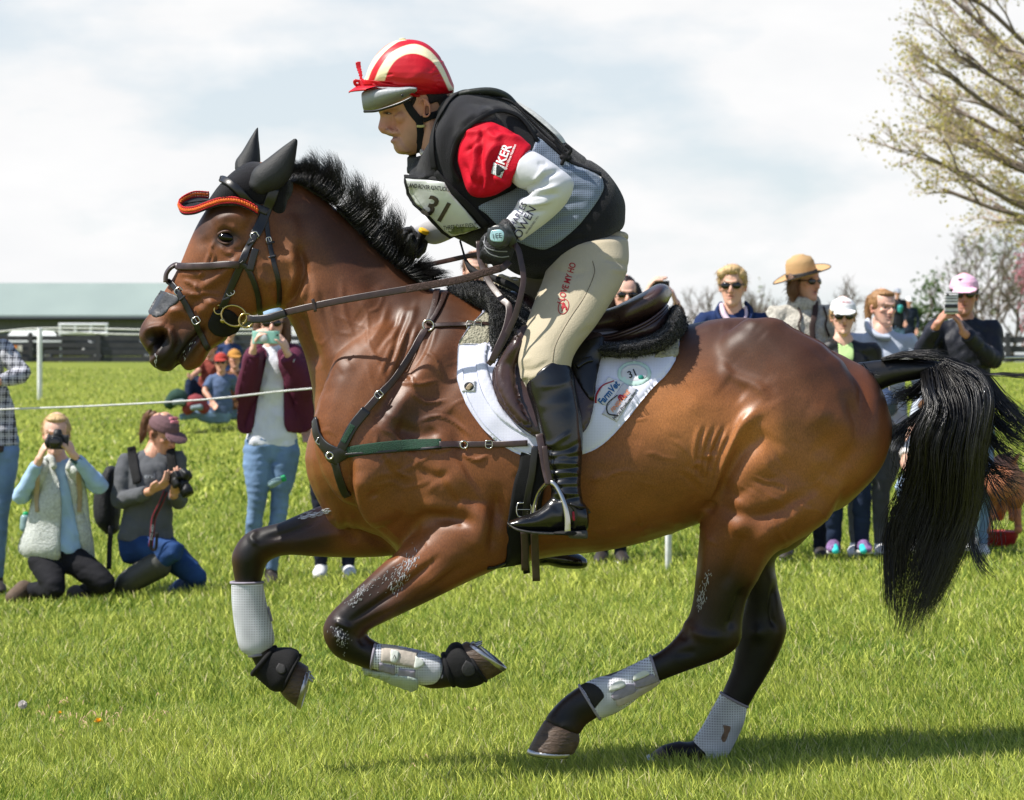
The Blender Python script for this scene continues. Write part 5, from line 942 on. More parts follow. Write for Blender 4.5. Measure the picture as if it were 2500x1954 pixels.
for pts, w in (([(590, 860), (578, 760), (590, 640), (630, 540), (690, 450), (760, 410), (830, 415)], .018), ([(735, 930), (690, 840), (705, 730), (760, 640), (860, 560), (960, 520), (1060, 540), (1130, 600), (1195, 700)], .012), ([(1195, 660), (1290, 740), (1370, 810), (1470, 860), (1570, 900)], .012),
               ([(850, 425), (950, 410), (1030, 450), (1090, 500), (1200, 590), (1300, 680), (1370, 770)], .006), ([(600, 880), (700, 990), (800, 1090), (900, 1190)], .018)):
    part('strap', mesh_of('strap', *strap_geo(Z2(pts), w, .006, VT, .003, sm=6)), piping, VEST)
part('cord', mesh_of('cord', *tube([P(*z2(x, y), z) for x, y, z in ((860, 430, -.12), (980, 440, -.13), (1060, 470, -.14), (1150, 560, -.15), (1240, 650, -.15), (1320, 720, -.16), (1370, 790, -.17))], .0035, n=6)), piping, VEST)
part('bow', voxel([tube([P(*z2(x, y), -.17) for x, y in a], .006, n=8) for a in ([(1370, 780), (1335, 740), (1300, 690)], [(1370, 780), (1400, 750), (1370, 720)], [(1370, 780), (1345, 830)], [(1370, 780), (1400, 800), (1340, 790)])], .003, 1), piping, VEST)
part('back_panel', voxel([lp([(z2(1040, 440), z2(1010, 520), .10, 0), (z2(1180, 520), z2(1120, 600), .11, 0), (z2(1330, 650), z2(1270, 720), .11, 0), (z2(1385, 730), z2(1330, 790), .09, 0)], 5, 20)], .005, 3), mat('pale_grey_cover', (196, 196, 190), rough=.7, bump=.3, bscale=40), VEST)
part('shoulder_pad', voxel([tube([P(*z2(x, y), z) for x, y, z in ((700, 430, -.10), (800, 405, -.13), (920, 400, -.12), (1010, 430, -.10), (1075, 490, -.09))], [.010, .010, .012, .012, .01], [.02, .024, .024, .024, .02])], .004, 2), mat('green_black_nylon', (38, 42, 38), rough=.6, bump=.4, bscale=30), VEST)
for x, y in ((585, 845), (455, 835)):
    yy = -.15 if x > 500 else .02
    part('buckle', voxel([tube([P(*z2(x, y - 40), yy), P(*z2(x + 2, y + 40), yy)], .015, .008, pw=4), tube([P(*z2(x - 22, y + 20), yy), P(*z2(x - 20, y + 45), yy)], .006)], .0025, 1), mat('dark_plastic', (52, 56, 56), rough=.35), VEST)
    part('strap', mesh_of('strap', *strap_geo([z2(x + 4, y - 100) + (yy,), z2(x, y) + (yy + .004,), z2(x + 6, y + 80) + (yy,)], .022, .005, [], 0)), piping, VEST)
part('collar', voxel([tube([P(*z2(x, y), z) for x, y, z in ((520, 765, -.03), (528, 768, -.055), (556, 752, -.074), (592, 690, -.082))], .007, .014)], .003, 1), mat('cream_collar', (206, 198, 180), rough=.8), RD)
part('shirt_front', voxel([lp([(z2(600, 740), z2(520, 800), .072, 0), (z2(640, 860), z2(530, 880), .088, 0)], 3, 18)], .004, 1), red_c, RD)
# number bib
plast = mat('clear_bib', (196, 200, 196), rough=.22, spec=.6, nscale=5, namt=.12, bump=.25, bscale=8)
bibp = [(415, 893), (540, 900), (655, 915), (700, 990), (790, 1090), (880, 1213), (790, 1245), (690, 1268), (640, 1235), (540, 1130), (470, 1080), (430, 1000)]
bib0 = drape('number_bib', Z2(bibp), VT, .006, .006, piping, RD, step=6, smooth_out=False, sm=12)
bt = [bvh(bib0.data)]
bib = drape('bib_face', Z2([(428, 918), (540, 924), (648, 940), (690, 1010), (770, 1100), (862, 1210), (780, 1238), (692, 1254), (650, 1222), (556, 1118), (486, 1064), (446, 990)]), bt, .002, .006, plast, bib0, step=6, smooth_out=False, sm=2); bt = [bvh(bib.data)]
drape('mud_stain', Z2([(690, 1225), (720, 1190), (800, 1190), (850, 1212), (780, 1236), (700, 1250), (668, 1232)]), bt, .0006, .0006, mat('grass_stain', (104, 112, 62), rough=.8, nscale=40, namt=.7), bib, step=4)
text_decal('lettering', 'LAND ROVER KENTUCKY', *z2(552, 972), 10.5, -6, bt, ink, bib, sx=.60, bold=.015)
text_decal('number', '31', *z2(596, 1105), 50, -24, bt, mat('worn_black_ink', (66, 58, 48), rough=.6, nscale=30, namt=.5), bib, sx=1.0, shear=.1, bold=.02)
text_decal('lettering', 'THREE-DAY EVENT', *z2(740, 1205), 11, 6, bt, ink, bib, sx=.62)
# ----- arms
slv = [lp([(z2(850, 560), z2(735, 860), .070, -.195), (z2(955, 588), z2(800, 1015), .074, -.225), (z2(1070, 645), z2(925, 1025), .070, -.25), (z2(1165, 722), z2(1033, 968), .060, -.27)], 6, 28, cap=(.5, .03), pw=2.2)]
sme_ = voxel(slv, .0042, 4)
sculpt(sme_, [(Z2(a), s, m * 1.7) for a, s, m in (([(880, 620), (850, 700), (770, 760)], 4, -5), ([(900, 640), (950, 680), (1000, 660), (1100, 690)], 5, 5), ([(860, 660), (830, 740), (830, 830), (800, 960)], 6, 6), ([(880, 680), (860, 780), (880, 900), (840, 1010)], 5, -6), ([(960, 700), (900, 800), (880, 960)], 7, 6), ([(1000, 720), (930, 830), (930, 960)], 5, -5), ([(760, 640), (850, 640), (940, 610)], 5, 4), ([(760, 820), (790, 900), (850, 980)], 5, -4), ([(1150, 735), (1040, 955)], 2.5, -2.5), ([(940, 600), (1020, 640), (1090, 640)], 5, -3), ([(930, 900), (980, 930), (1030, 950)], 5, 4))])
SL = part('short_sleeve', sme_, red_c, RD); stt = [bvh(sme_)]
lw = mat('print_white', (226, 226, 226), rough=.7, namt=.03, bump=0)
text_decal('lettering', 'KER', *z2(1002, 775), 22, 68, stt, lw, SL, sx=.9, bold=.02); text_decal('lettering', 'Sport Horse Nutrition', *z2(1038, 790), 6, 68, stt, lw, SL, sx=.85, bold=.02)
lg = drape('print_badge', Z2([(940, 822), (1012, 850), (985, 916), (926, 888)]), stt, .0008, .0012, mat('print_check', (200, 205, 205), rough=.7, weave=(70, .05, 0)), SL, step=3, smooth_out=False)
drape('emblem', Z2([(960, 830), (985, 850), (1005, 868), (985, 880), (975, 900), (955, 895), (955, 860)]), [bvh(lg.data)], .0008, .0006, ink, lg, step=3)
white_s = mat('white_sleeve', (198, 199, 205), rough=.6, spec=.3, nscale=10, namt=.05, bump=.12, bscale=30, sheen=.1)
la = lp([(z2(1120, 740), z2(1050, 940), .050, -.28), (z2(1200, 765), z2(1085, 970), .052, -.285), (z2(1300, 830), z2(1135, 990), .052, -.29), (z2(1395, 905), z2(1165, 1005), .050, -.29), (z2(1418, 955), z2(1150, 1015), .050, -.29), (z2(1392, 1035), z2(1100, 1035), .050, -.29), (z2(1335, 1110), z2(1065, 1090), .046, -.28), (z2(1230, 1200), z2(1022, 1145), .040, -.275), (z2(1105, 1290), z2(985, 1190), .033, -.27)], 6, 30, cap=(.2, .05))
lme = voxel([la], .004, 4)
sculpt(lme, [(Z2(a), s, m * 1.6) for a, s, m in (([(1120, 985), (1180, 960), (1260, 900), (1330, 870)], 5, -6), ([(1130, 1000), (1220, 990), (1330, 960)], 5, 5), ([(1110, 1030), (1200, 1020), (1330, 1010)], 4, -4), ([(1090, 1060), (1180, 1070), (1280, 1050)], 4, 4), ([(1060, 1100), (1150, 1120), (1250, 1110)], 4, -3), ([(1180, 940), (1240, 860)], 4, 3), ([(1040, 1140), (1100, 1180), (1150, 1200)], 3.5, 3), ([(1000, 1170), (1070, 1220), (1110, 1260)], 3, -2.5), ([(1200, 830), (1260, 830)], 5, -2))])
LS = part('long_sleeve', lme, white_s, RD); lt = [bvh(lme)]
nv = mat('print_navy', (44, 40, 76), rough=.7, namt=.03, bump=0)
text_decal('lettering', 'CHARLES', *z2(1080, 1150), 15, 62, lt, nv, LS, sx=.9); text_decal('lettering', 'OWEN', *z2(1128, 1180), 20, 62, lt, nv, LS, sx=.95); text_decal('lettering', 'ESTABLISHED 1911', *z2(1170, 1195), 4.5, 55, lt, nv, LS)
fa = lp([(z2(760, 1080), z2(760, 1230), .05, .10), (z2(640, 1120), z2(690, 1275), .045, .14), (z2(530, 1125), z2(600, 1310), .042, .15), (z2(440, 1185), z2(530, 1300), .034, .15)], 5, 22, cap=(.3, .05)); part('long_sleeve', voxel([fa], .005, 3), white_s, RD)
# ----- gloved hands
glove = mat('black_glove', (26, 27, 31), rough=.6, spec=.4, nscale=60, namt=.3, bump=.4, bscale=200)
def fist(pw, pk, Y, s=1, tilt=0.0, name='glove'):
    # wrist pixel, knuckle pixel: hand closed round the rein, fingers stacked downward
    a, b = np.array(P(*pw, Y)), np.array(P(*pk, Y)); d = (b - a); L = np.linalg.norm(d); d /= L; dn = np.array((d[2], 0, -d[0])); 
    if dn[2] > 0: dn = -dn
    ps = [tube([a - d * .01, a + d * L * .35, a + d * L * .8, b], [.030, .038, .044, .040], [.022, .022, .021, .018], n=18)]
    for i in range(4):
        o = (i - 1.5) * .0205; ln = (.9, 1.05, 1.0, .8)[i]; r = (.0105, .0108, .0102, .0092)[i]; k = b + dn * o * (1 if True else -1) - d * .004
        f0, f1, f2 = k, k + (d * .55 + np.array((0, s * .62, 0))) * .034 * ln, k + (d * .1 + np.array((0, s * 1.25, 0))) * .040 * ln
        f3 = f2 - d * .030 * ln + np.array((0, s * .004, 0)); ps.append(tube([f0, f1, f2, f3], [r * 1.1, r, r * .95, r * .85], n=12))
    up = -dn; ps.append(tube([a + d * L * .3 + up * .028 + np.array((0, s * .01, 0)), a + d * L * .65 + up * .046 + np.array((0, s * .026, 0)), b + up * .034 + np.array((0, s * .036, 0)), b + d * .018 + up * .018 + np.array((0, s * .04, 0))], [.015, .0125, .0115, .0105], n=12))
    return part(name, voxel(ps, .0028, 2), glove, RD)
G1 = fist(z2(1030, 1220), z2(945, 1385), -.285); G2 = fist(z2(500, 1235), z2(445, 1330), .14, s=-1)
g1 = [bvh(G1.data)]
for pts in ([(880, 1290), (900, 1330), (960, 1350), (1020, 1352)], [(885, 1330), (920, 1368), (980, 1385), (1030, 1380)], [(890, 1260), (885, 1310)]): part('stripe', mesh_of('stripe', *strap_geo(Z2(pts), .003, .0015, g1, .0008)), mat('grey_print', (130, 132, 136), rough=.6), G1)
wy = -.335
wc = P(*z2(965, 1262), wy); wat = part('wristwatch', voxel([tube([wc + np.array((.006, .012, 0)), wc + np.array((-.002, -.010, 0))], [.034, .031], side=(0, 0, 1), n=28, cap=(.2, .2)), tube([P(*z2(1010, 1200), -.31), P(*z2(1040, 1260), -.325), P(*z2(1060, 1320), -.31)], .012, .006), tube([P(*z2(920, 1220), -.315), P(*z2(915, 1290), -.315)], .008, .006)], .0025, 1), mat('dark_plastic', (40, 41, 44), rough=.35), RD, label='chunky stopwatch on the wrist')
wt = [bvh(wat.data)]
lcd = drape('display', Z2([(925, 1228), (975, 1222), (1000, 1240), (1000, 1275), (985, 1295), (930, 1290), (918, 1262)]), wt, .001, .001, mat('lcd', (150, 186, 192), rough=.25, spec=.6, namt=.04, bump=0), wat, step=3)
text_decal('digits', '1EE', *z2(958, 1261), 12, 5, [bvh(lcd.data)], ink, lcd)
# ----- breeches and boots
beige = mat('beige_breeches', (174, 163, 140), rough=.75, spec=.22, nscale=14, namt=.06, bump=.16, bscale=260, sheen=.15)
th_ = lp([(Z3([(1695, -110)])[0], Z3([(1290, -60)])[0], .135, -.06), (Z3([(1697, 0)])[0], Z3([(1250, 90)])[0], .115, -.13), (Z3([(1665, 110)])[0], Z3([(1218, 170)])[0], .100, -.18), (Z3([(1600, 220)])[0], Z3([(1180, 270)])[0], .092, -.22), (Z3([(1520, 340)])[0], Z3([(1145, 375)])[0], .084, -.26), (Z3([(1440, 440)])[0], Z3([(1122, 480)])[0], .076, -.29), (Z3([(1400, 520)])[0], Z3([(1128, 580)])[0], .070, -.31), (Z3([(1395, 620)])[0], Z3([(1165, 660)])[0], .062, -.315)], 6, 34, cap=(.3, .2), pw=2.15)
th2 = lp([(Z3([(1690, -110)])[0], Z3([(1290, -60)])[0], .12, .06), (Z3([(1560, 60)])[0], Z3([(1120, 90)])[0], .10, .15), (Z3([(1400, 180)])[0], Z3([(1030, 60)])[0], .09, .22), (Z3([(1250, 300)])[0], Z3([(990, 120)])[0], .08, .27), (Z3([(1200, 500)])[0], Z3([(980, 420)])[0], .07, .30)], 5, 26)
bme_ = voxel([th_, th2], .0055, 6)
sculpt(bme_, [(Z3(a), s, m) for a, s, m in (([(1560, -20), (1640, 0), (1690, 20)], 4, -4), ([(1600, 40), (1690, 50)], 4, 3.5), ([(1130, 560), (1200, 560), (1280, 520)], 4, -4), ([(1130, 600), (1200, 600), (1260, 570)], 4, 4), ([(1125, 520), (1190, 500)], 5, 3), ([(1170, 420), (1260, 400)], 8, -2), ([(1150, 620), (1180, 600)], 3, -3), ([(1440, 380), (1500, 340)], 5, -3), ([(1290, 30), (1400, 60), (1480, 50)], 6, -3), ([(1500, -40), (1510, 60), (1460, 180), (1380, 300), (1310, 430), (1295, 520)], 1.6, -2.2), ([(1517, -40), (1527, 60), (1477, 180)], 1.6, -1.8))])
BRE = part('breeches', bme_, beige, RD); brt = [bvh(bme_)]
v_, f_ = strap_geo(Z3([(1508, -5), (1517, 60), (1467, 180), (1387, 300), (1317, 430), (1300, 520)]), .0016, .001, brt, .0004); part('seam', mesh_of('seam', v_, f_), mat('seam_brown', (96, 84, 66), rough=.8), BRE)
redp = mat('print_red', (158, 22, 34), rough=.7, namt=.03, bump=0)
text_decal('lettering', 'I LOVE MY HO', 1384, 692, 15.5, 72, brt, redp, BRE, sx=.74, bold=.015)
oc = Z3([(1357, 234)])[0]; part('print_oval', mesh_of('print_oval', *strap_geo([(oc[0] + 13 * math.cos(t) * .96 + 3 * math.sin(t), oc[1] - 18 * math.sin(t)) for t in np.linspace(0, 2 * np.pi, 20)], .0022, .0008, brt, .0006, sub=2, sm=1)), redp, BRE)
drape('print_horse', [(oc[0] + a, oc[1] + b) for a, b in ((-2, -12), (3, -9), (5, -3), (9, 2), (8, 9), (5, 8), (4, 3), (0, 5), (-2, 11), (-6, 12), (-4, 6), (-6, 2), (-4, -4))], brt, .0005, .0006, redp, BRE, step=2)
bootm = mat('polished_black_boot', (17, 16, 17), rough=.24, spec=.55, nscale=10, namt=.25, bump=.12, bscale=22, coat=.15)
bl = lp([(Z3([(1345, 490)])[0], Z3([(1160, 628)])[0], .060, -.325), (Z3([(1402, 560)])[0], Z3([(1168, 680)])[0], .062, -.33), (Z3([(1425, 660)])[0], Z3([(1195, 760)])[0], .062, -.335), (Z3([(1452, 800)])[0], Z3([(1220, 850)])[0], .062, -.345), (Z3([(1458, 940)])[0], Z3([(1248, 950)])[0], .056, -.355), (Z3([(1452, 1070)])[0], Z3([(1268, 1070)])[0], .046, -.365), (Z3([(1448, 1170)])[0], Z3([(1290, 1180)])[0], .040, -.375), (Z3([(1462, 1260)])[0], Z3([(1292, 1250)])[0], .038, -.38), (Z3([(1476, 1340)])[0], Z3([(1290, 1340)])[0], .038, -.38)], 6, 30, cap=(.08, .2))
bf = lp([(Z3([(1470, 1260)])[0], Z3([(1474, 1400)])[0], .034, -.38), (Z3([(1390, 1210)])[0], Z3([(1395, 1410)])[0], .037, -.38), (Z3([(1300, 1225)])[0], Z3([(1300, 1415)])[0], .038, -.385), (Z3([(1220, 1295)])[0], Z3([(1215, 1405)])[0], .042, -.39), (Z3([(1140, 1325)])[0], Z3([(1135, 1398)])[0], .042, -.395), (Z3([(1075, 1350)])[0], Z3([(1075, 1382)])[0], .028, -.40)], 6, 26, cap=(.3, .6))
bme2 = voxel([bl, bf], .004, 5)
ws = []
for i in range(9): y = 1020 + i * 26; ws.append((Z3([(1275 + i * 3, y + 10), (1350, y - 6 + (i % 3) * 9), (1450, y + (12 if i % 2 else -10))]), 3.2, 3.6 if i % 2 else -4.2))
ws += [(Z3([(1245, 940), (1290, 955), (1340, 925), (1390, 890)]), 4, 4), (Z3([(1250, 965), (1310, 985), (1380, 975), (1440, 940)]), 4, -4), (Z3([(1270, 1005), (1350, 1020), (1430, 985)]), 4, 3), (Z3([(1230, 650), (1320, 640), (1390, 620)]), 6, 2.5), (Z3([(1200, 760), (1300, 740), (1400, 720)]), 8, 1.5), (Z3([(1240, 1290), (1290, 1260), (1340, 1300)]), 5, -3), (Z3([(1100, 1352), (1180, 1335)]), 5, 1.5), (Z3([(1420, 620), (1440, 760), (1450, 900)]), 2, -2)]
sculpt(bme2, ws)
BO = part('riding_boot', bme2, bootm, RD); bot = [bvh(bme2)]
sole = lp([(Z3([(1478, 1395)])[0], Z3([(1480, 1442)])[0], .036, -.38), (Z3([(1390, 1400)])[0], Z3([(1392, 1438)])[0], .037, -.38), (Z3([(1370, 1405)])[0], Z3([(1370, 1422)])[0], .038, -.38), (Z3([(1230, 1400)])[0], Z3([(1230, 1418)])[0], .046, -.385), (Z3([(1120, 1385)])[0], Z3([(1120, 1400)])[0], .044, -.395), (Z3([(1064, 1356)])[0], Z3([(1068, 1368)])[0], .024, -.40)], 5, 20, cap=(.1, .4), pw=4)
part('sole', voxel([sole], .003, 1), mat('worn_sole', (70, 68, 66), rough=.7, nscale=40, namt=.4), BO)
SP = part('spur', mesh_of('spur', *join([tube([P(*Z3([(x, y)])[0], z) for x, y, z in ((1395, 1262, -.425), (1440, 1275, -.425), (1475, 1285, -.39), (1488, 1300, -.38), (1490, 1306, -.38))], .004, n=8), strap_geo(Z3([(1380, 1255), (1415, 1290), (1420, 1340), (1410, 1390)]), .009, .003, bot, .002)])), leab, BO); part('spur_strap', mesh_of('spur_strap', *strap_geo(Z3([(1405, 1300), (1410, 1345)]), .006, .003, bot, .004)), crm, BO)
fb_ = lp([((1240 + 70, 1340), (1260 + 70, 1378), .03, .36), ((1366, 1340), (1370, 1388), .04, .37), ((1412, 1352), (1416, 1390), .035, .38), ((1428, 1362), (1428, 1386), .02, .38)], 5, 20); part('riding_boot', voxel([fb_, lp([((1330, 1000), (1260, 1000), .05, .33), ((1345, 1200), (1275, 1200), .045, .36), ((1355, 1360), (1300, 1370), .04, .37)], 4, 20)], .005, 2), bootm, RD)
# whip in the far hand
WP = empty('riding_whip', P(*z2(490, 1300), .12), label='black riding whip with yellow end cap held in the far glove', category='whip')
a, b = P(*z2(522, 1235), .085), P(*z2(478, 1330), .10); d = (b - a) / np.linalg.norm(b - a)
part('handle', mesh_of('handle', *tube([a, b, b + d * .05], .0115, n=16, cap=(.1, .3))), mat('black_rubber', (24, 23, 24)), WP); part('shaft', mesh_of('shaft', *tube([b + d * .05, b + d * .30], [.006, .003])), leab, WP)
part('end_cap', mesh_of('end_cap', *tube([a - d * .006, a + d * .002], [.0155, .0155], n=20, cap=(.1, .1))), mat('yellow_cap', (226, 178, 30), rough=.5, namt=.05), WP)
# lanyard and martingale cord under the hands
part('lanyard', mesh_of('lanyard', *tube([P(*z2(x, y), z) for x, y, z in ((740, 1290, -.05), (760, 1360, -.08), (780, 1420, -.10), (815, 1465, -.12), (860, 1480, -.15), (960, 1520, -.19), (1050, 1560, -.22), (1110, 1600, -.24))], [.003, .003, .006, .010, .006, .010, .010, .006], n=10)), piping, VEST)
# ------------------------------------------------------------ the ground's height, and the people beyond
_dp = np.array([0, 9, 17.5, 22, 27, 34, 42, 50, 70, 110, 160, 400, 900.]); _zp = np.array([0, 0, 0.0, .15, .42, .80, 1.10, 1.35, 1.80, 2.45, 3.2, 6.4, 13.2])
def gz(x, y):
    d = np.asarray(y) + CAM_D; w = np.clip((60 - d) / 40, 0, 1); return np.interp(d, _dp, _zp) + .045 * (np.clip(x, -12, 12) - .5) * w
def hand_parts(w, k, nrm, curl=.8, s=1, sc=1.0):
    # five fingers: wrist w, knuckles k, palm normal nrm, thumb on side s
    w, k, nrm = map(lambda a: np.asarray(a, float), (w, k, nrm)); d = k - w; L = np.linalg.norm(d); d /= L; nrm = nrm - d * (nrm @ d); nrm /= np.linalg.norm(nrm); a = np.cross(d, nrm) * s
    ps = [tube([w - d * .02, w + d * L * .5, k], [.022 * sc, .034 * sc, .036 * sc], [.017 * sc, .015 * sc, .013 * sc], side=nrm, n=14)]
    for i in range(4):
        o = a * (i - 1.5) * .0185 * sc; ln = (.036, .041, .038, .030)[i] * sc; q = k + o; ps_ = [q - d * .008]; dd = d.copy()
        for j in range(3):
            ang = curl * (.55, 1.0, .8)[j]; dd = dd * math.cos(ang) + nrm * math.sin(ang); nn_ = -(d * 0); q = q + dd * ln * (1, .72, .55)[j]; ps_.append(q); nrm2 = nrm
        ps.append(tube(ps_, [.0092 * sc, .0088 * sc, .0082 * sc, .0072 * sc], n=10))
    t0 = w + d * L * .35 - a * .026 * sc; ps.append(tube([t0, t0 - a * .022 * sc + d * .028 * sc + nrm * .01, t0 - a * .016 * sc + d * .058 * sc + nrm * .02], [.013 * sc, .011 * sc, .0085 * sc], n=10))
    return ps
def capmesh(T, m, root, brim=True, back=False, tilt=0, name='cap'):
    z = np.array([.146, .150, .165, .190, .213, .229, .238]); rx = np.array([.079, .0845, .085, .079, .062, .038, .012]); ry = np.array([.098, .103, .103, .094, .073, .043, .014])
    C = np.column_stack((np.zeros(7), np.full(7, .006), z)); U = np.column_stack((rx, np.zeros(7), np.zeros(7))); V = np.column_stack((np.zeros(7), ry, np.zeros(7))); ps = [rings(C, U, V, 26, cap=(.02, .3))]
    sg = 1 if back else -1
    if brim: ps.append(tube([(0, sg * .080, .156), (0, sg * .12, .153), (0, sg * .150, .142), (0, sg * .168, .130)], [.0035] * 4, [.074, .072, .062, .036], side=(1, 0, 0), n=20, cap=(.1, .4)))
    if brim: ps += [tube([(s * .055, sg * .085, .148), (s * .060, sg * .125, .141), (s * .048, sg * .148, .134)], .004, .012, side=(1, 0, .5), n=8) for s in (-1, 1)]
    me = voxel(ps, .0035, 2); v = getv(me); setv(me, T(v)); return part(name, me, m, root)
def glasses(T, root, m=None, big=1.0):
    ps = []
    for s in (-1, 1):
        ps.append(ell((s * .033, -.088, .119), (.027 * big, .007, .0205 * big), rot=(R(-4), 0, R(s * 14)), n=16)); ps.append(tube([(s * .060, -.078, .122), (s * .074, -.04, .122), (s * .078, .01, .118)], .0035, n=8))
    ps.append(tube([(-.012, -.094, .122), (0, -.098, .124), (.012, -.094, .122)], .003, n=8))
    v, f = join(ps); return part('sunglasses', mesh_of('sunglasses', T(v), f), m or mat('dark_lens', (14, 13, 16), rough=.12, spec=.6, namt=0, bump=0), root)
def hairmesh(T, m, root, kind='short', seed=0, vol=1.0):
    ps = [ell((0, .018, .150), (.0835 * vol, .096 * vol, .092 * vol), n=26)]
    if kind == 'short': ps += [ell((0, -.045, .205), (.058 * vol, .045, .034)), ell((-.05, -.04, .185), (.035, .04, .035)), ell((.055, -.035, .180), (.030, .04, .035)), ell((.074, -.005, .14), (.012, .03, .03)), ell((-.074, -.005, .14), (.012, .03, .03))]
    if kind == 'man': ps = [ell((0, .020, .152), (.0815, .094, .088), n=26), ell((0, -.045, .205), (.055, .04, .026)), ell((.073, -.002, .135), (.009, .02, .03)), ell((-.073, -.002, .135), (.009, .02, .03))]
    if kind == 'pulled': ps += [ell((0, .095, .165), (.035, .03, .035)), ell((0, -.03, .205), (.060, .05, .024))]
    if kind == 'pony': ps += [tube([(0, .09, .17), (0, .135, .175), (-.01, .155, .12), (-.015, .145, .04), (-.01, .15, -.02)], [.02, .030, .028, .022, .008], n=12), ell((0, -.03, .205), (.060, .05, .024))]
    if kind == 'bob': ps += [tube([(s * .070, .03, .17), (s * .088, .02, .11), (s * .088, .015, .05), (s * .075, .02, .0)], [.03, .035, .034, .02], n=12) for s in (-1, 1)] + [ell((0, .07, .07), (.075, .045, .08))]
    if kind == 'long': ps += [tube([(s * .070, .03, .17), (s * .086, .02, .10), (s * .090, .0, .02), (s * .088, -.02, -.06)], [.025, .028, .028, .012], n=12) for s in (-1, 1)] + [ell((0, .07, .05), (.075, .045, .11))]
    if vol < .99: ps = [ell((0, .022, .128), (.0805, .090, .078), n=26)] + ([p_ for p_ in ps[1:] if p_[0][:, 2].max() < .212 and p_[0][:, 1].min() > -.06])
    me = voxel(ps, .0042, 3); v = getv(me); n = getn(me); a = np.arctan2(v[:, 0], v[:, 1] + .02); x = vnoise(np.column_stack((a * .09, v[:, 2] * .12, v[:, 1] * .12)), 420, seed); v = v + n * (x * .0022)[:, None]
    o = part('hair', me, m, root); setv(me, T(v))
    k = 500; rr = np.random.default_rng(seed); ii = rr.integers(0, len(v), k); p0 = v[ii]; dd = n[ii] * .4 + rr.normal(0, .25, (k, 3)) + np.array((0, .3, -.5)); p1 = p0 + dd * .012; p2 = p1 + (dd + rr.normal(0, .4, (k, 3)) + (0, 0, -.3)) * .014
    c = T(np.stack((p0, p1, p2), 1).reshape(-1, 3)).reshape(k, 3, 3); strands(c, .0012, .0005, 'loose_hair', m, o); return o
SK1, SK2, SK3 = (.62, .36, .26), (.57, .30, .20), (.68, .41, .31)
leath_d = mat('dark_shoe', (44, 38, 34), rough=.6); denim = mat('blue_denim', (110, 136, 168), rough=.85, spec=.15, nscale=7, namt=.28, bump=.35, bscale=40); denim_d = mat('dark_denim', (32, 42, 62), rough=.85, spec=.15, nscale=8, namt=.3, bump=.35, bscale=40)
def shoe(A, T_, m, root, w=.043, label=None, name='shoe', h=.045):
    A, T_ = np.asarray(A, float), np.asarray(T_, float); d = T_ - A; d[2] = 0; L = np.linalg.norm(d); d /= L; up = np.array((0, 0, 1)); s = np.cross(d, up); z0 = T_[2]
    heel = np.array((A[0], A[1], z0)) - d * .055
    ps = [tube([heel + up * .035, heel + d * .08 + up * .04, heel + d * (.08 + (L + .055 - .08) * .55) + up * .033, heel + d * (L + .04) + up * .02], [.035, .042, .033, .018], [.034 * w / .043, .038 * w / .043, w, w * .7], side=s, n=16), tube([A, np.array((A[0], A[1], z0 + .05))], [.040, .042], n=14)]
    o = part(name, voxel(ps, .006, 2), m, root, **({'label': label} if label else {})); sl = tube([heel - d * .01 + up * .006, heel + d * .1 + up * .006, heel + d * (L + .035) + up * .006], [.010, .010, .009], [.036 * w / .043, .042 * w / .043, w * .8], side=s, n=14, pw=4)
    part('sole', mesh_of('sole', *sl), mat('pale_sole', (186, 184, 180), rough=.8), o); return o
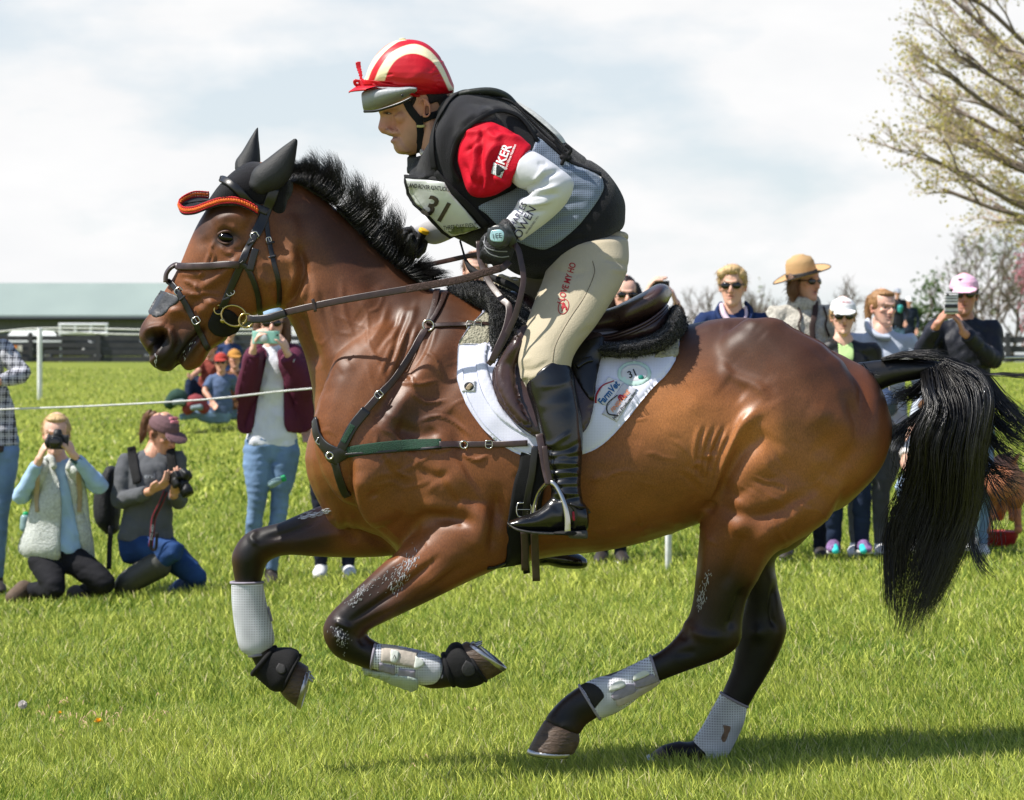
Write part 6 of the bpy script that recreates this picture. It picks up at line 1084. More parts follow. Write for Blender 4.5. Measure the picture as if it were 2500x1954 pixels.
def person(label, Y, head, neck, sh, el, wr, hip, kn=None, an=None, ft=None, top=None, leg=None, skin=SK1, hair=None, hk='short', shoe_m=None, toph=1.0, width=1.0, hands=None, short=False, cap=None, sung=False, hsc=1.0, vs=.0048, lip=(.50, .18, .15), brow=(.16, .09, .05), eyeson=True, sleeve=None, collar=None, kind='person', group=None, jaw=.95, mouth=.0015, hem=0, seed=1, legvs=.009, longtop=0.0, baggy=1.0, capped=False):
    q = lambda p: P(p[0], p[1], Y + (p[2] if len(p) > 2 else 0))
    base_xy = P(hip[0], hip[1], Y); base = np.array((base_xy[0], Y, gz(base_xy[0], Y))); root = empty('person', base, label=label, category='person', **({'group': group} if group else {}))
    T, Ti = frame(q(head[:2] + ((head[5],) if len(head) > 5 else (0,))), head[2], head[3], head[4], hsc, inv=True)
    N_, S_, E_, W__, H = q(neck), [q(p) for p in sh], [q(p) for p in el], [q(p) for p in wr], q(hip)
    side = S_[1] - S_[0]; shw = np.linalg.norm(side) / 2; side = side / (2 * shw); mid = (S_[0] + S_[1]) / 2; upv = mid - H; tl = np.linalg.norm(upv)
    hd = T(np.array([(0, .03, .03)]))[0]
    ex = [tube([hd, (hd + N_) / 2, N_, mid + (N_ - mid) * .3], [.050 * hsc, .050 * hsc, .056, .06], [.050 * hsc, .052 * hsc, .064, .08], side=side, n=16)]
    for i in (0, 1):
        h = hands[i] if hands else None; dv = W__[i] - E_[i]; dv /= np.linalg.norm(dv)
        if h is None: kn_ = W__[i] + dv * .085; nr = np.array((0, -1, 0)); cu = .35
        else: kn_ = q(h[0]); nr = np.array(h[1], float); cu = h[2] if len(h) > 2 else .8
        kd_ = kn_ - W__[i]; kn_ = W__[i] + kd_ / (np.linalg.norm(kd_) + 1e-6) * .085
        ex += hand_parts(W__[i], kn_, nr, cu, 1 if i else -1); ex.append(tube([mid, S_[i] * .8 + mid * .2, (S_[i] + E_[i]) / 2, E_[i], (E_[i] + W__[i]) / 2, W__[i] + dv * .01], [.035, .036, .036, .034 if short else .030, .033 if short else .028, .024], n=12))
    exl = [(Ti(v), f) for v, f in ex]
    me = facemesh(T, vs, jaw=jaw, mouth=mouth, skincol=skin, lip=lip, brow=brow, seed=seed, extra=exl); part('body', me, skin_m, root)
    if eyeson: eyes(T, root, .0115)
    if sung: glasses(T, root, big=sung if isinstance(sung, float) else 1.0)
    if hair is not None: hairmesh(T, hair, root, hk, seed, .9 if capped or cap is not None else 1.0)
    if cap is not None: capmesh(T, cap, root)
    # upper garment
    k = toph; tp = [tube([H - upv * (.02 + longtop) / 1, H + upv * .12, H + upv * .38, H + upv * .68, H + upv * .90, mid + (N_ - mid) * .25, mid + (N_ - mid) * .75], np.array([.105, .105, .100, .115, .100, .070, .055]) * k, [.165 * width + hem, .158 * width + hem * .6, .145 * width, shw * .92, shw * .98, shw * .62, .070], side=side, n=28, cap=(.08, .15), pw=2.3)]
    for i in (0, 1):
        a, b, c = S_[i], E_[i], W__[i]; b1 = a + (b - a) * .5; cc = b + (c - b) * (.85 if not short else -.0)
        pts = [a - (a - mid) * .12, a, b1, b, b + (c - b) * .5, b + (c - b) * .88] if not short else [a - (a - mid) * .12, a, b1, a + (b - a) * .75]
        rr_ = np.array([.060, .062, .054, .050, .043, .036]) * k * baggy if not short else np.array([.060, .062, .056, .056]) * k
        tp.append(tube(pts, rr_, n=18, cap=(.5, .08)))
    for i in (0, 1): tp.append(tube([N_ * .75 + mid * .25, N_ * .3 + mid * .45 + S_[i] * .25, S_[i] * .6 + mid * .4, S_[i]], [.050, .062, .064, .058], n=16))
    tme = voxel(tp, .0075, 6)
    v = getv(tme); n = getn(tme); x = vnoise(v * (1, 1, 1.6), 30, seed + 3) + .6 * vnoise(v * (1, 1, .7), 65, seed + 9); setv(tme, v + n * (np.sign(x) * np.abs(x) ** 1.3 * .0085)[:, None])
    TO = part(sleeve or 'top', tme, top, root)
    legs_o = None
    if kn is not None:
        K, A = [q(p) for p in kn], [q(p) for p in an]; hs_ = side * .088 * width; lp_ = [tube([H + upv * .10, H - upv * .02, H - np.array((0, 0, .09))], [.095, .105, .085], [.150 * width, .168 * width, .13 * width], side=side, n=24, cap=(.1, .6))]
        for i in (0, 1):
            s_ = H + hs_ * (-1 if i == 0 else 1) - np.array((0, 0, .05)); lp_.append(tube([s_, s_ + (K[i] - s_) * .5, K[i] - (K[i] - s_) * .05, K[i] + (A[i] - K[i]) * .12, K[i] + (A[i] - K[i]) * .55, A[i]], [.092, .082, .060, .056, .050, .040], n=20, cap=(.5, .05)))
        lme_ = voxel(lp_, legvs, 4); v = getv(lme_); n = getn(lme_); x = vnoise(v * (1, 1, 2.2), 36, seed + 5); setv(lme_, v + n * (np.sign(x) * np.abs(x) ** 1.4 * .0070)[:, None]); legs_o = part('trousers', lme_, leg, root)
        if ft is not None and shoe_m is not None:
            for i in (0, 1): shoe(A[i], q(ft[i]), shoe_m, root)
    return dict(root=root, T=T, Ti=Ti, q=q, top=TO, legs=legs_o, H=H, mid=mid, side=side, S=S_, N=N_)
blond = mat('blond_hair', (188, 158, 112), rough=.55, spec=.4, nscale=90, namt=.35, bump=.4, bscale=120, stretch=(1, 1, .3)); brownh = mat('brown_hair', (98, 66, 42), rough=.55, spec=.4, nscale=90, namt=.4, bump=.4, bscale=120, stretch=(1, 1, .3)); darkh = mat('dark_hair', (40, 30, 26), rough=.5, spec=.4, nscale=90, namt=.4, bump=.4, bscale=120)
lbrown = mat('light_brown_hair', (150, 112, 72), rough=.55, spec=.4, nscale=90, namt=.4, bump=.4, bscale=120, stretch=(1, 1, .3))
def cloth(n, c, **k): a = dict(rough=.85, spec=.18, nscale=9, namt=.10, bump=.3, bscale=45); a.update(k); return mat(n, c, **a)
def panel(name, p, pts, Y, m, th=.012, trees=None, sm=4, off=.004, step=5, **pr): return drape(name, pts, trees or [bvh(p['top'].data)], th, off, m, p['root'], step=step, sm=sm, **pr)
def phone(label, px, py, Y, w, h, m, ang=0, lens=(0, 0), extra=None):
    E = empty('phone', P(px, py, Y), label=label, category='phone'); c, s = math.cos(R(ang)), math.sin(R(ang)); a = P(px - w / 2 * c, py + w / 2 * s, Y); b = P(px + w / 2 * c, py - w / 2 * s, Y)
    v, f = tube([a, b], h / 2 * (CAM_D + Y) * KPX, .0045, n=20, pw=7, cap=(.05, .05)); bd = part('case', mesh_of('case', v, f), m, E); part('lens', mesh_of('lens', *ell(P(px + lens[0], py + lens[1], Y - .005), (.007, .003, .007))), mat('dark_lens', (14, 13, 16)), bd)
    return E, bd
# ---- woman in maroon jacket taking a photo
wwhite = cloth('white_sweatshirt', (214, 216, 224)); maroon = cloth('maroon_jacket', (84, 34, 54), rough=.7)
p = person('woman in open maroon jacket and blue jeans holding up a mint phone', 9.3, (664, 793, 4, 8, 0), (668, 842), ((624, 868), (714, 866)), ((596, 962, -.10), (748, 948, -.10)), ((618, 856, -.26), (702, 864, -.26)), (663, 1078),
           ((628, 1220, -.04), (684, 1214, 0)), ((612, 1345, .02), (662, 1392, .02)), ((596, 1392, -.16), (664, 1432, -.16)), wwhite, denim, SK3, brownh, 'long', leath_d, hands=(((621, 828, -.30), (.5, .2, 0), 1.0), ((688, 830, -.30), (-.5, .2, 0), 1.0)), sung=True, seed=11, eyeson=False, width=.98, longtop=.03, capped=True)
tb = [bvh(p['top'].data)]
for nm, pl in (('jacket', [(626, 852), (604, 880), (585, 960), (580, 1048), (615, 1053), (628, 990), (640, 930), (652, 868), (645, 850)]), ('jacket', [(690, 850), (718, 852), (742, 880), (760, 950), (764, 1044), (700, 1052), (692, 980), (690, 920), (676, 866)])):
    panel(nm, p, pl, 9.3, maroon, .02, tb, sm=6, off=.010)
sl_ = []
for i, (a, b, c) in enumerate((((624, 868, 0), (596, 962, -.10), (618, 862, -.25)), ((714, 866, 0), (750, 948, -.10), (700, 872, -.25)))):
    a, b, c = p['q'](a), p['q'](b), p['q'](c); sl_.append(tube([a + (p['mid'] - a) * .3, a, (a + b) / 2, b, (b + c) / 2, c], [.062, .072, .064, .062, .054, .045], n=18, cap=(.4, .05)))
me = voxel(sl_, .008, 4); wrinkle(me, .005, 40, seed=4); part('jacket_sleeves', me, maroon, p['root'])
capmesh(p['T'], cloth('pale_blue_cap', (150, 176, 200)), p['root'], brim=False)
E, bd = phone('mint green phone with round grip held by the woman in maroon', 649, 824, 8.98, 66, 31, mat('mint_case', (150, 200, 186), rough=.5), lens=(28, -5)); part('grip', mesh_of('grip', *ell(P(643, 827, 8.97), (.026, .008, .026), n=18)), mat('silver_grip', (196, 200, 200), rough=.4), bd)
E = empty('water_bottle', P(675, 1180, 9.1), label='clear water bottle with green cap tucked beside the denim knee of the woman in maroon', category='bottle')
part('bottle', mesh_of('bottle', *tube([P(661, 1184, 9.05), P(672, 1178, 9.05), P(684, 1172, 9.05), P(688, 1170, 9.05)], [.024, .025, .020, .012], n=16)), mat('clear_plastic', (124, 150, 152), rough=.12, spec=.6, namt=.1, bump=0), E); part('cap', mesh_of('cap', *tube([P(688, 1170, 9.05), P(697, 1167, 9.05)], .019, n=14, cap=(.2, .2))), mat('green_plastic', (20, 160, 96), rough=.4), E)
# ---- kneeling girls
ltblue = cloth('pale_blue_top', (158, 186, 216)); blackl = cloth('black_leggings', (26, 26, 30))
p = person('blonde girl kneeling in grey fleece vest with a camera held to her eye', 8.6, (137, 1066, 3, 6, 2), (138, 1118), ((98, 1152), (192, 1148)), ((50, 1216, -.08), (246, 1190, -.08)), ((96, 1122, -.20), (180, 1112, -.20)), (140, 1345),
           ((138, 1440, -.20), (262, 1425, -.16)), ((60, 1440, .16), (190, 1450, .18)), None, ltblue, blackl, SK3, blond, 'pulled', None, hands=(((112, 1084, -.24), (.8, .3, 0), .9), ((158, 1080, -.24), (-.8, .3, 0), .9)), seed=21, width=.92, legvs=.010)
fl = cloth('grey_fleece', (190, 194, 190), bump=.9, bscale=120, nscale=70, namt=.22); tb = [bvh(p['top'].data)]
for pl in ([(112, 1118), (92, 1150), (78, 1210), (66, 1280), (46, 1340), (80, 1358), (142, 1372), (148, 1300), (150, 1220), (136, 1150)], [(172, 1130), (196, 1146), (212, 1200), (220, 1270), (232, 1362), (206, 1368), (186, 1290), (172, 1210), (162, 1150)]): panel('fleece_vest', p, pl, 8.6, fl, .03, tb, sm=8, off=.012)
part('collar', voxel([tube([p['q'](a) for a in ((108, 1125, -.05), (124, 1118, -.10), (132, 1140, -.12))], .02, .025), tube([p['q'](a) for a in ((190, 1135, -.05), (176, 1125, -.10), (166, 1145, -.12))], .018, .022)], .006, 2), fl, p['root'])
for a, b in (((60, 1440, .1), (32, 1462, -.02)), ((185, 1452, .12), (205, 1462, .0))): part('boot', voxel([tube([p['q'](a), p['q'](b)], [.06, .05], n=14)], .008, 2), mat('brown_boot', (92, 76, 62), rough=.8, nscale=20, namt=.3), p['root'])
for s in (-1, 1): part('bag_strap', mesh_of('bag_strap', *strap_geo([(142 + s * 48, 1150), (142 + s * 52, 1200), (142 + s * 50, 1250)], .03, .006, [bvh(o.data) for o in p['root'].children if o.name.startswith('fleece')], .003)), mat('tan_webbing', (166, 146, 118), rough=.8), p['root'])
part('bracelets', mesh_of('bracelets', *join([tube([p['q']((172 + i * 4, 1124 + i * 3, -.21)), p['q']((186 + i * 4, 1112 + i * 3, -.20))], .006, n=8) for i in range(4)])), mat('teal_beads', (40, 76, 72), rough=.4), p['root'])
def slr(label, px, py, Y, yaw, pitch=0, sc=1.0, roll=0):
    E = empty('camera', P(px, py, Y), label=label, category='camera'); M = np.array((Matrix.Rotation(R(yaw), 3, 'Z') @ Matrix.Rotation(R(pitch), 3, 'X') @ Matrix.Rotation(R(roll), 3, 'Y')).to_3x3()); o = P(px, py, Y)
    f = lambda g: ((g[0] * sc) @ M.T + o, g[1]); bm_ = mat('camera_black', (22, 22, 24), rough=.5, nscale=60, namt=.3)
    b = part('camera_body', voxel([f(tube([(-.06, .04, 0), (.06, .04, 0)], .042, .028, pw=5, cap=(.1, .1))), f(tube([(0, .05, .035), (0, .02, .05)], .025, .028, pw=4)), f(tube([(-.055, .02, -.005), (-.052, -.01, -.005)], .018, .03))], .004, 1), bm_, E)
    l = part('lens', mesh_of('lens', *join([f(tube([(0, .02, 0), (0, -.03, 0), (0, -.03, 0), (0, -.08, 0)], [.034, .034, .037, .037], sub=2, n=24, cap=(.02, .02))), f(tube([(0, -.05, 0), (0, -.06, 0)], .039, n=24, cap=(.1, .1)))])), bm_, E); part('glass', mesh_of('glass', *f(ell((0, -.082, 0), (.030, .004, .030), n=20))), mat('dark_lens', (14, 13, 16)), l); return E, f, bm_
slr('black camera pressed to the face of the kneeling blonde girl', 139, 1080, 8.34, 0)
E = empty('water_bottle', P(62, 1265, 8.6), label='water bottle with green top in the side pocket of the kneeling blonde girl', category='bottle'); part('bottle', mesh_of('bottle', *tube([P(60, 1290, 8.65), P(62, 1265, 8.65)], .03, n=14)), mat('clear_plastic', (170, 200, 200)), E); part('cap', mesh_of('cap', *tube([P(62, 1262, 8.65), P(63, 1255, 8.65)], .018, n=12)), mat('green_plastic', (20, 160, 96)), E)
greys = cloth('grey_sweatshirt', (86, 88, 92)); jean_b = cloth('royal_denim', (38, 66, 112), nscale=6, namt=.35)
p = person('brown haired girl in dusty plum cap kneeling and checking her camera', 8.7, (394, 1062, 48, 26, -4), (372, 1112), ((312, 1132), (428, 1126)), ((292, 1222, -.06), (436, 1222, -.05)), ((366, 1200, -.26), (424, 1208, -.22)), (356, 1318),
           ((432, 1346, -.22), (484, 1412, -.05)), ((310, 1418, -.10), (420, 1445, .30)), None, greys, jean_b, SK2, brownh, 'pony', None, hands=(((398, 1186, -.30), (.1, .2, .9), .7), ((430, 1190, -.26), (-.2, .3, .6), .8)), cap=None, capped=True, seed=31, width=1.0, toph=1.08, legvs=.010)
plum = cloth('plum_cap', (108, 82, 86)); c_ = capmesh(p['T'], plum, p['root']); tt_ = [bvh(c_.data)]
for dy_, sx_ in ((0, 7), (9, 6)): drape('cap_patch', [(420 - sx_ + dy_ * .2, 1020 + dy_), (432 + dy_ * .2, 1018 + dy_), (434 + dy_ * .2, 1025 + dy_), (421 - sx_ + dy_ * .2, 1028 + dy_)], tt_, .002, .003, mat('patch_pink', (200, 120, 130), rough=.8), c_, step=3)
tb = [bvh(p['top'].data)]; text_decal('lettering', 'ervl', 366, 1163, 12, -3, tb, mat('print_grey', (160, 166, 172), rough=.8), p['top'], off=.012)
for pts in ([(318, 1092), (326, 1130), (338, 1180)], [(418, 1090), (420, 1130), (428, 1160)]): part('bag_strap', mesh_of('bag_strap', *strap_geo(pts, .055, .015, tb, .006)), mat('black_webbing', (24, 24, 26)), p['root'])
part('wellington_boot', voxel([tube([p['q']((388, 1378, -.16)), p['q']((350, 1400, -.14)), p['q']((310, 1425, -.12)), p['q']((305, 1445, -.10))], [.085, .078, .07, .06], n=18)], .009, 2), mat('olive_rubber', (58, 58, 52), rough=.5), p['root'])
E, f, bm_ = slr('black camera in the hands of the girl in the plum cap', 446, 1180, 8.42, 50, 55, 1.0); part('neck_strap', mesh_of('neck_strap', *strap_geo([(405, 1200, 8.42), (392, 1230, 8.42), (376, 1265, 8.45), (372, 1300, 8.45), (368, 1335, 8.46), (380, 1340, 8.46), (384, 1300, 8.44)], .018, .004, [], 0)), mat('strap_black_red', (30, 22, 24), rough=.7), E); part('strap_edge', mesh_of('strap_edge', *strap_geo([(405, 1200, 8.425), (392, 1230, 8.425), (376, 1265, 8.455), (372, 1300, 8.455), (368, 1335, 8.465)], .026, .003, [], 0)), mat('strap_red', (150, 26, 44), rough=.7), E)
text_decal('lettering', 'EOS 60D', 371, 1300, 7, 83, [], mat('print_grey', (160, 166, 172)), E, off=0.006, Yf=8.44)
BPm = mat('black_nylon', (26, 27, 31), rough=.7, bump=.4, bscale=60)
E = empty('backpack', P(265, 1270, 8.9), label='black backpack worn by the kneeling girl in the plum cap', category='backpack'); part('pack', voxel([tube([P(272, 1150, 8.9), P(262, 1200, 8.9), P(262, 1260, 8.9), P(272, 1290, 8.9)], [.04, .075, .08, .05], [.10, .12, .13, .10])], .008, 3), BPm, E); part('dangling_strap', mesh_of('dangling_strap', *strap_geo([(272, 1285, 8.75), (268, 1330, 8.75), (266, 1390, 8.75)], .030, .005, [], 0)), BPm, E)
# ---- plaid shirt man cut by the left edge
plaid = bpy.data.materials.new('plaid_shirt'); plaid.use_nodes = True; t_ = plaid.node_tree; b_ = t_.nodes['Principled BSDF']; b_.inputs['Roughness'].default_value = .85
tc_n = t_.nodes.new('ShaderNodeTexCoord'); acc = None
for ax, sc_, ph in (('X', 7, 0), ('Z', 7, 0), ('X', 21, 1), ('Z', 21, 1)):
    w_ = t_.nodes.new('ShaderNodeTexWave'); w_.bands_direction = ax; w_.inputs['Scale'].default_value = sc_; w_.inputs['Distortion'].default_value = .6; t_.links.new(tc_n.outputs['Object'], w_.inputs[0])
    if acc is None: acc = w_.outputs[1]
    else:
        m_ = t_.nodes.new('ShaderNodeMath'); m_.operation = 'ADD'; t_.links.new(acc, m_.inputs[0]); t_.links.new(w_.outputs[1], m_.inputs[1]); acc = m_.outputs[0]
cr_ = t_.nodes.new('ShaderNodeValToRGB'); cr_.color_ramp.elements[0].position = .30; cr_.color_ramp.elements[0].color = (.015, .017, .03, 1); cr_.color_ramp.elements[1].position = .62; cr_.color_ramp.elements[1].color = (.48, .48, .52, 1); dv_ = t_.nodes.new('ShaderNodeMath'); dv_.operation = 'DIVIDE'; dv_.inputs[1].default_value = 4; t_.links.new(acc, dv_.inputs[0]); t_.links.new(dv_.outputs[0], cr_.inputs[0]); t_.links.new(cr_.outputs[0], b_.inputs['Base Color'])
p = person('man in black and white plaid shirt and blue jeans cut off by the left edge', 9.1, (-45, 775, 20, 0, 0), (-42, 826), ((-92, 858), (8, 856)), ((-120, 950, 0), (56, 912, -.08)), ((-90, 1030, -.1), (-10, 935, -.26)), (-28, 1078), ((-62, 1250), (-2, 1255)), ((-55, 1412), (-8, 1412)), ((-50, 1450, -.15), (4, 1452, -.15)),
           plaid, denim, SK2, brownh, 'man', leath_d, seed=41, toph=1.12, width=1.12, longtop=.03)
part('belt', mesh_of('belt', *tube([p['q']((-28, 1090)), p['q']((-28, 1102))], [.125, .125], [.192, .192], n=24, cap=(.05, .05))), mat('brown_belt', (60, 42, 34), rough=.5), p['root'])
# ---- seated family far left
dY = 26.0
for lab, hx, hy, capm, topm, yw, dx in (('seated child in red and white cap and blue shirt leaning back on the grass', 540, 889, 'rw', 'blue_tee', 0, 0), ('seated person in rust red shirt with dark trousers drawn up beside the backpack', 514, 852, None, 'rust_shirt', -20, -8), ('seated child in orange cap tucked behind the child in the blue shirt', 572, 880, 'or', 'brown_tee', 10, 30)):
    back = 0 if capm == 'rw' else .5; cm = {'blue_tee': (84, 100, 130), 'rust_shirt': (128, 62, 52), 'brown_tee': (120, 84, 60)}[topm]; q0 = 0 if capm != None else -18
    ycap = {'rw': cloth('red_cap', (160, 58, 50)), 'or': cloth('orange_cap', (176, 126, 62)), None: None}[capm]
    p = person(lab, dY + back, (hx, hy, yw, 0, 0), (hx + 1, hy + 24), ((hx - 24, hy + 38), (hx + 26, hy + 36)), ((hx - 40, hy + 66, -.1), (hx + 40, hy + 72, .1)) if topm != 'rust_shirt' else ((hx - 30, hy + 55, -.2), (hx + 24, hy + 70, 0)), ((hx - 24, hy + 90, -.2), (hx + 52, hy + 104, .1)) if topm != 'rust_shirt' else ((hx - 45, hy + 66, -.4), (hx + 10, hy + 90, -.2)), (hx - 4, hy + 118),
               ((hx - 60, hy + 122, -.1), (hx - 50, hy + 120, .1)) if capm == 'rw' else ((hx - 50, hy + 78, -.2), (hx - 40, hy + 72, .15)), ((hx - 100, hy + 130, -.2), (hx - 96, hy + 130, 0)) if capm == 'rw' else ((hx - 60, hy + 138, -.3), (hx - 44, hy + 138, 0)), None,
               cloth(topm, cm), denim_d if topm == 'rust_shirt' else mat('blue_denim', (110, 136, 168)), SK2, darkh, 'man', None, cap=ycap, seed=50 + int(hx), short=True, vs=.006, sung=(capm == 'rw'), eyeson=False)
for lab, x, y, cc in (('dark green backpack lying on the far grass beside the seated family', 434, 972, (44, 66, 58)), ('red and grey backpack in front of the seated people', 478, 985, (128, 58, 62))):
    E = empty('backpack', P(x, y, 25.7), label=lab, category='backpack'); part('pack', voxel([tube([P(x - 22, y + 16, 25.7), P(x, y - 4, 25.7), P(x + 22, y + 14, 25.7)], [.07, .10, .07], [.10, .13, .10])], .015, 4), cloth('pack_%d' % cc[0], cc), E); part('pocket', voxel([tube([P(x - 8, y + 12, 25.55), P(x + 12, y + 10, 25.55)], [.035, .04], [.05, .05])], .012, 2), mat('pocket_grey', (110, 124, 128), rough=.8), E)
p = person('distant man in dark blue shirt standing behind the seated family', 30, (560, 815, 10, 0, 0), (560, 838), ((540, 852), (580, 852)), ((535, 885), (586, 885)), ((538, 915, -.05), (584, 915, -.05)), (560, 930), ((552, 970), (568, 970)), ((550, 1012), (570, 1012)), None, cloth('navy_shirt', (42, 56, 92)), denim_d, SK2, darkh, 'man', None, vs=.007, seed=66, eyeson=False)
# ---- people hidden in part behind the horse
navyt = cloth('navy_trousers', (28, 32, 46)); wsh = mat('white_trainer', (206, 206, 206), rough=.7, nscale=40, namt=.15); teald = cloth('navy_jumper_b', (34, 40, 56))
def standing(label, x, hy, Y, topm, legm, hairm, hk, sk, shm, yaw=0, seed=0, hsc=1.0, arms=None, hands=None, foot=None, **k):
    s = (CAM_D + Y) * KPX; m_ = 1 / s; X0 = P(x, hy, Y)[0]; zf = gz(X0, Y); pyf = 977 - (zf - CAM_H) / s; hipy = hy + (pyf - hy) * .46; shy = hy + .20 * m_
    ar = arms or (((x - .24 * m_, shy + .30 * m_, -.02), (x - .20 * m_, shy + .50 * m_, -.12)), ((x + .24 * m_, shy + .30 * m_, -.02), (x + .20 * m_, shy + .50 * m_, -.12)))
    f_ = foot or ((x - .10 * m_, x + .10 * m_))
    return person(label, Y, (x, hy, yaw, 4, 0), (x, hy + .125 * m_), ((x - .165 * m_, shy), (x + .165 * m_, shy)), (ar[0][0], ar[1][0]), (ar[0][1], ar[1][1]), (x, hipy), ((f_[0], (hipy + pyf) / 2, -.03), (f_[1], (hipy + pyf) / 2, -.03)), ((f_[0], pyf - .08 * m_, .02), (f_[1], pyf - .08 * m_, .02)), ((f_[0] - .02 * m_, pyf - .0 * m_, -.16), (f_[1] + .02 * m_, pyf - .0 * m_, -.16)), topm, legm, sk, hairm, hk, shm, seed=seed, hands=hands, hsc=hsc, **k)
standing('person in navy trousers and white trainers standing behind the horse chest', 822, 752, 9.6, teald, navyt, brownh, 'short', SK1, wsh, seed=71, foot=(784, 850))
p = standing('young man with brown hair seen between the rider hands', 1160, 664, 9.9, cloth('charcoal_tee', (60, 62, 68)), denim_d, brownh, 'man', SK3, leath_d, seed=72, hsc=.98, yaw=6)
p = standing('dark haired woman raising a black phone behind the saddle', 1524, 726, 9.7, cloth('brown_jumper', (104, 78, 60)), navyt, darkh, 'bob', SK3, leath_d, seed=73, yaw=8, sung=True, eyeson=False, foot=(1470, 1515),
             arms=(((1540, 812, -.15), (1576, 722, -.30)), ((1664, 815, -.12), (1652, 742, -.30))), hands=(((1588, 694, -.32), (.8, 0, 0), .8), ((1642, 716, -.32), (-.8, 0, 0), .8)))
phone('black phone in raised hands behind the saddle cantle', 1612, 698, 9.38, 44, 24, mat('black_case', (26, 28, 28), rough=.4), lens=(16, -6))
# ---- right hand group
navyc = cloth('navy_gilet', (30, 46, 84)); p = standing('blonde short haired woman in sunglasses and navy collar', 1789, 704, 9.0, navyc, navyt, blond, 'short', SK1, leath_d, seed=81, yaw=-10, hsc=1.04, sung=True, eyeson=False)
part('scarf', voxel([tube([p['q'](a) for a in ((1762, 748, -.02), (1768, 768, -.08), (1780, 784, -.11), (1796, 790, -.11))], .018, .026), tube([p['q'](a) for a in ((1820, 752, -.02), (1822, 772, -.06), (1812, 790, -.10))], .012, .018)], .006, 2), cloth('pink_white_scarf', (206, 186, 200), nscale=30, namt=.3), p['root'])
part('collar', voxel([tube([p['q'](a) for a in ((1758, 744, .02), (1750, 762, -.04), (1760, 784, -.10))], .014, .03), tube([p['q'](a) for a in ((1822, 742, .02), (1834, 760, -.03), (1830, 784, -.09))], .014, .03)], .006, 2), navyc, p['root'])
sherpa = cloth('oatmeal_sherpa', (178, 174, 164), bump=1.0, bscale=90, nscale=60, namt=.25)
p = standing('woman in wide tan hat and oatmeal sherpa coat looking right', 1962, 694, 9.35, sherpa, navyt, brownh, 'bob', SK2, leath_d, seed=82, capped=True, yaw=42, hsc=1.0, sung=True, eyeson=False, mouth=.006, lip=(.42, .10, .10), toph=1.25, width=1.15)
part('collar', voxel([tube([p['q'](a) for a in ((1930, 738, .03), (1948, 742, -.05), (1976, 742, -.06), (1996, 736, .0))], .045, .022)], .008, 3), sherpa, p['root']); tb = [bvh(p['top'].data)]
part('toggle_band', mesh_of('toggle_band', *strap_geo([(1990, 740), (1988, 770), (1982, 800), (1984, 830), (1988, 860)], .035, .012, tb, .012)), mat('dark_brown_trim', (52, 36, 32), rough=.8), p['root'])
for x in (1950, 2012): part('toggle', mesh_of('toggle', *strap_geo([(x, 752), (x + 6, 775), (x, 795), (x + 8, 820)], .012, .008, tb, .008)), mat('dark_brown_trim', (52, 36, 32)), p['root'])
hatm = cloth('tan_felt', (182, 148, 106), bump=.15); TT = p['T']
def hatpart():
    z = np.array([.150, .165, .20, .235, .262, .275]); rx = np.array([.090, .090, .086, .082, .070, .040]); ry = rx * 1.14
    C = np.column_stack((np.zeros(6), np.full(6, .01), z)); U = np.column_stack((rx, rx * 0, rx * 0)); V = np.column_stack((rx * 0, ry, rx * 0)); a = rings(C, U, V, 30, cap=(.02, .3))
    th = np.linspace(0, 2 * np.pi, 48, endpoint=False); rr_ = np.linspace(.085, .178, 7); vv = []; 
    for dz in (0, .004):
        for r_i in rr_: vv += [(math.cos(t) * r_i * .98, .01 + math.sin(t) * r_i * 1.06, .152 + dz + .012 * ((r_i - .085) / .09) ** 2 * (1.0 + .8 * math.sin(2 * t + .4)) - .02 * ((r_i - .085) / .09) * math.cos(t - 2.6)) for t in th]
    ff = []; n_ = 48; m_ = 7
    for L_ in (0, 1):
        for i in range(m_ - 1):
            for j in range(n_): k0 = L_ * n_ * m_ + i * n_; q_ = (k0 + j, k0 + (j + 1) % n_, k0 + n_ + (j + 1) % n_, k0 + n_ + j); ff.append(q_ if L_ else q_[::-1])
    for j in range(n_): k0 = (m_ - 1) * n_; ff.append((k0 + j, k0 + (j + 1) % n_, k0 + n_ * m_ + (j + 1) % n_, k0 + n_ * m_ + j))
    return a, (np.array(vv), ff)
a, b = hatpart(); HT_, _ = frame(p['q']((1962, 694)), 42, -2, -14, 1.0, inv=True); vj, fj = join([a, b]); ho = part('hat', mesh_of('hat', HT_(vj), fj), hatm, p['root'])
C = np.array([(0, .01, .155), (0, .01, .178)]); U = np.array([(.0925, 0, 0), (.092, 0, 0)]); V = np.array([(0, .1055, 0), (0, .105, 0)]); v, f = rings(C, U, V, 30, cap=(.02, .02)); part('hat_band', mesh_of('hat_band', HT_(v), f), mat('black_ribbon', (26, 24, 24), rough=.6), ho)
th = np.linspace(0, 2 * np.pi, 49); rt = .178; part('brim_edge', mesh_of('brim_edge', *tube(HT_(np.array([(math.cos(t) * rt * .98, .01 + math.sin(t) * rt * 1.06, .154 + .012 * (.093 / .09) ** 2 * (1.0 + .8 * math.sin(2 * t + .4)) - .02 * (.093 / .09) * math.cos(t - 2.6)) for t in th])), .0035, n=8, sub=1)), mat('black_ribbon', (26, 24, 24)), ho)
lj = cloth('black_leather_jacket', (22, 22, 24), rough=.5, spec=.4); p = standing('older woman in white cap and big sunglasses with black leather jacket', 2058, 778, 8.9, lj, denim_d, blond, 'short', SK3, None, seed=83, capped=True, yaw=-2, hsc=.94, sung=1.12, eyeson=False, foot=(2036, 2104), width=.92)
capmesh(p['T'], cloth('white_cap', (222, 222, 222)), p['root']); tb = [bvh(p['top'].data)]
